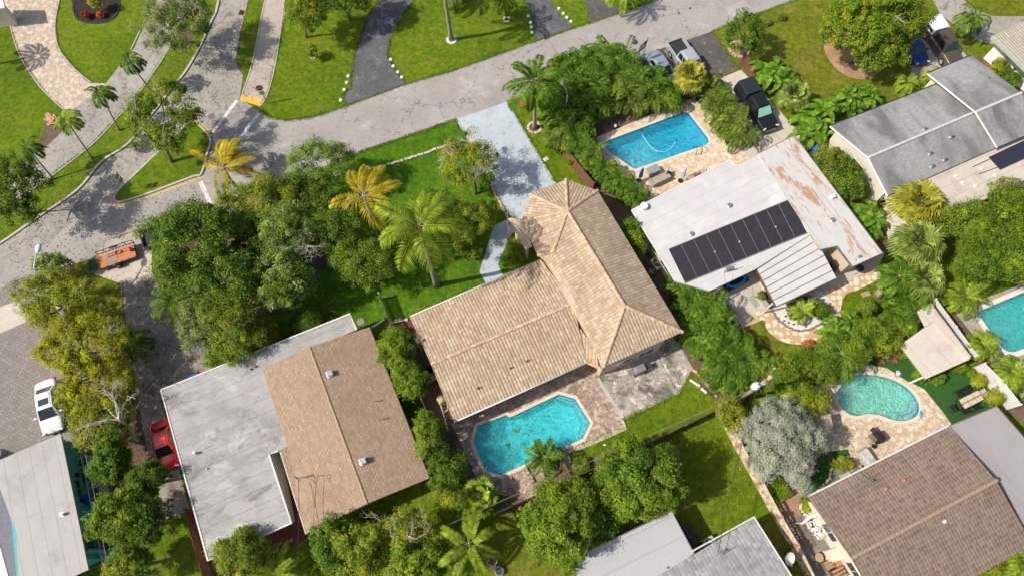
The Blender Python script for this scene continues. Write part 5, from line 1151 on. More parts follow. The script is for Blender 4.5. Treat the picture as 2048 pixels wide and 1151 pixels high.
T_('round leafy tree beside the barrel tile eave', (820, 760), 2.8, (34, 36), 2.1, ['lime', 'mid'], 7500, .15, .24, 1.1, base=(830, 770))
T_('bushy tree beside the brick patio corner', (858, 868), 2.8, (32, 46), 2.0, ['lime', 'mid'], 8500, .16, .22, 1.1, base=(870, 870))
T_('dark bush below the south corner of the tan shingle roof', (890, 940), 2.2, (42, 44), 1.7, ['dark', 'mid'], 9000, .15, .22, 1.1, base=(895, 940))
T_('thin shrub with pinkish stems above the foxtail palm', (905, 1000), 1.8, (34, 26), 1.3, ['mid', 'olive'], 4500, .15, .25, .9, cat='shrub', name='shrub')
T_('big round glossy mango tree right of its smaller neighbour', (1275, 960), 4.2, (80, 78), 3.0, ['lime', 'dark'], 27000, .21, .17, 1.25, base=(1268, 968), tr=.25)
T_('big round glossy tree left of the mango tree by the fence', (1120, 1044), 4.2, (80, 76), 3.0, ['lime', 'mid'], 24000, .21, .17, 1.2, base=(1120, 1045), tr=.25)
T_('dark bush between the two big round trees', (1205, 1040), 2.4, (34, 36), 1.8, 'dark', 5000, .2, .25, 1.1, cat='shrub', name='shrub')
T_('large silver leaved shrub beside the breeze block wall', (1560, 880), 2.9, (76, 86), 2.5, 'silver', 46000, .2, .13, 1.3, asp=.34, base=(1540, 890), trunkmat=BARKW)
T_('yellow green leafy bush between the silver shrub and kidney pool', (1612, 804), 2.2, (48, 28), 1.5, ['yel', 'lime'], 8000, .16, .22, 1.1, cat='shrub', name='shrub')
T_('bright chartreuse shrub at the corner of the back fence', (1462, 830), 1.7, (26, 32), 1.3, 'yel', 4000, .17, .25, 1., cat='shrub', name='shrub')
# lawn trees at the centre
T_('sparse brown green tree overhanging the pale blue driveway', (938, 322), 4.0, (60, 56), 2.2, ['olive', 'mid'], 7500, .17, .2, .75, base=(952, 388), twigs=9, limbs=16)
T_('rounded mixed green shrub on the lawn right of the big coconut palm', (932, 440), 2.4, (54, 44), 1.8, ['mid', 'olive'], 11000, .15, .2, 1.05, base=(940, 455), cat='shrub', name='shrub')
T_('fine bush under the big coconut palm crown', (885, 490), 2.0, (40, 24), 1.3, ['mid', 'olive'], 4500, .15, .22, .95, cat='shrub', name='shrub')
T_('feathery bright bush in the grass beside the walkway', (1030, 510), .9, (22, 26), .8, 'lime', 2500, .14, .3, 1., cat='shrub', name='shrub', tr=.04)
T_('small green bush in the lawn left of the walkway', (945, 505), .8, (16, 13), .6, 'lime', 900, .16, .3, 1., cat='shrub', name='shrub', tr=.04)
# top right
T_('huge bright yellow green shade tree on the right hand lawn', (1740, 50), 5.0, (102, 66), 3.2, ['lime', 'yel'], 34000, .21, .15, 1.15, base=(1700, 125), tr=.3, twigs=6)
T_('lower green limb of foliage under the huge shade tree', (1762, 106), 3.4, (56, 34), 1.8, ['lime', 'mid'], 12000, .2, .2, 1.1, base=(1735, 130), tr=.16)
T_('small dark leaved tree in the round brick tree ring', (1492, 66), 3.2, (38, 44), 1.9, ['mid', 'dark'], 5500, .2, .22, .8, base=(1482, 98), tr=.1, limbs=12)
for i, (u, v, l) in enumerate(((1563, 35, 'tiny weed tuft nearest the road on the dry lawn'), (1535, 45, 'tiny weed tuft left of another on the dry lawn'))): T_(l, (u, v), .3, (8, 6), .3, 'mid', 160, .2, .5, 1., cat='plant', name='weed_tuft', tr=.02, limbs=2)
T_('dense leafy hedge mass between the white roof and grey gable roof', (1660, 335), 2.2, (46, 44), 1.7, ['mid', 'yel'], 11000, .16, .2, 1.1, cat='shrub', name='shrub')
T_('dark leafy shrub against the white side wall', (1690, 372), 2.2, (38, 36), 1.7, ['mid', 'dark'], 6500, .17, .22, 1.1, cat='shrub', name='shrub')
# right hand mass
T_('bright green dense hedge tree beside the golden fan palms', (1948, 452), 3.8, (58, 54), 2.2, ['mid', 'lime'], 17000, .17, .18, 1.15, base=(1940, 490))
T_('bright green dense hedge tree under the tan flat roof edge', (2012, 424), 3.6, (54, 46), 2.0, ['mid', 'lime'], 17000, .17, .18, 1.2, base=(2000, 460))
T_('dense green tree at the right edge above the green pool', (2030, 515), 3.6, (62, 52), 2.4, ['lime', 'dark'], 16000, .17, .18, 1.2, base=(2020, 540))
T_('shaded tree between the fan palms and green pool', (1960, 530), 3.2, (50, 36), 1.9, ['mid', 'dark'], 9000, .17, .2, 1.1, base=(1950, 550))
T_('feathery grey green tree overhanging the tan flat roof', (2010, 372), 4.4, (36, 14), 1.0, 'grey', 2000, .16, .25, .7, base=(2040, 390), tr=.08)
# shrubs along the fence of the flagstone garden
for i, (u, v, zc, r, rz, f, l) in enumerate([
 (1534, 735, 1.7, (38, 32), 1.3, ['mid', 'lime'], 'leafy green shrub left of the utility pole top'),
 (1572, 756, 1.8, (40, 30), 1.4, ['lime', 'mid'], 'leafy shrub between the utility pole and kidney pool'),
 (1600, 722, 2.0, (40, 28), 1.5, ['mid', 'yel'], 'olive green shrub below the curve of the stone path'),
 (1646, 742, 2.0, (38, 26), 1.5, ['mid', 'lime'], 'leafy shrub above the kidney pool'),
 (1700, 700, 2.0, (40, 28), 1.5, ['lime', 'mid'], 'bright shrub left of the wooden loungers'),
 (1745, 672, 2.2, (44, 28), 1.6, ['mid', 'lime'], 'mixed green shrub above the wooden loungers'),
 (1770, 690, 1.7, (34, 22), 1.3, ['lime', 'yel'], 'yellow green shrub behind the wooden loungers'),
 (1735, 614, 1.0, (18, 14), .8, 'mid', 'small round shrub on the grass beside the stone path'),
 (1805, 706, .6, (11, 10), .5, 'yel', 'small yellow bush left of the pavilion'),
 (1840, 750, .6, (14, 11), .5, 'lime', 'small green bush at the pavilion corner'),
 (1873, 756, .7, (16, 10), .6, 'lime', 'clipped bright bush under the pavilion edge'),
 (1915, 736, .7, (18, 9), .6, 'lime', 'second clipped bush under the pavilion edge beside the turf'),
 (1957, 762, .7, (14, 12), .6, 'yel', 'yellow bush against the white canopy'),
 (1990, 795, .8, (16, 14), .7, 'yel', 'yellow green bush right of the outdoor dining table'),
 (1942, 745, .5, (9, 8), .4, 'lime', 'tiny bush between the clipped bushes and the canopy'),
 (1617, 690, .8, (14, 9), .6, 'orange', 'orange leaved bush at the foot of the stone path'),
 (1655, 692, .9, (16, 12), .7, 'yel', 'yellow bush right of the orange leaved bush'),
 (1625, 604, .9, (12, 10), .7, 'pale', 'pale blue green plant in the white gravel bed'),
 (1640, 622, .9, (16, 16), .8, 'dark', 'dark leafy plant in the white gravel bed'),
 (1258, 470, 1.8, (26, 30), 1.5, ['lime', 'mid'], 'leafy shrub in the side passage of the tile roof house'),
 (1275, 500, 1.6, (16, 18), 1.2, 'mid', 'small shrub beside the air conditioner'),
 (1110, 290, .9, (12, 12), .8, 'dark', 'dark rosette shrub at the corner of the rusty fence'),
 (1180, 330, .9, (14, 10), .7, 'yel', 'yellow variegated bush beside the rusty fence'),
 (1435, 760, .6, (12, 18), .5, 'yel', 'yellow ground shrub at the concrete patio corner'),
 (1440, 705, .7, (16, 10), .6, 'redl', 'crimson leaved shrub under the areca palms'),
 (1687, 928, .7, (20, 13), .6, 'yel', 'rounded yellow bush in the grey gravel bed'),
 (1613, 1008, .6, (9, 14), .5, 'yel', 'yellow shrub in the corner planter of the brown tile house'),
 (1150, 1098, .0, (0, 0), 0, None, None),
 (1131, 1141, .35, (6, 6), .35, 'lime', 'small potted bush by the bottom flat roof corner'),
 (1925, 135, .8, (10, 8), .6, 'mid', None),
 (2000, 135, 1.0, (16, 14), .8, 'yel', 'yellow shrub beside the white wall'),
 (2020, 160, 1.2, (16, 18), .9, 'mid', 'leafy shrub at the corner of the white wall'),
 (1860, 172, .0, (0, 0), 0, None, None),
 (1850, 178, .9, (16, 16), .8, 'lime', 'bright fern like shrub by the grey gable corner'),
 (1163, 930, .4, (16, 14), .4, 'mid', 'low tuft of weeds beside the pool border stones'),
 (2012, 1135, .9, (30, 20), .8, 'yel', 'yellow green shrub at the bottom right edge'),
 (785, 668, 1.0, (14, 16), .8, 'pale', 'pale shrub at the end of the white wall')]):
    if l: T_(l, (u, v), zc, r, rz, f, int(1400 + r[0] * r[1] * 5), .15, .26, 1.05, cat='shrub', name='shrub', tr=.05, limbs=6)
topiary('small clipped ball shrub left of its wider neighbour by the flat roof', (541, 672), 1.0, (24, 22), 1.0, 'yel', 4500)
topiary('wide clipped round shrub right of the ball shrub by the flat roof', (617, 648), 1.1, (38, 30), 1.1, 'dark', 7000)
hedge('long clipped hedge strip between the breeze block wall and red brick path', [(1478, 862), (1520, 925), (1566, 996)], 1.1, .9, 'lime', 9000)
# ---------------------------------------------------------------- palms
palm('small windblown yellow coconut palm at the grass island corner', (447, 335), (480, 380), 3.4, 14, 3.0, .85, .7, 'palmy', .09, .95, .16, 38, bias=(R(85), .95), hang=.5, el=(-.1, 1.0), nuts=5)
palm('windblown yellow coconut palm left of the biggest coconut palm', (727, 393), (762, 500), None, 12, 3.2, .9, .8, 'palmy', .07, 1.1, .16, 40, bias=(R(100), .8), hang=.55, el=(-.1, 1.0), dead=1, nuts=6)
palm('biggest green coconut palm casting its trunk shadow on the front lawn', (838, 452), (873, 570), None, 20, 3.9, 1.05, 1.0, 'palmg', .075, .6, .2, 48, dead=4, nuts=10, hang=.6, el=(-.35, 1.15), bias=(R(60), .25), vee=.05)
palm('coconut palm in a stone ring beside the pale blue driveway', (1069, 163), (1069, 256), None, 22, 3.2, .75, 1.1, 'palm', .10, .25, .18, 36, dead=2, nuts=8, hang=.4, el=(-.3, 1.25))
palm('tall palm in a white stone ring, its crown beyond the top edge', (880, -62), (903, 80), None, 18, 3.0, .6, 1.2, 'palm', .09, .2, .2, 30, name='royal_palm')
palm('stout dark trunked palm at the top edge behind the oval lawn', (905, -25), (913, 3), 2.5, 16, 2.5, .5, 1.1, 'palm', .09, 0, .3, 26, name='date_palm')
palm('young palm at the top edge with white ring on the oval lawn', (1009, -2), (1013, 39), None, 12, 1.9, .5, 1.3, 'palm', .09, .1, .1, 24, name='young_palm')
palm('yellow frond palm cut by the top edge beside the worn driveway', (1246, -22), (1246, 5), 3.4, 14, 2.5, .6, 1.0, 'palmg', .09, .1, .12, 24, name='young_palm')
palm('leaning young palm on the dry grass behind the white wall', (1949, 36), (1919, 75), 3.0, 14, 2.0, .6, 1.5, 'palm', .1, .1, .1, 26, name='young_palm', hang=.6)
for cr_, bs, l in (((257, 119), (305, 185), 'slender palm highest up the grass median'), ((200, 185), (239, 261), 'slender palm second down the grass median'), ((132, 239), (185, 317), 'slender palm with browning fronds third down the grass median'), ((56, 295), (108, 359), 'slender palm lowest down the grass median by the dark tree')):
    palm(l, cr_, bs, None, 11, 1.55, .55, 1.5, 'palm' if 'brown' not in l else 'palmg', .1, .1, .075, 22, name='slender_palm', group='slender palms along the grass median', dead=1 if 'brown' in l else 0, hang=.5)
palm('foxtail palm with thick plumes at the bottom edge', (937, 1086), (945, 1090), 4.4, 9, 3.0, .5, 1.0, 'palmg', .07, .1, .14, 90, name='foxtail_palm', el=(.0, 1.0), hang=.1, vee=0)
palm('short bright palm above the foxtail palm', (925, 1046), (928, 1050), 2.2, 12, 1.0, .4, 1.2, 'palm', .07, 0, .08, 24, name='young_palm')
palm('feathery pale palm at the bottom edge below the red patio', (552, 1148), (560, 1150), 2.2, 20, 2.6, .45, 1.0, 'palmg', .05, .3, .12, 50, name='feather_palm')
palm('small palm leaning over the octagonal pool edge', (1088, 915), (1092, 920), 1.5, 16, 1.75, .5, .8, 'palm', .07, .15, .12, 30, name='young_palm', hang=.2)
palm('spiky green palm beside the stained driveway', (347, 600), (360, 615), 2.2, 22, 2.3, .5, 1.0, 'palm', .06, 0, .14, 36, name='young_palm')
palm('dark palm rosette beside the golden tree', (265, 685), (275, 690), 2.0, 16, 1.9, .5, 1.0, 'palm', .08, 0, .12, 28, name='young_palm')
palm('leaning palm with thick pale trunk beside the stone path', (1797, 552), (1757, 588), 2.6, 18, 2.0, .6, 1.2, 'palm', .1, .1, .28, 28, name='leaning_palm')
for u, v, L_, l in ((1930, 592, 2.3, 'bushy yellow green palm at the corner of the green pool'), (1966, 690, 1.6, 'small palm beside the white canopy and green pool'), (2022, 742, 1.7, 'small palm at the right edge below the green pool'), (2048, 765, 1.6, 'palm cut by the right edge beside the white canopy'), (2046, 1118, 1.6, 'fan of fronds at the bottom right corner')):
    palm(l, (u, v), (u - 3, v + 8), 1.8, 24, L_, .5, 1.0, 'palmg', .07, .1, .12, 28, name='young_palm')
palm('coconut fronds sweeping over the hedge below the stone path', (1684, 706), (1680, 712), 2.8, 10, 2.6, .7, .7, 'palm', .09, .2, .12, 32, name='young_palm', el=(.0, .8))
palm('slim palm in the white gravel bed', (1602, 618), (1612, 652), None, 10, 1.3, .5, 1.1, 'palmg', .1, .1, .07, 20, name='young_palm')
palm('small palm at the corner beside the blue car', (1868, 150), (1868, 160), 1.2, 12, 1.2, .5, 1.1, 'palmg', .1, 0, .06, 20, name='young_palm')
palm('small yellow green palm in front of the grey gable house', (1815, 165), (1815, 172), 1.4, 14, 1.4, .5, 1.2, 'palmg', .1, 0, .07, 22, name='young_palm')
fan_palm('pale yellow green fan palm beside the silver pickup truck', (1383, 150), (1385, 195), None, 36, 1.1, .9, 'fany', .18, dead=3)
fan_palm('golden fan palm touching the tan flat roof, top of three', (1838, 405), (1840, 440), 3.4, 46, 1.45, 1.35, 'fany', .24, dead=5, group=None)
fan_palm('grey green fan palm in the middle of three beside the hedge tree', (1838, 485), (1838, 510), 3.2, 44, 1.4, 1.2, 'fan', .24, dead=2)
fan_palm('lowest grey green fan palm of three with dry skirt', (1846, 556), (1846, 572), 2.4, 36, 1.3, 1.1, 'fan', .24, dead=3)
fan_palm('fan palm clump in the banana bed beside the black pickup', (1590, 190), (1588, 205), 1.7, 36, .95, .9, 'fan', .14)
fan_palm('broad leaved fan palm right of the brick patio bottom corner', (957, 990), (957, 998), 1.8, 26, .85, .9, 'palmg', .14)
GA = 'areca palms in the thicket above the bright blue pool'
random.seed(3)
ORD = ('leftmost', 'second from the left', 'third from the left', 'fourth from the left', 'fifth from the left', 'sixth from the left', 'seventh from the left', 'eighth from the left')
for row, pts_ in (('in the street side row of the blue pool thicket', ((1120, 160, .8), (1142, 130, .9), (1175, 118, 1.0), (1205, 105, 1.0), (1240, 118, 1.0), (1268, 136, .9), (1300, 156, .85), (1345, 186, .8))),
                  ('in the middle row of the blue pool thicket', ((1110, 200, .9), (1150, 165, 1.0), (1190, 148, 1.0), (1228, 140, 1.0), (1262, 148, 1.0), (1300, 160, .95), (1335, 172, .9))),
                  ('in the pool side row of the blue pool thicket', ((1128, 232, .9), (1160, 205, .95), (1198, 188, .95), (1238, 178, .95), (1275, 182, .9), (1312, 178, .85))),
                  ('at the low left end of the blue pool thicket', ((1122, 258, .8), (1168, 235, .8)))):
    for q_, (u, v, s) in enumerate(pts_): place(random.choice(['a0', 'a1', 'a2', 'a0', 'y0']), 'areca palm %s %s' % (ORD[q_], row), (u, v), 2.4, s, GA)
for u, v, s, l in ((1158, 280, .8, 'first'), (1176, 302, .8, 'second'), (1205, 338, .75, 'third'), (1232, 358, .8, 'fourth'), (1268, 385, .7, 'lowest')):
    place('a%d' % (u % 3), 'areca palm %s down the rusty fence towards the white roof' % l, (u, v), 2.0, s, 'areca palms along the rusty fence')
for u, v, s, l in ((1420, 172, .8, 'highest'), (1432, 200, .8, 'second'), (1458, 225, .9, 'third'), (1482, 255, .9, 'lowest')):
    place('y%d' % (u % 3), 'yellowish areca palm %s beside the black pickup truck' % l, (u, v), 2.0, s, 'areca palms beside the black pickup')
for q_, (u, v, s) in enumerate(((1375, 572, .9), (1398, 598, .95), (1385, 625, .8), (1422, 628, 1.), (1412, 662, .95), (1440, 655, 1.), (1436, 690, 1.), (1462, 690, .95), (1462, 722, .95), (1490, 718, .9), (1478, 748, .85), (1440, 735, .8))):
    place('a%d' % ((u + v) % 3), 'areca palm %s of the row beside the tile roof house' % ('at the very top', 'second from the top', 'on the left near the top', 'on the right near the top', 'on the left in the middle', 'on the right in the middle', 'on the left below the middle', 'on the right below the middle', 'on the left near the bottom', 'on the right near the bottom', 'at the bottom right', 'at the bottom left')[q_], (u, v), 2.2, s, 'areca palms right of the tile roof house')
for u, v, s, l in ((1815, 632, .9, 'large areca palm overhanging the pavilion roof'), (1800, 598, .7, 'areca palm between the grass and the pavilion'), (1790, 655, .7, 'areca palm left of the pavilion roof'), (1860, 590, .6, 'areca palm under the lowest fan palm')):
    place('a1', l, (u, v), 1.9, s)
for u, v, s, k, l in ((1545, 135, 1., 'b0', 'banana clump at the head of the bed beside the rusty panels'), (1572, 150, .95, 'b1', 'banana clump second from the rusty panels'), (1638, 225, 1., 'b2', 'banana clump at the white roof corner nearest the lawn'), (1622, 262, .9, 'b0', 'banana clump directly above the blue bin'), (1655, 255, .8, 'b1', 'banana clump touching the grey gable roof corner'), (1710, 195, .9, 'b2', 'banana clump in front of the grey gable eave'), (1738, 185, .8, 'b0', 'banana clump rightmost along the grey gable eave'), (1690, 200, .8, 'b1', 'banana clump leftmost along the grey gable eave'), (1712, 360, .9, 'b2', 'banana plant beside the white side wall'), (1745, 425, .95, 'b1', 'banana plant by the tip of the white roof'), (1735, 450, .8, 'b0', 'banana plant lowest beside the white roof tip'), (1683, 660, .85, 'b1', 'banana plant right of the stone path bend'), (1708, 640, .6, 'b2', 'small banana plant near the stone path'), (1470, 745, .5, 'b0', 'low broad leaved plant beside the utility pole fence')):
    place(k, l, (u, v), 2.2, s)

_s = P(75, 113) - Vector((5.2 / math.tan(R(SUN_EL)) * math.cos(R(SUN_AZ)), 5.2 / math.tan(R(SUN_EL)) * math.sin(R(SUN_AZ)), 0))   # the palm whose crown shadow lies on the blush pavers stands beyond the left edge
SEED[0] += 1; rng_ = np.random.default_rng(77); t = thing('young_palm', 'palm beyond the left edge whose star shaped shadow falls on the paver driveway', 'palm tree', tuple(_s)); m = MB(); m.tube([(0, 0, -.05), (0, 0, 5.1)], [.14, .09], 8); m.build('trunk', BARKP, t, smooth=True)
quads('crown', np.concatenate([frond(rng_, i * .7, .35, 2.1, .9, 26, .55, .12, None, 0, .2, .3, None, (0, 0, 5.1)) for i in range(9)]), FOL['palm'], t)
# grass creeping over the edges, fallen leaves: nobody could count these
def along(rng, px, n, j):
    p = [P2(*q) for q in px]; L = np.array([(b - a).length for a, b in zip(p, p[1:])]); k = rng.choice(len(L), n, p=L / L.sum()); t_ = rng.random(n)
    A_ = np.array([tuple(q) for q in p]); c = A_[k] * (1 - t_[:, None]) + A_[k + 1] * t_[:, None] + rng.normal(size=(n, 2)) * j * (.4 + .6 * np.sin(c0 * 40) ** 2 if False else 1); return np.c_[c, np.full(n, .035)]
def in_pool(p):
    for q in POOLS.values():
        c = False
        for i in range(len(q)):
            a, b = q[i], q[i - 1]
            if (a.y > p.y) != (b.y > p.y) and p.x < (b.x - a.x) * (p.y - a.y) / (b.y - a.y) + a.x: c = not c
        if c: return True
    return False
rng_ = np.random.default_rng(5); C_ = []
for ln, n_ in ((st_up[:], 5200), (st_lo[:3], 1500), ([(1015, 204), (1130, 162)], 900), (st_lo[7:10], 2600), ([(757, 0), (734, 37), (710, 108), (704, 146), (702, 175), (686, 191), (693, 212)], 1500), ([(829, 0), (805, 30), (781, 78), (775, 108), (785, 135), (812, 168)], 1500), ([(373, 142), (300, 235), (257, 288), (203, 325), (156, 380), (78, 434), (0, 488)], 2500), ([(329, 113), (281, 183), (240, 230), (186, 288), (81, 369), (0, 424)], 2500), ([(13, 27), (34, 98), (64, 152), (91, 186), (135, 229)], 1200), ([(119, 0), (110, 51), (117, 95), (146, 135), (183, 166)], 1200), ([(912, 240), (985, 375), (1018, 430)], 900), ([(1015, 204), (1112, 366)], 1300), ([(1425, 63), (1478, 139)], 700), ([(1047, 0), (1061, 24), (1070, 54), (1069, 84)], 700), ([(1245, 839), (1358, 787), (1386, 740)], 1000), ([(1251, 855), (1130, 906)], 900), ([(569, 34), (554, 112), (537, 183), (522, 212)], 1000)):
    C_.append(along(rng_, ln, n_, .11))
C_ = np.concatenate(C_); N_ = unit(np.array([0, 0, .6]) + rng_.normal(size=(len(C_), 3)) * .6)
tag(quads('grass_tufts', leaves(rng_, C_, N_, .13, .05), FOL['lime']), kind='stuff')
C_ = []
for (u, v), r_, n_ in (((300, 300), 160, 900), ((440, 130), 110, 700), ((150, 460), 150, 900), ((330, 620), 110, 900), ((330, 760), 90, 900), ((880, 560), 130, 400), ((960, 380), 90, 400), ((1400, 960), 120, 400), ((1690, 130), 100, 700), ((1050, 960), 90, 400), ((1250, 760), 110, 250), ((480, 840), 150, 260), ((850, 200), 300, 300), ((620, 690), 120, 500), ((1600, 880), 120, 300), ((1000, 800), 160, 160)):
    for _ in range(n_): a = rng_.uniform(0, 6.28); q = r_ * rng_.random() ** .5; p = P(u + q * math.cos(a), v + q * math.sin(a) * .8); (in_pool(p) or C_.append((p.x, p.y, .05)))
C_ = np.array(C_); tag(quads('fallen_leaves', leaves(rng_, C_, unit(np.array([0, 0, 1.]) + rng_.normal(size=(len(C_), 3)) * .25), .13, .08), fol_mat('leaf_litter', (.1, .06, .03), (.24, .15, .06), (.42, .3, .1), (.5, .42, .18), 0)), kind='stuff')
# ---------------------------------------------------------------- vehicles
TYRE = plain('tyre_rubber', (.02, .02, .02), .85); RIMM = plain('wheel_alloy', (.45, .45, .46), .35, .8)
LAMPR = plain('tail_lamp', (.5, .01, .01), .2); LAMPW = plain('head_lamp', (.75, .76, .78), .12, .3)
def loft(mb, secs):
    n = len(secs[0]); k = len(secs); vs = [p for s in secs for p in s]
    fs = [(i * n + j, i * n + j + 1, (i + 1) * n + j + 1, (i + 1) * n + j) for i in range(k - 1) for j in range(n - 1)]
    fs += [(i * n + n - 1, i * n, (i + 1) * n, (i + 1) * n + n - 1) for i in range(k - 1)]
    fs += [tuple(range(n))[::-1], tuple(range((k - 1) * n, k * n))]; return mb.add(vs, fs)
def wheel(t, x, y, r=.34, w=.24):
    m = MB(); s = 1 if y > 0 else -1; m.tube([(x, y - s * w, r), (x, y - s * w * .1, r), (x, y, r)], [r, r, r * .9], 20); o = m.build('wheel', TYRE, t)
    g = MB(); g.tube([(x, y - s * .01, r), (x, y + s * .012, r)], [r * .62, r * .55], 16)
    for i in range(5): a = i * 1.2566; g.tube([(x, y + s * .015, r), (x + math.cos(a) * r * .55, y + s * .015, r + math.sin(a) * r * .55)], .03, 4)
    g.build('rim', RIMM, o)
def hexa(mb, b, t_):
    return mb.add(list(b) + list(t_), [(0, 1, 2, 3)[::-1], (4, 5, 6, 7), (0, 1, 5, 4), (1, 2, 6, 5), (2, 3, 7, 6), (3, 0, 4, 7)])
def car(name, label, cat, c, a, b_, L, Wd, H, paint, kind='sedan', zc=.7, cap=None, sunroof=False, shade=None, zs=None, group=None, ribs=0):
    """x forward; c = pixel of the middle at height zc; a, b_ = pixels rear -> front"""
    w0 = P(*c, zc); rz = heading(a, b_, zc); t = thing(name, label, cat, (w0.x, w0.y, 0), rz, group); h = Wd / 2
    S_ = {'sedan': dict(belt=.92, hood=.86, nose=.66, deck=.95, ws=(.24, .06), rw=(-.36, -.22), roof=(-.2, .06)),
          'suv': dict(belt=1.02, hood=.98, nose=.78, deck=1.02, ws=(.24, .12), rw=(-.49, -.43), roof=(-.42, .12)),
          'pickup': dict(belt=1.12, hood=1.12, nose=.92, deck=1.12, ws=(.25, .14), rw=(-.16, -.14), roof=(-.13, .14))}[kind]
    xs = [(-.51, .72, S_['deck'] - .26, .40), (-.49, .9, S_['deck'] - .05, .3), (-.42, .98, S_['deck'], .26), (-.25, 1, S_['belt'], .24), (.1, 1, S_['belt'], .24), (.27, .99, S_['hood'] + .02, .24), (.38, .97, S_['hood'] - .05, .25), (.46, .9, S_['nose'] + .06, .28), (.495, .72, S_['nose'] - .12, .36)]
    secs = []
    for x, wf_, zt, zb in xs:
        y = h * wf_; secs.append([(x * L, -y * .9, zb), (x * L, -y, zb + .2), (x * L, -y, zt - .16), (x * L, -y * .9, zt - .02), (x * L, -y * .4, zt + .02), (x * L, y * .4, zt + .02), (x * L, y * .9, zt - .02), (x * L, y, zt - .16), (x * L, y, zb + .2), (x * L, y * .9, zb)])
    m = MB()
    if kind == 'pickup':
        loft(m, [[(-.17 * L, y, z) for _, y, z in secs[4]]] + secs[4:]); m.box((-.33 * L, 0, .62), (.32 * L, Wd * .94, .5)); 
        for s in (-1, 1): m.box((-.33 * L, s * h * .93, .95), (.32 * L, h * .16, .42))
        m.box((-.487 * L, 0, .92), (.025 * L, Wd * .9, .42))
    else: loft(m, secs)
    bo = m.build('body', paint, t, bevel=.03 if kind == 'pickup' else 0, smooth=kind != 'pickup')
    if kind != 'pickup': md = bo.modifiers.new('round', 'SUBSURF'); md.levels = md.render_levels = 2
    # cabin
    zb = S_['belt'] - .02; x1, x2 = S_['ws'][0] * L, S_['ws'][1] * L; x3, x4 = S_['rw'][0] * L, S_['rw'][1] * L; yb, yt = h * .9, h * .70
    B_ = [(x3, -yb, zb), (x1, -yb, zb), (x1, yb, zb), (x3, yb, zb)]; T_c = [(x4, -yt, H - .03), (x2, -yt, H - .03), (x2, yt, H - .03), (x4, yt, H - .03)]
    m = MB(); hexa(m, B_, T_c); hexa(m, [(x4 + .03, -yt * .94, H - .05), (x2 - .03, -yt * .94, H - .05), (x2 - .03, yt * .94, H - .05), (x4 + .03, yt * .94, H - .05)], [(x4 + .15, -yt * .7, H + .02), (x2 - .15, -yt * .7, H + .02), (x2 - .15, yt * .7, H + .02), (x4 + .15, yt * .7, H + .02)])
    m.build('cabin', paint, t, bevel=.07)
    def pane(nm, q, k0=.1, k1=.9, j0=.08, j1=.9, mat=GLASSC, up=.02, off=.018):
        q = [Vector(p) for p in q]; n = (q[1] - q[0]).cross(q[3] - q[0]).normalized(); cc = sum(q, Vector()) / 4
        if n.dot(cc - Vector((0, 0, zb))) < 0: n = -n
        f = lambda u_, v_: (q[0].lerp(q[1], u_)).lerp(q[3].lerp(q[2], u_), v_) + n * off
        m = MB(); vs = [f(k0, j0), f(k1, j0), f(k1, j1), f(k0, j1)]; m.add([tuple(p) for p in vs] + [tuple(p - n * (off + .01)) for p in vs], [(0, 1, 2, 3), (0, 4, 5, 1), (1, 5, 6, 2), (2, 6, 7, 3), (3, 7, 4, 0)]); return m.build(nm, mat, t)
    pane('windshield', [B_[1], B_[2], T_c[2], T_c[1]], .07, .93, .06, .93, mat=shade or GLASSC)
    pane('rear_window', [B_[3], B_[0], T_c[0], T_c[3]], .1, .9, .12, .9)
    for i0, i1 in ((0, 1), (3, 2)):
        q = [B_[i0], B_[i1], T_c[i1], T_c[i0]]
        for k0, k1 in (((.12, .5), (.54, .9)) if kind != 'pickup' else ((.1, .42), (.47, .88))): pane('side_window', q, k0, k1, .18, .86)
    if sunroof: m = MB(); m.box(((x2 + x4) / 2 + .15, 0, H + .022), (.55, yt * 1.25, .02)); m.build('sunroof', GLASSC, t)
    if ribs:
        m = MB()
        for i in range(ribs): m.box(((x2 + x4) / 2, (i - (ribs - 1) / 2) * yt * 1.3 / (ribs - 1), H + .025), ((x2 - x4) * .8, .05, .03))
        m.build('roof_ribs', paint, t)
    if kind == 'pickup' and not cap:
        m = MB(); m.box((-.33 * L, 0, .885), (.3 * L, Wd * .8, .03)); m.build('bed_liner', plain('bed_liner', (.03, .03, .033), .8), t)
    if cap:
        m = MB(); hexa(m, [(-.5 * L, -h * .93, 1.14), (-.17 * L, -h * .93, 1.14), (-.17 * L, h * .93, 1.14), (-.5 * L, h * .93, 1.14)], [(-.485 * L, -h * .8, H - .02), (-.175 * L, -h * .8, H - .02), (-.175 * L, h * .8, H - .02), (-.485 * L, h * .8, H - .02)]); m.build('bed_cap', cap, t, bevel=.06)
        for s in (-1, 1): m = MB(); m.box((-.33 * L, s * h * .885, 1.45), (.24 * L, .03, .3), rot=Matrix.Rotation(s * .3, 3, 'X')); m.build('side_window', GLASSC, t)
    for x in (-.31, .32):
        for y in (-1, 1): wheel(t, x * L, y * (h + .01), .34 if kind == 'sedan' else .39)
    for s in (-1, 1):
        m = MB(); m.box((.468 * L, s * h * .7, S_['nose'] - .0), (.14, .34, .16), rz=-s * .35); m.build('headlight', LAMPW, t, bevel=.03)
        m = MB(); m.box((-.493 * L, s * h * .8, S_['deck'] - .2), (.08, .26, .2)); m.build('tail_light', LAMPR, t, bevel=.02)
        m = MB(); m.box((x1 - .35, s * (h + .1), zb + .06), (.14, .22, .13)); m.build('mirror', paint, t, bevel=.03)
    m = MB(); m.box((.488 * L, 0, .52), (.06, Wd * .6, .2)); m.build('grille', BLACK, t)
    return t
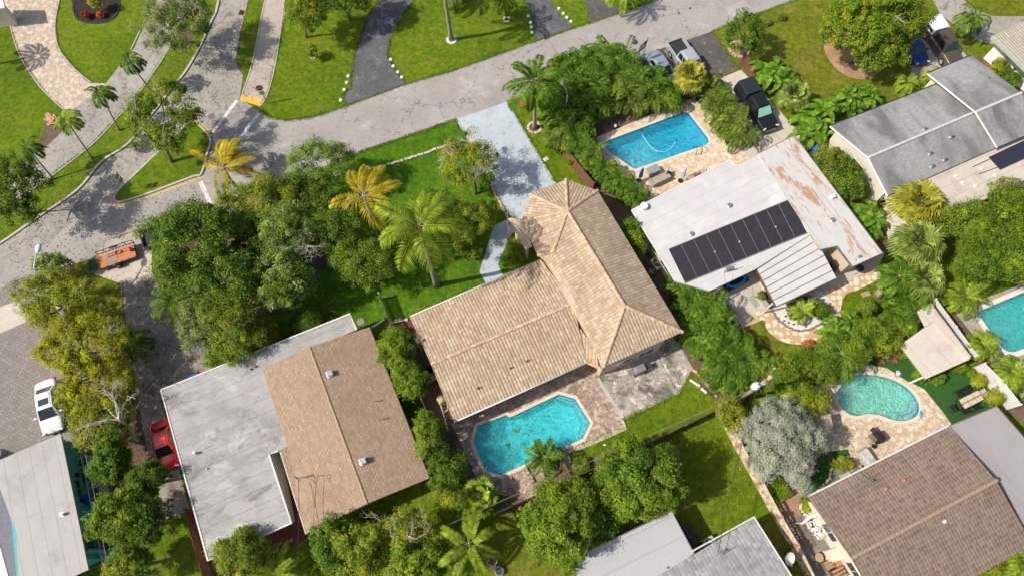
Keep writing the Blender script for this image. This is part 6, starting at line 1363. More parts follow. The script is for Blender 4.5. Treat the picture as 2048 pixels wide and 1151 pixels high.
car('sedan_car', 'white sedan with dark sunroof parked on the grey pavers', 'car', (98, 812), (91, 765), (105, 862), 4.7, 1.86, 1.42, car_mat('car_white', (.78, .78, .77), 0), 'sedan', sunroof=True)
car('hatchback_car', 'bright red car parked tight against the stained flat roofed house', 'car', (329, 889), (321, 850), (338, 928), 4.2, 1.75, 1.45, car_mat('car_red', (.8, .012, .02), 0), 'sedan')
car('pickup_truck', 'silver pickup truck with open black bed beside the street', 'pickup truck', (1376, 122), (1348, 82), (1408, 170), 5.7, 1.98, 1.88, car_mat('car_silver', (.52, .54, .56), .4), 'pickup', .9, ribs=6)
car('sedan_car', 'light silver blue sedan half hidden by palms next to the silver pickup', 'car', (1324, 138), (1306, 112), (1343, 166), 4.6, 1.8, 1.42, car_mat('car_paleblue', (.38, .43, .5), .4), 'sedan')
car('suv_car', 'black vehicle half hidden behind the areca thicket at the roadside', 'car', (1140, 128), (1108, 138), (1172, 118), 4.6, 1.85, 1.6, car_mat('car_black', (.012, .012, .014), .1), 'suv')
car('pickup_truck', 'black pickup with soft cap and mint green windshield sunshade', 'pickup truck', (1514, 212), (1490, 175), (1542, 255), 5.8, 1.98, 1.86, car_mat('car_black', (.012, .012, .014), .1), 'pickup', .9, cap=car_mat('truck_cap_black', (.02, .024, .028), 0, .5), shade=plain('sunshade_mint', (.3, .66, .5), .4), ribs=6)
car('pickup_truck', 'bronze brown pickup with white bed cap under the shade tree', 'pickup truck', (1886, 85), (1862, 50), (1911, 122), 5.7, 1.98, 1.9, car_mat('car_bronze', (.13, .095, .075), .3), 'pickup', .9, cap=car_mat('truck_cap_white', (.72, .76, .8), 0), shade=GLASSG, ribs=7)
car('hatchback_car', 'small dark blue car beside the bronze brown pickup', 'car', (1829, 96), (1808, 62), (1846, 125), 4.1, 1.75, 1.45, car_mat('car_blue', (.01, .035, .2), .3), 'sedan', shade=GLASSG)
car('hatchback_car', 'blue car mostly under the edge of the stained flat roof', 'car', (397, 795), (378, 748), (416, 842), 4.3, 1.75, 1.45, car_mat('car_steelblue', (.03, .16, .32), .3), 'sedan')
car('pickup_truck', 'black pickup hitched to the utility trailer under the dark tree', 'pickup truck', (345, 460), (292, 480), (398, 441), 5.6, 1.95, 1.85, car_mat('car_black', (.012, .012, .014), .1), 'pickup', .9)
car('sedan_car', 'pale blue car hidden under the foliage by the stop line', 'car', (432, 436), (412, 446), (470, 420), 4.5, 1.8, 1.4, car_mat('car_paleblue', (.38, .43, .5), .4), 'sedan')
# utility trailer
tz_ = .55; c_ = P(234, 511, tz_); rz = heading((201, 523), (268, 500), tz_)
tr_ = thing('utility_trailer', 'flatbed utility trailer with orange wooden deck and ramp let down', 'trailer', (c_.x, c_.y, 0), rz)
ORW = NT('orange_deck_boards'); _v = ORW.objc(); _b = brick_uv(ORW, _v, 4, .16, .012, (.62, .27, .12), (.5, .2, .08), (.14, .06, .03)); ORW.col(ORW.mix(ORW.mapr(ORW.noise(_v, 2.5, 4), .5, .7), _b.outputs['Color'], (.42, .25, .16)), .85); ORW = ORW.m
m = MB(); m.box((0, 0, tz_), (3.2, 1.5, .06)); m.build('deck', ORW, tr_)
m = MB(); m.box((-.5, -.1, tz_ + .04), (1.0, .9, .03)); m.build('plywood_sheet', plain('plywood', (.33, .22, .15), .9), tr_)
m = MB()
for s in (-1, 1):
    m.box((0, s * .78, tz_ - .06), (3.3, .06, .12))
    if s > 0: m.box((0, s * .78, tz_ + .42), (3.3, .05, .05))
    for i in range(6): m.box((-1.6 + i * .64, s * .78, tz_ + (.18 if s > 0 else .06)), (.05, .05, .44 if s > 0 else .2))
for x in (-1.62, 1.62): m.box((x, 0, tz_ - .06), (.06, 1.56, .12))
m.tube([(1.6, .5, .48), (2.7, 0, .46)], .04, 6); m.tube([(1.6, -.5, .48), (2.7, 0, .46)], .04, 6); m.tube([(2.7, 0, .46), (3.0, 0, .46)], .05, 6)
m.build('frame', BLACK, tr_)
m = MB()
for i in range(9): m.box((-1.68 - .12 - i * .12, 0, .5 - i * .055), (.04, 1.4, .03))
for s in (-1, 1): m.tube([(-1.66, s * .7, .52), (-2.8, s * .7, .03)], .03, 6)
m.build('ramp', DARKM, tr_)
for s in (-1, 1):
    wheel(tr_, -.2, s * .98, .32, .2); m = MB()
    pts = [(-.2 + .42 * math.cos(a), 0, .34 + .42 * math.sin(a)) for a in [math.pi * q / 6 for q in range(7)]]
    for p, q in zip(pts, pts[1:]): m.add([(p[0], s * .8, p[2]), (q[0], s * .8, q[2]), (q[0], s * 1.02, q[2]), (p[0], s * 1.02, p[2])], [(0, 1, 2, 3)])
    m.build('fender', DARKM, tr_)
ld = thing('ladder', 'aluminium ladder lying along the rail of the trailer', 'ladder', tuple(P(236, 497, 1.05)), rz); m = MB()
for s in (-.18, .18): m.tube([(-1.6, s, 0), (1.6, s, 0)], .03, 6)
for i in range(11): m.tube([(-1.5 + i * .3, -.18, 0), (-1.5 + i * .3, .18, 0)], .018, 5)
m.build('rails', SILV, ld)
rc_ = thing('fuel_can', 'red fuel can at the front corner of the trailer deck', 'fuel can', tuple(P(263, 500, .6)), rz); m = MB(); m.box((0, 0, .16), (.24, .32, .3)); m.build('body', RED, rc_, bevel=.04); m = MB(); m.tube([(0, -.1, .3), (.06, .05, .42)], .03, 6); m.build('spout', BLACK, rc_)
rc_ = thing('rope_coil', 'loose red coil of strap in the middle of the trailer deck', 'rope', tuple(P(237, 505, .6)), 0); m = MB(); m.tube([(.2 * math.cos(i * .7) * (1 + .03 * i), .2 * math.sin(i * .7), .04 + .004 * i) for i in range(24)], .022, 5); m.build('coil', RED, rc_)
# ---------------------------------------------------------------- street furniture, fences, poles and wires
def text_mesh(name, s, size, mat, parent, M):
    cu = bpy.data.curves.new(name, 'FONT'); cu.body = s; cu.size = size; cu.align_x = 'CENTER'; cu.align_y = 'CENTER'; cu.extrude = .004; cu.offset = size * .02
    o = bpy.data.objects.new(name, cu); COL.objects.link(o); dg = bpy.context.evaluated_depsgraph_get(); me = bpy.data.meshes.new_from_object(o.evaluated_get(dg)); bpy.data.objects.remove(o)
    me.transform(M); q = bpy.data.objects.new(name, me); COL.objects.link(q); q.parent = parent; me.materials.clear(); me.materials.append(mat); return q
def ngon_plate(mb, n, r, th, rot=0, y=0, cx=0, cz=0):
    pts = [(cx + r * math.cos(rot + 2 * math.pi * i / n), cz + r * math.sin(rot + 2 * math.pi * i / n)) for i in range(n)]
    mb.add([(x, y - th / 2, z) for x, z in pts] + [(x, y + th / 2, z) for x, z in pts], [tuple(range(n)), tuple(range(2 * n - 1, n - 1, -1))] + [(i, n + i, n + (i + 1) % n, (i + 1) % n) for i in range(n)])
SIGNR = plain('sign_red', (.5, .02, .02), .4, var=.03); SIGNY = plain('sign_yellow', (.75, .42, .02), .4, var=.03); SIGNW = plain('sign_white', (.78, .78, .78), .4, var=.03); INK = plain('sign_ink', (.02, .02, .02), .5)
TILT = Matrix.Rotation(R(90), 4, 'X')
def arrow(mb, y, cx, cz, s, bend=1):
    pts = [(-.12 * bend, -.3), (-.12 * bend, -.02), (.08 * bend, .12)]
    for (a, b_), (c, d) in zip(pts, pts[1:]):
        dx, dz = c - a, d - b_; l = math.hypot(dx, dz); nx, nz = -dz / l * .045, dx / l * .045
        mb.add([(cx + (a + nx) * s, y, cz + (b_ + nz) * s), (cx + (c + nx) * s, y, cz + (d + nz) * s), (cx + (c - nx) * s, y, cz + (d - nz) * s), (cx + (a - nx) * s, y, cz + (b_ - nz) * s)], [(0, 1, 2, 3)])
    mb.add([(cx + x * s, y, cz + z * s) for x, z in ((.02 * bend, .2), (.22 * bend, .24), (.16 * bend, .04))], [(0, 1, 2)])
b0 = P(535, 207); ss = thing('stop_sign', 'red octagonal stop sign with a white arrow plate below it on the lawn corner', 'stop sign', tuple(b0), R(22))
m = MB(); m.tube([(0, 0, -.05), (0, 0, 2.75)], .035, 8); m.build('post', GREYM, ss, smooth=True)
m = MB(); ngon_plate(m, 8, .40, .02, math.pi / 8, -.045, 0, 2.45); pl = m.build('sign_plate', SIGNR, ss)
m = MB()
for i in range(8):
    a, b_ = math.pi / 8 + i * math.pi / 4, math.pi / 8 + (i + 1) * math.pi / 4; m.add([(r_ * math.cos(q), -.0565, 2.45 + r_ * math.sin(q)) for r_, q in ((.385, a), (.385, b_), (.355, b_), (.355, a))], [(0, 1, 2, 3)])
m.build('border', SIGNW, pl)
text_mesh('lettering', 'STOP', .27, SIGNW, pl, Matrix.Translation((0, -.06, 2.45)) @ TILT)
m = MB(); m.box((0, -.045, 1.72), (.5, .02, .6)); pw = m.build('arrow_plate', SIGNW, ss); m = MB(); arrow(m, -.0575, -.02, 1.76, .8, -1); m.build('arrow', INK, pw)
b0 = P(497, 54); ss = thing('warning_sign', 'yellow diamond warning sign with black arrow on the narrow verge', 'road sign', tuple(b0), R(35))
m = MB(); m.tube([(0, 0, -.05), (0, 0, 2.3)], .03, 8); m.build('post', GREYM, ss); m = MB(); ngon_plate(m, 4, .42, .02, 0, -.04, 0, 2.05); pl = m.build('sign_plate', SIGNY, ss); m = MB(); arrow(m, -.052, 0, 2.05, 1.0, -1); m.build('arrow', INK, pl)
b0 = P(262, 381); ss = thing('sign_post', 'thin post with two plates seen edge on at the grass island', 'road sign', tuple(b0), R(80)); m = MB(); m.tube([(0, 0, -.05), (0, 0, 2.9)], .03, 8); m.build('post', GREYM, ss)
for z in (2.55, 1.95): m = MB(); m.box((0, -.045, z), (.55, .02, .5)); m.build('sign_plate', GREYM, ss)
def lamp(label, base, top, head, z, zh):
    b = P(*base); T = P(*top, z) - b; Hh = P(*head, zh) - b; t = thing('street_lamp', label, 'street lamp', tuple(b)); m = MB(); m.tube([(0, 0, -.05), tuple(T * .98)], [.09, .06], 10); m.build('post', plain('galvanised', (.55, .56, .56), .5, .3), t, smooth=True)
    m = MB(); m.tube([tuple(T * .97), tuple(T.lerp(Hh, .4) + Vector((0, 0, .25))), tuple(Hh)], .045, 8); ar = m.build('arm', plain('galvanised', (.55, .56, .56), .5, .3), t, smooth=True)
    m = MB(); d = (Hh - T).normalized(); m.ball(tuple(Hh + d * .3), .3, 12, 8, (.62, 1.1, .42) if abs(d.y) > abs(d.x) else (1.1, .62, .42)); m.build('lamp_head', plain('lamp_head', (.7, .73, .76), .35), t, smooth=True)
bl = P(71, 552, 5.2); bl2 = Vector((bl.x, bl.y, 0))
t = thing('street_lamp', 'white curved street lamp above the blue green shrub at the left', 'street lamp', (bl.x, bl.y, 0)); GALV = plain('galvanised', (.6, .61, .61), .5, .3)
hd_ = P(74, 503, 6.0) - bl2
m = MB(); m.tube([(0, 0, -.05), (0, 0, 5.2)], [.1, .07], 10); m.build('post', GALV, t, smooth=True); m = MB(); m.tube([(0, 0, 5.15), tuple(Vector((0, 0, 5.6)).lerp(hd_, .35)), tuple(hd_)], .05, 8); m.build('arm', GALV, t, smooth=True); m = MB(); m.ball(tuple(hd_ + Vector((.03, .3, 0))), .4, 12, 8, (.6, 1.1, .45)); m.build('lamp_head', plain('lamp_head', (.7, .73, .76), .35), t, smooth=True)
lamp('slim street lamp rising out of the areca palms near the coconut palm', (1129, 238), (1135, 190), (1127, 172), solve_h((1129, 238), (1135, 190)), solve_h((1129, 238), (1135, 190)) + .3)
t = thing('metal_pole', 'very tall thin bare pole on the lawn beside the blue walkway', 'pole', tuple(P(1016, 526))); m = MB(); m.tube([(0, 0, -.05), (0, 0, 9.6)], [.05, .025], 8); m.build('shaft', GREYM, t, smooth=True); m = MB(); m.ball((0, 0, 9.65), .06, 8, 6); m.build('finial', GREYM, t)
# flag pole
b0 = P(1276, 152); hf_ = solve_h((1276, 152), (1293, 73)); t = thing('flagpole', 'flagpole with a striped flag and a smaller flag by the road', 'flagpole', tuple(b0)); m = MB(); m.tube([(0, 0, -.05), (0, 0, hf_)], .035, 8); m.build('pole', SILV, t)
def flagn():
    n = NT('stars_and_stripes'); sx = n.n('SeparateXYZ'); n.l(n.uv(), sx.inputs[0]); st = n.math('GREATER_THAN', n.math('FRACT', n.math('MULTIPLY', sx.outputs[1], 6.5)), .5)
    c = n.mix(st, (.5, .03, .04), (.75, .74, .72)); k = n.math('MULTIPLY', n.math('LESS_THAN', sx.outputs[0], .4), n.math('GREATER_THAN', sx.outputs[1], .46)); c = n.mix(k, c, (.03, .05, .2)); n.col(c, .8); return n.m
def flag(t, z, w_, h_, mat, nm, az):
    m = MB(); K = 8; J = 5; vs = []; uv = []
    for i in range(K + 1):
        for j in range(J + 1): x = i / K; y = j / J; o_ = .12 * math.sin(x * 5 + y); vs.append((math.cos(az) * x * w_ - math.sin(az) * o_, math.sin(az) * x * w_ + math.cos(az) * o_, z + (y - 1) * h_ - .25 * x * x)); uv.append((x, y))
    m.add(vs, [(i * (J + 1) + j, (i + 1) * (J + 1) + j, (i + 1) * (J + 1) + j + 1, i * (J + 1) + j + 1) for i in range(K) for j in range(J)]); o = m.build(nm, mat, t); L_ = o.data.uv_layers.new(name='UVMap')
    for l in o.data.loops: L_.data[l.index].uv = uv[l.vertex_index]
flag(t, hf_ - .05, 1.5, .9, flagn(), 'flag', R(235)); flag(t, hf_ - 1.6, .9, .6, SIGNW, 'flag', R(220))
# utility pole with transformer
ub = P(1472, 803); uz = solve_h((1472, 803), (1542, 750)); up = thing('utility_pole', 'wooden utility pole with white transformer can behind the back fence corner', 'utility pole', tuple(ub))
m = MB(); m.tube([(0, 0, -.05), (0, 0, uz)], [.17, .12], 12); m.build('pole', plain('pole_wood', (.36, .3, .22), .9, var=.3), up, smooth=True)
m = MB(); m.tube([(-.35, -.1, uz - 3.1), (-.35, -.1, uz - 2.2)], [.3, .3], 14); m.tube([(-.35, -.1, uz - 2.2), (-.35, -.1, uz - 2.1)], [.3, .12], 14); tc = m.build('transformer', WHITE, up, smooth=True); m = MB(); m.tube([(-.35, -.1, uz - 2.1), (-.35, -.1, uz - 1.8)], .05, 6); m.build('bushing', BROWN, tc)
m = MB(); m.box((0, .15, uz - .7), (1.7, .1, .12), .9); ca = m.build('crossarm', WOODG, up)
for s in (-.75, 0, .75): m = MB(); m.tube([(s * math.cos(.9), .15 + s * math.sin(.9), uz - .63), (s * math.cos(.9), .15 + s * math.sin(.9), uz - .4)], [.06, .04], 6); m.build('insulator', WHITE, ca)
WIRE = plain('cable_black', (.03, .03, .03), .6); WIREL = plain('cable_grey', (.35, .35, .34), .5)
def wire(label, a, b_, sag=.4, r=.022, mat=WIRE):
    a, b_ = Vector(a), Vector(b_); m = MB(); m.tube([a.lerp(b_, i / 16) - Vector((0, 0, sag * 4 * (i / 16) * (1 - i / 16))) for i in range(17)], r, 5); o = m.build('overhead_wire', mat); tag(o, label, 'wire')
U = lambda dz, dx=0, dy=0: ub + Vector((dx, dy, uz + dz))
far = P(300, 1321, 3.6)
for i, (dz, dx, dy) in enumerate(((3.9, 0, .1), (3.6, 0, -.15))): wire('thin cable %s running low along the back fence' % ('on the pool side', 'on the lawn side')[i], ub + Vector((dx, dy, dz)), far + Vector((dx, dy * 3, 0)), .25, .012, (WIREL, WIRE)[i])
wire('service cable from the pole down to the grey concrete tile roof', U(-3.2), P(1436, 1106, 4.1), .6, .02)
wire('service cable from the pole over the areca palms to the white roof', U(-3.0), P(1448, 545, 4.2), .7, .014, WIRE)
wire('cable from the pole over to the brown tile roof mast', U(-3.3), P(1730, 965, 4.3), .6, .016)
wire('cable from the shingle roof antenna down past the courtyard', P(597, 958, 4.6), P(588, 1180, 4.5), .5, .02)
wire('cable from the shingle roof antenna tip to the eave edge', P(620, 961, 4.4), P(650, 1150, 4.0), .6, .02)
wire('cable sweeping over the coconut tree lawn by the lamp', P(1134, 195, 5), P(1165, 285, 3.6), .5, .02)
wire('cable along the chain link fence beside the teal house', P(170, 906, 3.2), P(222, 1190, 3.2), .3, .016, WIREL)
# fences
def fence(label, px, h, mat, name='wood_fence', gap=.02, bw=.14, post=None, cat='fence', rails=True, th=.03, z0=.03):
    pts = [P2(*q) for q in px]; t = thing(name, label, cat, (pts[0].x, pts[0].y, 0)); m = MB(); r_ = MB(); o = Vector((pts[0].x, pts[0].y)); rnd = random.Random(len(px) * 7 + int(px[0][0]))
    for a, b_ in zip(pts, pts[1:]):
        d = b_ - a; L = d.length; d.normalize(); rz = math.atan2(d.y, d.x); n = max(1, int(L / (bw + gap)))
        for i in range(n): p = a + d * ((i + .5) * L / n) - o; m.box((p.x, p.y, z0 + (h - z0 + rnd.uniform(-.02, .02)) / 2), (L / n - gap, th, h - z0), rz)
        c = (a + b_) / 2 - o; nn = Vector((-d.y, d.x)) * (th / 2 + .025)
        for z in (.35, h - .25): r_.box((c.x + nn.x, c.y + nn.y, z), (L, .05, .09), rz)
    m.build('boards', mat, t); 
    if rails: r_.build('rails', mat, t)
    k = 0
    for a, b_ in zip(pts, pts[1:]):
        n = max(1, int((b_ - a).length / 2.4))
        for i in range(n + (b_ == pts[-1])): p = a.lerp(b_, i / n) - o; q = MB(); q.box((p.x, p.y, (h + .06) / 2), (.11, .11, h + .06), math.atan2((b_ - a).y, (b_ - a).x)); q.build('post', post or mat, t)
    return t
fence('long dark weathered wood fence behind the octagonal pool garden', [(990, 1030), (1132, 965), (1290, 892), (1434, 822)], 1.7, plain('dark_fence_wood', (.11, .075, .055), .9, var=.3), post=WOODG)
fence('rusty brown board fence between the pale blue driveway and the palms', [(1122, 303), (1150, 342), (1184, 384)], 1.7, plain('rusty_fence', (.22, .095, .06), .85, var=.3))
fence('brown slatted privacy panels beside the asphalt parking pad', [(1480, 128), (1505, 160)], 1.7, plain('corten_panel', (.17, .075, .05), .7, var=.15), 'privacy_panel', .03, .2)
fence('grey slatted fence between the shingle house and tile roof house', [(763, 598), (790, 668), (816, 730), (846, 805), (880, 880), (940, 1000)], 1.5, WOODG, post=WHITE, gap=.06)
fence('reddish board fence at the edge of the bottom left grass', [(385, 1020), (400, 1075), (424, 1160)], 1.6, plain('red_fence', (.24, .1, .07), .85, var=.25))
fence('white vinyl fence behind the pavilion roof', [(1848, 612), (1928, 722)], 1.9, WHITE, 'vinyl_fence', .003, .2)
fence('white vinyl fence stretch below the pavilion towards the right edge', [(1940, 738), (1975, 772), (2010, 818)], 2.0, WHITE, 'vinyl_fence', .003, .2)
fence('low grey fence below the stone path garden', [(1560, 724), (1605, 705), (1680, 690), (1745, 664), (1828, 632)], 1.1, plain('grey_fence', (.45, .44, .42), .8, var=.2), gap=.05)
fence('low white slats along the rear of the kidney pool turf', [(1850, 650), (1880, 745)], .6, CUSH, 'low_fence', .04)
def chain(label, px, h=1.2):
    pts = [P2(*q) for q in px]; t = thing('chain_link_fence', label, 'fence', (pts[0].x, pts[0].y, 0)); o = pts[0]; m = MB(); g_ = MB()
    for a, b_ in zip(pts, pts[1:]):
        L = (b_ - a).length; n = int(L / .18); A_ = a - o; B_ = b_ - o; m.tube([(A_.x, A_.y, h), (B_.x, B_.y, h)], .035, 6)
        for i in range(n):
            p = A_.lerp(B_, i / n); q = A_.lerp(B_, (i + 1) / n)
            for zz in range(int(h / .3)): g_.tube([(p.x, p.y, zz * .3), (q.x, q.y, zz * .3 + .3)], .006, 3); g_.tube([(q.x, q.y, zz * .3), (p.x, p.y, zz * .3 + .3)], .006, 3)
        for i in range(int(L / 2.2) + 1): p = A_.lerp(B_, min(1, i * 2.2 / L)); q = MB(); q.tube([(p.x, p.y, 0), (p.x, p.y, h + .05)], .035, 6); q.build('post', SILV, t)
    m.build('top_rail', WHITE, t); g_.build('mesh', SILV, t)
chain('chain link fence along the teal house side yard', [(178, 912), (192, 975), (225, 1140)]); 
# breeze block wall
BW = [(1434, 824), (1470, 893), (1512, 968), (1548, 1035), (1580, 1090), (1616, 1160)]
pts = [P2(*q) for q in BW]; t = thing('breeze_block_wall', 'pale openwork breeze block garden wall between the lawn and silver shrub', 'wall', (pts[0].x, pts[0].y, 0)); o = pts[0]
BLK = plain('block_cream', (.6, .5, .38), .9, var=.25, scale=2); BRK = plain('block_rust', (.42, .22, .13), .9, var=.3, scale=2)
for si, (a, b_) in enumerate(zip(pts, pts[1:])):
    d = b_ - a; L = d.length; d.normalize(); rz = math.atan2(d.y, d.x); n = max(1, int(L / .42)); m = MB(); c = (a + b_) / 2 - o
    for z in [i * .36 for i in range(5)]: m.box((c.x, c.y, z + .05), (L, .14, .07), rz)
    for i in range(n + 1): p = a + d * (i * L / n) - o; m.box((p.x, p.y, .76), (.07, .135, 1.4), rz)
    m.build('lattice', BLK, t); m = MB()
    for i in range(n):
        for j in range(4):
            if (i + j * 2 + si) % 3: p = a + d * ((i + .5) * L / n) - o; m.box((p.x, p.y, j * .36 + .26), (.16, .12, .3), rz)
    m.build('infill', BRK, t); m = MB(); m.box((c.x, c.y, 1.53), (L, .2, .07), rz); m.build('capping', BLK, t)
    p = a - o; m = MB(); m.box((p.x, p.y, .84), (.24, .24, 1.68), rz); m.build('post', BRK, t)
# rings, stones, covers
def ring(label, px, r, mat, n=12, w_=.22, h=.12, fill=None):
    p = P(*px); t = thing('tree_ring', label, 'edging', tuple(p)); 
    m = MB()
    for i in range(n): a = 2 * math.pi * i / n; m.box((r * math.cos(a), r * math.sin(a), h / 2), (w_, 2 * math.pi * r / n * .86, h), a)
    m.build('stones', mat, t, bevel=.02)
    if fill: m = MB(); m.disc((0, 0, .03), r - w_ / 2); m.build('bed', fill, t)
ring('white stone ring at the foot of the tall palm on the oval lawn', (903, 81), .42, WHITE, 14, .3, .1); ring('rough pale stone ring round the coconut palm by the driveway', (1069, 256), .62, STONE, 13, .25, .12, DIRT)
ring('small pale ring round the young palm on the oval lawn', (1013, 40), .3, STONE, 10, .18, .1); ring('large brick tree ring on the dry lawn by the parking pad', (1478, 99), .98, plain('ring_brick', (.5, .36, .27), .9, var=.3, scale=3), 18, .32, .14, CHIPS)
ring('small ring of stones round the sapling on the lawn', (627, 114), .3, STONE, 9, .12, .1)
MS = plain('painted_stone', (.8, .8, .76), .8)
for side, l in (('on the oval lawn side of the curved driveway', [(804, 155), (796, 145), (787, 133), (782, 120)]), ('on the left lawn side of the curved driveway', [(682, 201), (689, 180), (694, 166), (697, 153)]), ('on the oval lawn side of the second driveway', [(1064, 66), (1063, 55), (1061, 46), (1057, 33)]), ('on the far right side of the second driveway', [(1142, 44), (1134, 36), (1127, 28), (1118, 18)])):
    for i, q in enumerate(l):
        p = P(*q); m = MB(); m.ball((0, 0, .05), .19, 12, 6, (1, 1, .55)); o_ = m.build('marker_stone', MS, smooth=True); o_.location = p; tag(o_, 'white painted stone %s %s' % (('nearest the street', 'second from the street', 'third from the street', 'farthest from the street')[i], side), 'stone', 'white painted stones along the driveways')
def cover(label, px, r, mat=DARKM):
    p = P(*px); t = thing('manhole_cover', label, 'manhole cover', (p.x, p.y, .012)); m = MB(); m.tube([(0, 0, 0), (0, 0, .012)], [r, r], 24); m.build('frame', GREYM, t); m = MB(); m.tube([(0, 0, .012), (0, 0, .02)], [r * .85, r * .85], 24); m.build('lid', mat, t)
cover('round manhole cover near the crossing line', (423, 233), .36, plain('cast_iron', (.16, .14, .13), .7)); cover('round manhole cover in the street near the flagpole', (1270, 85), .34)
cover('round manhole lid in the grass beside the flat roof corner', (721, 643), .35, plain('concrete_lid', (.3, .25, .2), .9)); cover('small round utility cover right of the manhole near the flagpole', (1358, 27), .13); cover('small round utility cover in the upper part of the street', (1380, 17), .13)
# low stone edgings
def stones(label, px, r=.16, step=.34, mat=STONE, name='stone_edging', j=.05):
    pts = catmull([P2(*q) for q in px], 8, False); rnd = random.Random(int(px[0][0])); m = MB(); o = pts[0]; acc = 0; last = None; t_ = None
    for a, b_ in zip(pts, pts[1:]):
        d = (b_ - a).length
        while acc < d:
            p = a.lerp(b_, acc / d) - o; m.box((p.x + rnd.uniform(-j, j), p.y + rnd.uniform(-j, j), r * .45), (step * .9, r * 1.5, r * rnd.uniform(.8, 1.2)), math.atan2((b_ - a).y, (b_ - a).x) + rnd.uniform(-.2, .2)); acc += step
        acc -= d
    ob = m.build(name, mat, bevel=.02); ob.location = (o.x, o.y, 0); tag(ob, label, 'edging'); return ob
stones('low stone edging line across the front lawn', [(722, 345), (744, 338), (788, 327), (839, 311), (890, 293), (925, 281)])
stones('brick edging between the lawn and pale blue driveway', [(983, 372), (994, 395), (1006, 418), (1016, 436)], .14, .3, plain('edge_brick', (.5, .33, .24), .9, var=.3, scale=3))
CORAL = plain('coral_rock', (.33, .28, .22), .95, var=.4, scale=4)
stones('left row of coral rocks below the octagonal pool', [(1051, 937), (1056, 948), (1066, 966)], .26, .36, CORAL, 'rock_border'); stones('right row of coral rocks beside the small pool palm', [(1126, 899), (1133, 912), (1144, 936)], .26, .36, CORAL, 'rock_border')
stones('stone edging round the white gravel bed', [(1541, 612), (1552, 634), (1575, 653), (1602, 661), (1628, 655), (1652, 634), (1659, 606)], .12, .25, plain('dark_edging', (.2, .18, .16), .9, var=.3))
stones('curved concrete edging of the turf beside the gravel bed', [(1700, 912), (1668, 925), (1656, 958), (1630, 985), (1606, 1004), (1600, 1012), (1612, 1030), (1640, 1018)], .13, .24, COPE)
stones('pebble edging round the dark flower bed', [(148, 5), (147, 22), (160, 40), (185, 47), (212, 44), (234, 30), (240, 8)], .1, .2, DARKM)
stones('white stones around the red side patio', [(786, 645), (800, 641), (815, 639)], .18, .3, STONE)
stones('edge stones of the planting bed right of the concrete patio', [(1382, 735), (1402, 755), (1432, 792)], .14, .28, plain('edge_brick', (.5, .33, .24), .9, var=.3, scale=3))
def fronds(label, px, n=5, L=1.2, az=0, mat=DEAD):
    SEED[0] += 1; rng = np.random.default_rng(SEED[0]); p = P(*px); V = [frond(rng, az + rng.uniform(-.6, .6), .25, L * rng.uniform(.7, 1.1), .7, 18, .32, .06, None, 0, .1, .1, None, np.array([rng.uniform(-.3, .3), rng.uniform(-.3, .3), .12])) for _ in range(n)]
    V = np.concatenate(V); V[:, :, 2] = np.maximum(V[:, :, 2], .03); o = quads('fallen_fronds', V, mat); o.location = p; tag(o, label, 'palm frond')
fronds('heap of fallen pinkish fronds at the lane edge beside the upper left lawn', (108, 242), 7, 1.2, 2.9, plain('pink_dead_frond', (.6, .34, .22), .9, var=.3))
fronds('rust red fallen fronds beside the stone ring coconut palm', (1056, 207), 6, 1.2, 3.0, plain('rust_frond', (.42, .12, .06), .9, var=.3))
fronds('dark fallen frond lying on the grass beyond the grey gable roof', (1925, 140), 1, .8, .5)
# ---------------------------------------------------------------- garden things
def at(px, z=0): return tuple(P(*px, z))
def hd(a, b_): return heading(a, b_)
RZ = hd((820, 633), (1000, 546)); RZ2 = hd((1257, 418), (1461, 320)); RZ3 = hd((1617, 994), (1899, 852))
def closed_umbrella(label, px, mat, z=2.3):
    t = thing('closed_umbrella', label, 'umbrella', at(px)); m = MB(); m.tube([(0, 0, 0), (0, 0, z + .12)], .025, 8); m.build('pole', WOODT, t); m = MB(); pts = []
    for i in range(7): f = i / 6; m_r = .07 + .11 * math.sin(f * 2.4)
    vs = []; 
    for i in range(7):
        f = i / 6; r = .06 + .15 * (1 - f) ** .6 * (1 if i else .75)
        for j in range(12): a = j * math.pi / 6; rr = r * (1 if j % 2 else .68); vs.append((rr * math.cos(a), rr * math.sin(a), .75 + f * (z - .75)))
    m.add(vs, [(i * 12 + j, i * 12 + (j + 1) % 12, (i + 1) * 12 + (j + 1) % 12, (i + 1) * 12 + j) for i in range(6) for j in range(12)] + [tuple(range(72, 84))]); m.build('canopy', mat, t)
    m = MB(); m.tube([(0, 0, 0), (0, 0, .06), (0, 0, .1)], [.26, .26, .08], 16); m.build('base', BLACK, t)
closed_umbrella('folded navy blue umbrella at the corner of the bright blue pool', (1278, 362), BLUCL)
closed_umbrella('folded white and blue umbrella beside the brown outdoor counter', (1361, 362), plain('pale_blue_cloth', (.45, .5, .62), .9, var=.3))
def boxy(name, label, cat, px, rz, parts):
    """parts: (part name, centre, size, material, bevel)"""
    t = thing(name, label, cat, at(px), rz)
    for nm, c, sz, mt, bv in parts: m = MB(); m.box(c, sz); m.build(nm, mt, t, bevel=bv)
    return t
def legs(t, w_, d, h, mat, r=.03):
    for sx in (-1, 1):
        for sy in (-1, 1): m = MB(); m.box((sx * w_ / 2, sy * d / 2, h / 2), (r * 2, r * 2, h)); m.build('leg', mat, t)
TAUPE = plain('taupe_cushion', (.36, .31, .25), .9); SAGE = plain('grey_cover', (.27, .29, .27), .8); PALESEAT = plain('pale_wicker', (.46, .4, .33), .9)
boxy('spa_cover', 'grey green covered box beside the folded navy umbrella', 'storage box', (1304, 346), RZ2, [('body', (0, 0, .32), (1.1, .7, .6), PALESEAT, .03), ('lid', (0, 0, .68), (1.2, .8, .12), SAGE, .04)])
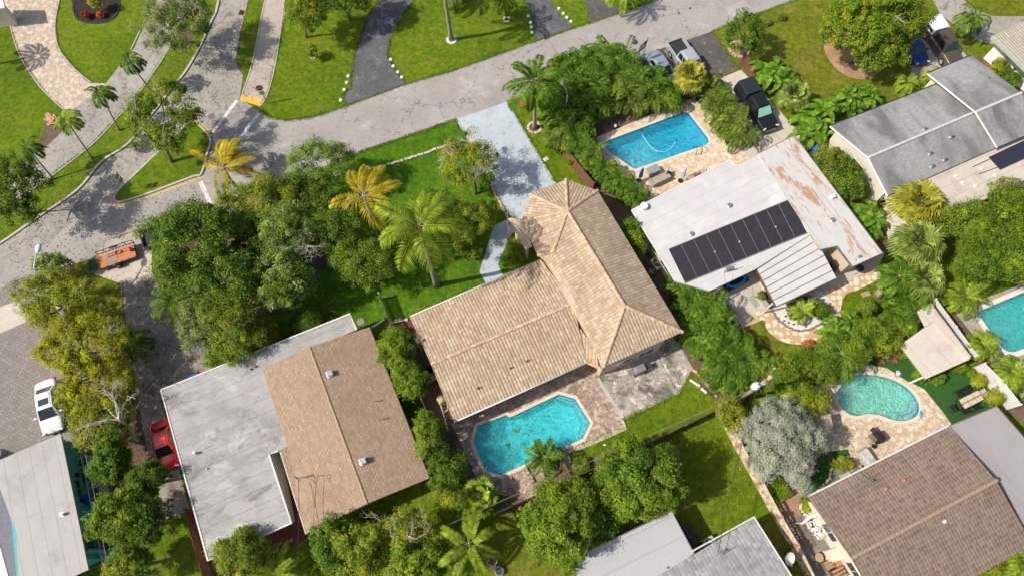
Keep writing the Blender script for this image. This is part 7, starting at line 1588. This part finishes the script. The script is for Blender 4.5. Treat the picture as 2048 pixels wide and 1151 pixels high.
boxy('outdoor_sofa', 'long beige outdoor sofa behind the grey green covered box', 'sofa', (1318, 362), RZ2, [('seat', (0, 0, .25), (1.9, .8, .42), TAUPE, .04), ('backrest', (0, -.36, .55), (1.9, .16, .4), TAUPE, .04), ('armrest', (-.93, 0, .42), (.14, .8, .3), TAUPE, .03), ('armrest', (.93, 0, .42), (.14, .8, .3), TAUPE, .03)])
boxy('outdoor_counter', 'brown outdoor counter with grill top near the white roof edge', 'counter', (1393, 360), RZ2, [('cabinet', (0, 0, .42), (1.9, .7, .84), plain('counter_stone', (.33, .24, .17), .9), .02), ('worktop', (0, 0, .87), (2.0, .78, .06), plain('counter_top', (.42, .31, .22), .6), .015), ('burner_grate', (-.1, 0, .915), (.8, .45, .03), BROWN, .01), ('white_post', (.85, .2, 1.05), (.1, .1, .36), WHITE, .01)])
t = boxy('garden_chair', 'dark framed garden chair between the sofa and the white umbrella', 'chair', (1337, 352), RZ2 + .6, [('seat', (0, 0, .42), (.5, .5, .05), DARKM, .01), ('backrest', (0, .24, .7), (.5, .04, .5), DARKM, .01)]); legs(t, .44, .44, .42, DARKM, .018)
t = thing('pool_ladder', 'bent metal handrail of the bright blue pool', 'pool ladder', at((1394, 302)), hd((1383, 302), (1403, 300)))
for s in (-.25, .25): m = MB(); m.tube([(s, -.45, 0), (s, -.4, .7), (s, -.1, .9), (s, .3, .7), (s, .5, -.1)], .028, 8); m.build('rail', DARKM, t)
m = MB(); m.tube([(-.25, .48, -.05), (.25, .48, -.05)], .03, 6); m.build('rung', DARKM, t)
t = thing('pool_hose', 'white cleaning hose curling on the bright blue pool water', 'pool hose', at((1300, 288), 0)); o = P(1300, 288); m = MB(); pts = catmull([(P(u, v, 0).x - o.x, P(u, v, 0).y - o.y) for u, v in ((1284, 267), (1292, 280), (1304, 295), (1322, 303), (1338, 299), (1347, 290), (1353, 281))], 6, False); m.tube([(p.x, p.y, -.06) for p in pts], .026, 7); m.build('hose', plain('pale_hose', (.45, .6, .65), .5), t, smooth=True); m = MB(); p = pts[-1]; m.box((p.x, p.y, -.05), (.3, .2, .12)); m.build('cleaner_head', BLUE, t, bevel=.03)
t = thing('pool_skimmer', 'dark skimmer lid floating at the left end of the pool hose', 'pool float', at((1283, 262), -.08)); m = MB(); m.tube([(0, 0, 0), (0, 0, .06)], .12, 12); m.build('disc', DARKM, t)
t = thing('globe_lamp', 'white globe at the planting edge above the bright blue pool', 'garden lamp', at((1230, 256))); m = MB(); m.ball((0, 0, .35), .17, 14, 10); m.build('globe', WHITE, t, smooth=True); m = MB(); m.tube([(0, 0, 0), (0, 0, .2)], .04, 8); m.build('stem', BLACK, t)
def pot(label, px, mat, r=.22, h=.35, fol='lime', name='potted_plant'):
    t = thing(name, label, 'potted plant', at(px)); m = MB(); m.tube([(0, 0, 0), (0, 0, h)], [r * .7, r], 12); m.build('pot', mat, t); SEED[0] += 1; rng = np.random.default_rng(SEED[0]); d = unit(rng.normal(size=(160, 3))); d[:, 2] = np.abs(d[:, 2]); C = d * np.array([r * 1.3, r * 1.3, r * 1.6]) * rng.uniform(.5, 1, (160, 1)) + np.array([0, 0, h]); quads('leaves', leaves(rng, C, unit(d + rng.normal(size=(160, 3)) * .4), .16, .07), FOL[fol], t); return t
pot('white potted plant at the right corner of the travertine deck', (1454, 292), WHITE); pot('orange and white pot beside the yellowish areca palms', (1443, 272), TERRA, .25, .4, 'redl')
t = boxy('garden_stool', 'black and white striped stool at the top corner of the travertine deck', 'stool', (1387, 200), .5, [('seat', (0, 0, .45), (.6, .5, .08), BLACK, .02)] + [('stripe', (x, 0, .497), (.07, .48, .012), WHITE, 0) for x in (-.2, 0, .2)]); legs(t, .5, .4, .42, BLACK)
# bins
def bin_(label, px, mat, lid, rz):
    t = thing('wheelie_bin', label, 'bin', at(px), rz); m = MB(); hexa(m, [(-.24, -.24, .06), (.24, -.24, .06), (.24, .24, .06), (-.24, .24, .06)], [(-.3, -.32, 1.0), (.3, -.32, 1.0), (.3, .32, 1.0), (-.3, .32, 1.0)]); m.build('body', mat, t, bevel=.03); m = MB(); m.box((0, 0, 1.04), (.66, .7, .07)); m.build('lid', lid, t, bevel=.03)
    for s in (-1, 1): m = MB(); m.tube([(s * .26 - .03, -.26, .1), (s * .26 + .03, -.26, .1)], .1, 10); m.build('wheel', TYRE, t)
bin_('blue recycling bin beside the peeling white roof', (1624, 309), BLUE, plain('bright_blue_lid', (.02, .2, .8), .35), .5); bin_('grey rubbish bin behind the blue recycling bin', (1612, 299), SAGE, plain('grey_lid', (.25, .27, .27), .5), .5)
bin_('blue bin at the side of the tile roof wing', (828, 700), BLUE, plain('mid_blue_lid', (.03, .15, .4), .5), .9); bin_('blue bin behind the foliage beside the teal wall', (186, 1001), BLUE, BLUE, .3)
# air conditioners
def ac(label, px, rz, s=.9, mat=GREYM):
    t = thing('air_conditioner', label, 'air conditioner', at(px), rz); m = MB(); m.box((0, 0, s * .42), (s, s, s * .8)); m.build('case', mat, t, bevel=.04); m = MB(); m.tube([(0, 0, s * .82), (0, 0, s * .845)], s * .42, 20); f = m.build('fan_guard', BLACK, t); m = MB()
    for i in range(4): a = i * math.pi / 2; m.box((math.cos(a) * s * .2, math.sin(a) * s * .2, s * .855), (s * .34, s * .12, .015), a)
    m.build('blade', GREYM, f)
ac('round topped air conditioner in the passage beside the white roofed house', (1313, 532), RZ2, 1.1, plain('ac_beige', (.45, .42, .38), .6)); ac('dark air conditioner box in the passage beside the white roofed house', (1300, 548), RZ2, .8, DARKM)
ac('pale air conditioner at the corner of the bottom grey roofs', (1416, 1086), .5, .9, PALESEAT); ac('pale air conditioner nearest the white sedan on the teal wall', (176, 925), .35, .85, plain('ac_pale', (.5, .55, .6), .6)); ac('black air conditioner beside the pale one on the teal wall', (184, 950), .35, .8, BLACK)
ac('pale box unit half way along the teal wall', (190, 968), .35, .6, plain('ac_pale', (.5, .55, .6), .6)); ac('white box unit lower along the teal wall', (200, 1042), .35, .7, WHITE); ac('dark box unit at the far end of the teal wall', (214, 1090), .35, .7, DARKM)
# tile house surroundings
t = boxy('barbecue_grill', 'grey covered barbecue against the cream rear wall', 'barbecue', (1276, 742), hd((1196, 753), (1312, 704)), [('cabinet', (0, 0, .4), (1.1, .6, .76), GREYM, .03), ('hood', (0, 0, .92), (1.0, .62, .32), plain('grill_hood', (.28, .26, .24), .5, .3), .1), ('side_shelf', (-.8, 0, .8), (.5, .5, .04), GREYM, .01), ('side_shelf', (.8, 0, .8), (.5, .5, .04), DARKM, .01)])
for s in (-.45, .45): m = MB(); m.tube([(s - .04, -.3, .09), (s + .04, -.3, .09)], .09, 10); m.build('wheel', TYRE, t)
t = thing('pool_filter', 'beige pool filter tank beside the tile roof eave', 'pool filter', at((883, 800))); m = MB(); m.tube([(0, 0, 0), (0, 0, .1), (0, 0, .75), (0, 0, .95)], [.28, .34, .34, .1], 16); m.build('tank', plain('filter_tan', (.6, .47, .3), .5), t, smooth=True); m = MB(); m.tube([(.3, 0, .3), (.55, -.2, .3), (.55, -.9, .3), (.2, -1.1, .3)], .05, 8); m.tube([(.2, .3, .3), (.7, .2, .3), (.7, -.6, .3)], .05, 8); m.build('pipes', WHITE, t, smooth=True)
t = thing('black_tub', 'round black tub in the passage beside the tile roof wing', 'tub', at((860, 741))); m = MB(); m.tube([(0, 0, 0), (0, 0, .4), (0, 0, .4), (0, 0, .1)], [.3, .38, .33, .28], 18); m.build('tub', BLACK, t); m = MB(); m.tube([(0, 0, .0), (0, 0, .3)], .32, 14); m.build('soil', MULCH, t)
t = boxy('raised_planter', 'low grey block planter beside the black tub', 'planter', (862, 756), RZ, [('wall', (0, .3, .2), (1.2, .15, .4), GREYM, .02), ('wall', (0, -.3, .2), (1.2, .15, .4), GREYM, .02), ('soil', (0, 0, .12), (1.15, .45, .24), DIRT, 0)])
fence('white picket gate beside the pool filter', [(882, 812), (896, 860)], 1.2, WHITE, 'picket_gate', .07, .06, cat='gate')
t = thing('pool_brush', 'blue pool brush pole lying across the lower pool corner', 'pool brush', at((990, 944), .06), hd((975, 940), (1004, 949))); m = MB(); m.tube([(-.7, 0, .02), (.9, 0, .02)], .03, 6); m.build('pole', BLUE, t); m = MB(); m.box((-.8, 0, .03), (.1, .45, .08)); m.build('brush_head', WHITE, t)
for i, (u, v, l) in enumerate(((1034, 860, 'dark leaf cluster nearest the middle of the octagonal pool'), (1017, 890, 'larger dark leaf cluster in the left half of the octagonal pool'), (1058, 869, 'tiny dark leaf cluster in the octagonal pool'))):
    rng = np.random.default_rng(i); n = (22, 34, 10)[i]; C = rng.normal(size=(n, 3)) * np.array([.14, .12, .003]) * (1, 1.3, .7)[i]; C[:, 2] = 0; o_ = quads('floating_leaves', leaves(rng, C, unit(np.array([[0, 0, 1.]] * n) + rng.normal(size=(n, 3)) * .05), .16, .1), FOL['dark']); o_.location = at((u, v), -.075); tag(o_, l, 'leaves')
t = boxy('utility_box', 'small white utility box in the grass strip by the pale blue driveway', 'utility box', (1092, 319), .6, [('base', (0, 0, .05), (.5, .38, .1), WHITE, .02), ('lid', (0, 0, .12), (.36, .26, .05), plain('box_lid', (.55, .5, .44), .7), .01)])
m = MB(); m.box((0, 0, .15), (1.3, .18, .3), .62); o_ = m.build('low_wall', WHITE, bevel=.02); o_.location = at((757, 648)); tag(o_, 'short white diagonal wall at the corner of the tan shingle roof', 'wall')
m = MB(); m.box((0, 0, .06), (.24, .12, .1)); o_ = m.build('white_brick', WHITE, bevel=.02); o_.location = at((1209, 889)); tag(o_, 'single white brick lying in the grass below the brick patio', 'brick')
for i, (u, v, L_, a) in enumerate(((1389, 766, 1.0, -.6), (1407, 781, .6, -.75))):
    m = MB(); m.box((0, 0, .12), (L_, .18, .24), a); o_ = m.build('white_block', WHITE, bevel=.03); o_.location = at((u, v)); tag(o_, ('longer white block at the top of the planting bed corner', 'shorter white block nearer the fence corner')[i], 'block')
# white house garden
t = boxy('planter_box', 'square grey planter box on the patio beside the glass doors', 'planter', (1530, 601), .5 + math.pi / 2, [('box', (0, 0, .35), (1.5, .8, .7), plain('planter_grey', (.38, .31, .29), .8), .03), ('soil', (0, 0, .71), (1.2, .5, .03), MULCH, 0)])
T_('small plant growing in the grey patio planter box', (1522, 590), 1.0, (8, 8), .4, 'mid', 300, .16, .5, 1., cat='plant', name='planter_plant', tr=.02, limbs=3)
t = boxy('door_mat', 'small patterned mat on the patio beside the planter box', 'mat', (1508, 602), -1.1, [('mat', (0, 0, .03), (1.1, .6, .025), plain('mat_grey', (.3, .36, .3), .9, var=.4, scale=20), 0)])
t = thing('covered_grill', 'black covered grill tucked under the white roof notch', 'barbecue', at((1664, 535)), .5); m = MB(); hexa(m, [(-.9, -.5, .02), (.9, -.5, .02), (.9, .5, .02), (-.9, .5, .02)], [(-.65, -.32, 1.15), (.65, -.32, 1.15), (.6, .3, 1.25), (-.6, .3, 1.25)]); m.build('cover', plain('black_cover', (.035, .035, .04), .6), t, bevel=.12)
for s in (-.5, .5): m = MB(); m.tube([(s - .03, -.45, .07), (s + .03, -.45, .07)], .08, 8); m.build('wheel', TYRE, t)
t = thing('kettle_barbecue', 'round dark kettle barbecue at the tip of the peeling white roof', 'barbecue', at((1712, 543))); m = MB(); m.ball((0, 0, .75), .36, 16, 10, (1, 1, .85)); m.build('bowl', BLACK, t, smooth=True)
for i in range(3): a = i * 2.1; m = MB(); m.tube([(.15 * math.cos(a), .15 * math.sin(a), .6), (.4 * math.cos(a), .4 * math.sin(a), 0)], .02, 5); m.build('leg', GREYM, t)
t = thing('inflatable_ring', 'bright blue inflatable stored under the white eave', 'pool float', at((1470, 566), 0), RZ2); m = MB(); pts = [(.9 * math.cos(a), .35 * math.sin(a), .5) for a in [i * math.pi / 8 for i in range(17)]]; m.tube(pts, .13, 8, cap=False); m.build('ring', plain('float_blue', (.02, .3, .75), .3), t, smooth=True); m = MB(); m.box((0, 0, .2), (2.2, .8, .4)); m.build('bench', BLACK, t)
t = thing('fountain_rock', 'turquoise glazed pond basin in the white gravel bed', 'pond', at((1612, 606))); m = MB(); pts = [(.62 * math.cos(a), .78 * math.sin(a), .12) for a in [i * math.pi / 7 for i in range(15)]]; m.tube(pts, .14, 7, cap=False); m.build('rim', plain('pond_rim', (.36, .55, .52), .6, var=.3), t); m = MB(); m.disc((0, 0, .08), .55, 16, .7); m.build('water', plain('pond_water', (.01, .06, .05), .08), t)
t = thing('boulder', 'flat brown boulder in the white gravel bed', 'rock', at((1587, 634))); m = MB(); m.ball((0, 0, .1), .5, 12, 8, (1.1, .6, .45)); m.build('stone', plain('boulder_brown', (.26, .2, .15), .95, var=.3), t)
for i, (u, v) in enumerate(((1568, 641), (1577, 645), (1587, 648), (1571, 632))):
    m = MB(); m.ball((0, 0, .04), .12, 8, 6, (1, .7, .5)); o_ = m.build('dark_pebble', DARKM); o_.location = at((u, v)); tag(o_, ('dark pebble first from the left in the white gravel', 'dark pebble in the middle of the gravel row', 'dark pebble nearest the boulder in the gravel row', 'dark pebble set above the gravel row')[i], 'pebble', 'dark pebbles in the white gravel')
t = boxy('stepping_board', 'square tan board lying in the grass beside the stone path', 'board', (1731, 588), .3, [('board', (0, 0, .04), (.8, .45, .05), WOODT, .01)])
# kidney pool terrace
def lounger(label, px, rz):
    t = thing('deck_chair', label, 'deck chair', at(px), rz, 'red wood deck chairs on the dark turf')
    for nm, c, sz, ang in (('seat', (0, 0, .3), (.62, .6, .04), .08), ('footrest', (.62, 0, .22), (.6, .5, .04), .12), ('backrest', (-.42, 0, .55), (.7, .6, .04), 1.0)):
        m = MB(); Mr_ = Matrix.Rotation(ang, 3, 'Y')
        for i in range(5): q = Mr_ @ Vector(((i - 2) * sz[0] / 5, 0, 0)); m.box((c[0] + q.x, c[1], c[2] + q.z), (sz[0] / 5 - .02, sz[1], .03), rot=Mr_)
        m.build(nm, WOODR, t)
    for s in (-1, 1): m = MB(); m.box((-.05, s * .34, .5), (.75, .1, .03)); m.build('armrest', WOODR, t)
    legs(t, .6, .55, .3, WOODR)
lounger('red wood deck chair left of its twin on the dark turf', (1754, 708), R(-75)); lounger('red wood deck chair right of its twin on the dark turf', (1779, 706), R(-75))
t = boxy('side_table', 'small black side table between the red wood deck chairs', 'table', (1764, 700), .3, [('top', (0, 0, .42), (.42, .42, .03), DARKM, .01)]); legs(t, .36, .36, .4, DARKM, .015)
rt_ = hd((1905, 815), (1955, 790))
t = boxy('dining_table', 'slatted tan outdoor dining table with black frame on dark turf', 'table', (1932, 802), rt_, [('frame', (0, 0, .68), (2.05, .95, .06), BLACK, .01)] + [('top_slat', (x, y, .73), (.62, .38, .03), CUSH, .01) for x in (-.66, 0, .66) for y in (-.22, .22)]); legs(t, 1.8, .8, .66, BLACK)
CH = None
def chair(label, px, rz, mat=BLACK, g='black dining chairs round the outdoor table'):
    global CH
    if CH is None or mat is not BLACK:
        t = thing('garden_chair', label, 'chair', at(px), rz, g); m = MB(); m.box((0, 0, .43), (.5, .5, .04)); m.build('seat', mat, t); m = MB()
        for i in range(5): m.box((-.2 + i * .1, -.24, .7), (.05, .03, .45))
        m.box((0, -.24, .93), (.5, .04, .06)); m.build('backrest', mat, t); legs(t, .44, .44, .42, mat, .02)
        for s in (-1, 1): m = MB(); m.box((s * .25, 0, .62), (.05, .46, .03)); m.build('armrest', mat, t)
        if mat is BLACK: CH = t
        return t
    return dup(CH, at(px), rz, label)
for (u, v), rz_, l in (((1912, 788), rt_ + math.pi, 'black chair at the upper left side of the outdoor table'), ((1928, 781), rt_ + math.pi + .3, 'black chair at the upper right side of the outdoor table'), ((1923, 822), rt_, 'black chair at the lower left side of the outdoor table'), ((1944, 814), rt_, 'black chair at the lower right side of the outdoor table'), ((1902, 817), rt_ - math.pi / 2, 'black chair at the left end of the outdoor table')): chair(l, (u, v), rz_)
t = thing('striped_lounger', 'striped white and dark folding chair at the right end of the table', 'chair', at((1957, 789)), rt_); m = MB()
for i in range(6): m.box((-.35 + i * .14, 0, .4 + i * .03), (.08, .6, .03))
m.build('seat_slats', WHITE, t); m = MB(); m.box((0, 0, .36), (.9, .62, .04)); m.build('frame', BLACK, t); legs(t, .7, .5, .35, BLACK)
t = thing('swing_bench', 'orange curved wooden bench piece at the turf edge', 'bench', at((1972, 806)), R(-40)); m = MB(); m.tube([(-.4, 0, .3), (0, .08, .38), (.4, 0, .3)], .06, 6); m.build('seat', WOODT, t); legs(t, .6, .1, .3, WOODT)
t = boxy('barbecue_grill', 'black barbecue with side table on the kidney pool terrace', 'barbecue', (1749, 876), R(-55), [('cabinet', (0, 0, .4), (.9, .5, .75), BLACK, .02), ('hood', (0, 0, .92), (.85, .55, .32), BLACK, .1), ('side_shelf', (-.65, 0, .8), (.4, .45, .04), DARKM, .01), ('handle', (0, .3, .9), (.6, .05, .05), SILV, .01)]); legs(t, .7, .4, .1, GREYM)
t = boxy('prep_table', 'small wooden table left of the black barbecue', 'table', (1738, 878), R(-55), [('top', (0, 0, .7), (.6, .5, .04), WOODG, .01)]); legs(t, .5, .4, .68, WOODG)
t = boxy('black_stool', 'small black stool below the black barbecue', 'stool', (1743, 893), R(-30), [('seat', (0, 0, .4), (.34, .3, .05), BLACK, .01)]); legs(t, .26, .24, .38, BLACK, .015)
t = thing('covered_table', 'grey tarpaulin covered furniture on the red brick corner', 'furniture', at((1728, 915)), R(-60)); m = MB(); hexa(m, [(-.75, -.5, .02), (.75, -.5, .02), (.75, .5, .02), (-.75, .5, .02)], [(-.6, -.4, .8), (.6, -.38, .85), (.58, .38, .75), (-.6, .4, .8)]); m.build('cover', plain('grey_tarp', (.5, .48, .45), .8, var=.3), t, bevel=.1); legs(t, 1.2, .8, .1, DARKM)
t = thing('gas_grill', 'white and grey stone grill island half under the brown roof eave', 'barbecue', at((1700, 950)), RZ3); m = MB(); m.box((0, 0, .4), (1.7, .8, .8)); m.build('counter', PALESEAT, t, bevel=.02); m = MB(); m.box((.1, 0, .95), (.9, .6, .3)); m.build('hood', GREYM, t, bevel=.1)
t = thing('pool_float', 'small bright blue float at the right end of the kidney pool', 'pool float', at((1841, 828)), 1.3); m = MB(); m.tube([(-.25, 0, .06), (0, .05, .1), (.3, 0, .06)], [.07, .12, .05], 8); m.build('body', plain('float_sky', (.02, .4, .8), .3), t, smooth=True)
t = thing('pool_light', 'white round skimmer lid on the paving above the kidney pool', 'pool skimmer', at((1796, 745), .02)); m = MB(); m.tube([(0, 0, 0), (0, 0, .03)], .2, 16); m.build('lid', WHITE, t)
t = thing('pool_hose', 'thin loop of hose at the paving above the kidney pool', 'pool hose', at((1797, 748), .03)); m = MB(); m.tube([(.35 * math.cos(a), .22 * math.sin(a), .02) for a in [i * .5 for i in range(13)]], .02, 5); m.build('hose', BLUE, t)
# brown tile house side yard
def wchair(px, rz_, l): return chair(l, px, rz_, WHITE, 'white plastic chairs piled in the side yard')
wchair((1616, 1049), .3, 'white chair topmost in the side yard pile'); wchair((1624, 1058), 1.2, 'white chair in the middle of the side yard pile'); wchair((1632, 1069), .7, 'white chair at the lower end of the side yard pile'); wchair((1625, 1046), 2.2, 'white chair against the cream wall of the pile')
t = boxy('storage_cabinet', 'cream storage cabinet standing against the cream side wall', 'cabinet', (1664, 1106), RZ3 - .15, [('cabinet', (0, 0, .6), (1.4, .8, 1.2), CREAM2, .02), ('lid', (0, 0, 1.24), (1.5, .9, .06), plain('cream_lid', (.66, .58, .45), .7), .02)])
for i, (px, sz, mt, l) in enumerate((((1652, 1128), (.7, .6, .6), WOODG, 'weathered crate below the cream storage cabinet'), ((1673, 1124), (.7, .6, .5), TERRA, 'orange topped crate right of the weathered crate'), ((1672, 1145), (1.0, .8, .7), BROWN, 'dark brown crate at the bottom of the side yard'))):
    t = boxy('crate', l, 'crate', px, RZ3, [('box', (0, 0, sz[2] / 2), sz, mt, .02)] + [('slat', (0, y, sz[2] + .015), (sz[0], .1, .03), WOODT if i != 1 else TERRA, 0) for y in (-sz[1] * .35, 0, sz[1] * .35)])
for px, l in (((1597, 1052), 'upper wooden deck tile beside the breeze block wall'), ((1614, 1080), 'lower wooden deck tile beside the breeze block wall')):
    t = boxy('deck_board', l, 'decking', px, RZ3 + math.pi / 2, [('board', (0, y, .08), (1.1, .15, .05), WOODG, .01) for y in (-.36, -.18, 0, .18, .36)])
t = thing('round_table', 'round brown garden table left of the cream cabinet', 'table', at((1632, 1114))); m = MB(); m.tube([(0, 0, .6), (0, 0, .64)], .33, 18); m.build('top', WOODT, t); m = MB(); m.tube([(0, 0, 0), (0, 0, .6)], [.18, .04], 8); m.build('pedestal', BROWN, t)
t = thing('pumpkin', 'small orange ball shaped gourd beside the round garden table', 'pumpkin', at((1641, 1114))); m = MB(); m.ball((0, 0, .14), .17, 12, 8, (1, 1, .8)); m.build('fruit', plain('gourd_orange', (.75, .3, .03), .5), t, smooth=True); m = MB(); m.tube([(0, 0, .25), (.02, .02, .33)], .02, 5); m.build('stalk', GREEN, t)
t = boxy('planter_box', 'cream corner planter at the brown tile house', 'planter', (1617, 1012), RZ3 - .5, [('wall', (0, 0, .15), (1.1, .7, .3), CREAM2, .03)])
t = thing('patio_awning', 'bunched white awning cloth at the side yard gate', 'awning', at((1612, 1034)), RZ3); m = MB(); m.tube([(-1.2, -.1, 1.5), (-.4, .1, 1.6), (.4, 0, 1.55), (1.1, .15, 1.6)], [.06, .16, .2, .14], 8); m.build('cloth', WHITE, t, smooth=True)
for s in (-1.1, 1.0): m = MB(); m.tube([(s, 0, 0), (s, 0, 1.6)], .04, 6); m.build('post', WHITE, t)
# bottom garden
t = thing('raised_bed', 'white framed raised bed right of the foxtail palm', 'planter', at((987, 1116)), R(70)); m = MB()
for s in (-1, 1): m.box((0, s * .32, .15), (1.1, .06, .3)); m.box((s * .52, 0, .15), (.06, .58, .3))
m.build('frame', PALESEAT, t); m = MB(); m.box((0, 0, .1), (.98, .58, .2)); m.build('soil', DIRT, t)
t = thing('round_planter', 'round grey planter below the white framed raised bed', 'planter', at((998, 1141))); m = MB(); m.tube([(0, 0, 0), (0, 0, .4)], [.3, .36], 18); m.build('pot', GREYM, t); m = MB(); m.tube([(0, 0, .4), (0, 0, .42)], .28, 16); m.build('soil', DARKM, t)
t = boxy('storage_bench', 'dark blue box beside the pale flat roof at the bottom', 'storage box', (1376, 1066), R(-60), [('box', (0, 0, .35), (1.3, .6, .7), BLUCL, .03), ('lid', (0, 0, .73), (1.36, .66, .06), DARKM, .02)])
t = boxy('brick_stack', 'rust coloured bricks stacked behind the flat roof in the thicket', 'bricks', (512, 545), .4, [('bricks', (0, 0, .3), (1.4, 1.6, .6), plain('rust_bricks', (.3, .13, .08), .9, var=.3), .02), ('top_layer', (0, .1, .66), (1.1, .9, .1), plain('rust_bricks', (.3, .13, .08), .9, var=.3), .02)])
t = boxy('drain_grate', 'small brown grate at the verge beside the trailer ramp', 'grate', (141, 536), R(20), [('frame', (0, 0, .03), (.7, .5, .05), BROWN, .01)] + [('bar', (x, 0, .06), (.06, .44, .02), DARKM, 0) for x in (-.2, 0, .2)])
t = boxy('house_door_light', 'white downpipe boxes under the shingle eave corner', 'lamp', (842, 968), .4, [('box', (-.2, 0, 2.2), (.16, .16, .16), WHITE, .03), ('box', (.25, .08, 2.2), (.14, .14, .14), WHITE, .03), ('bracket', (0, .12, 2.2), (.6, .05, .05), GREYM, .01)]) if False else None
for r_ in [p[0] for p in PROTO.values() if not p[1]]:      # variants that ended up unused
    for c in [k for k in bpy.data.objects if k.parent == r_]: bpy.data.objects.remove(c)
    bpy.data.objects.remove(r_)
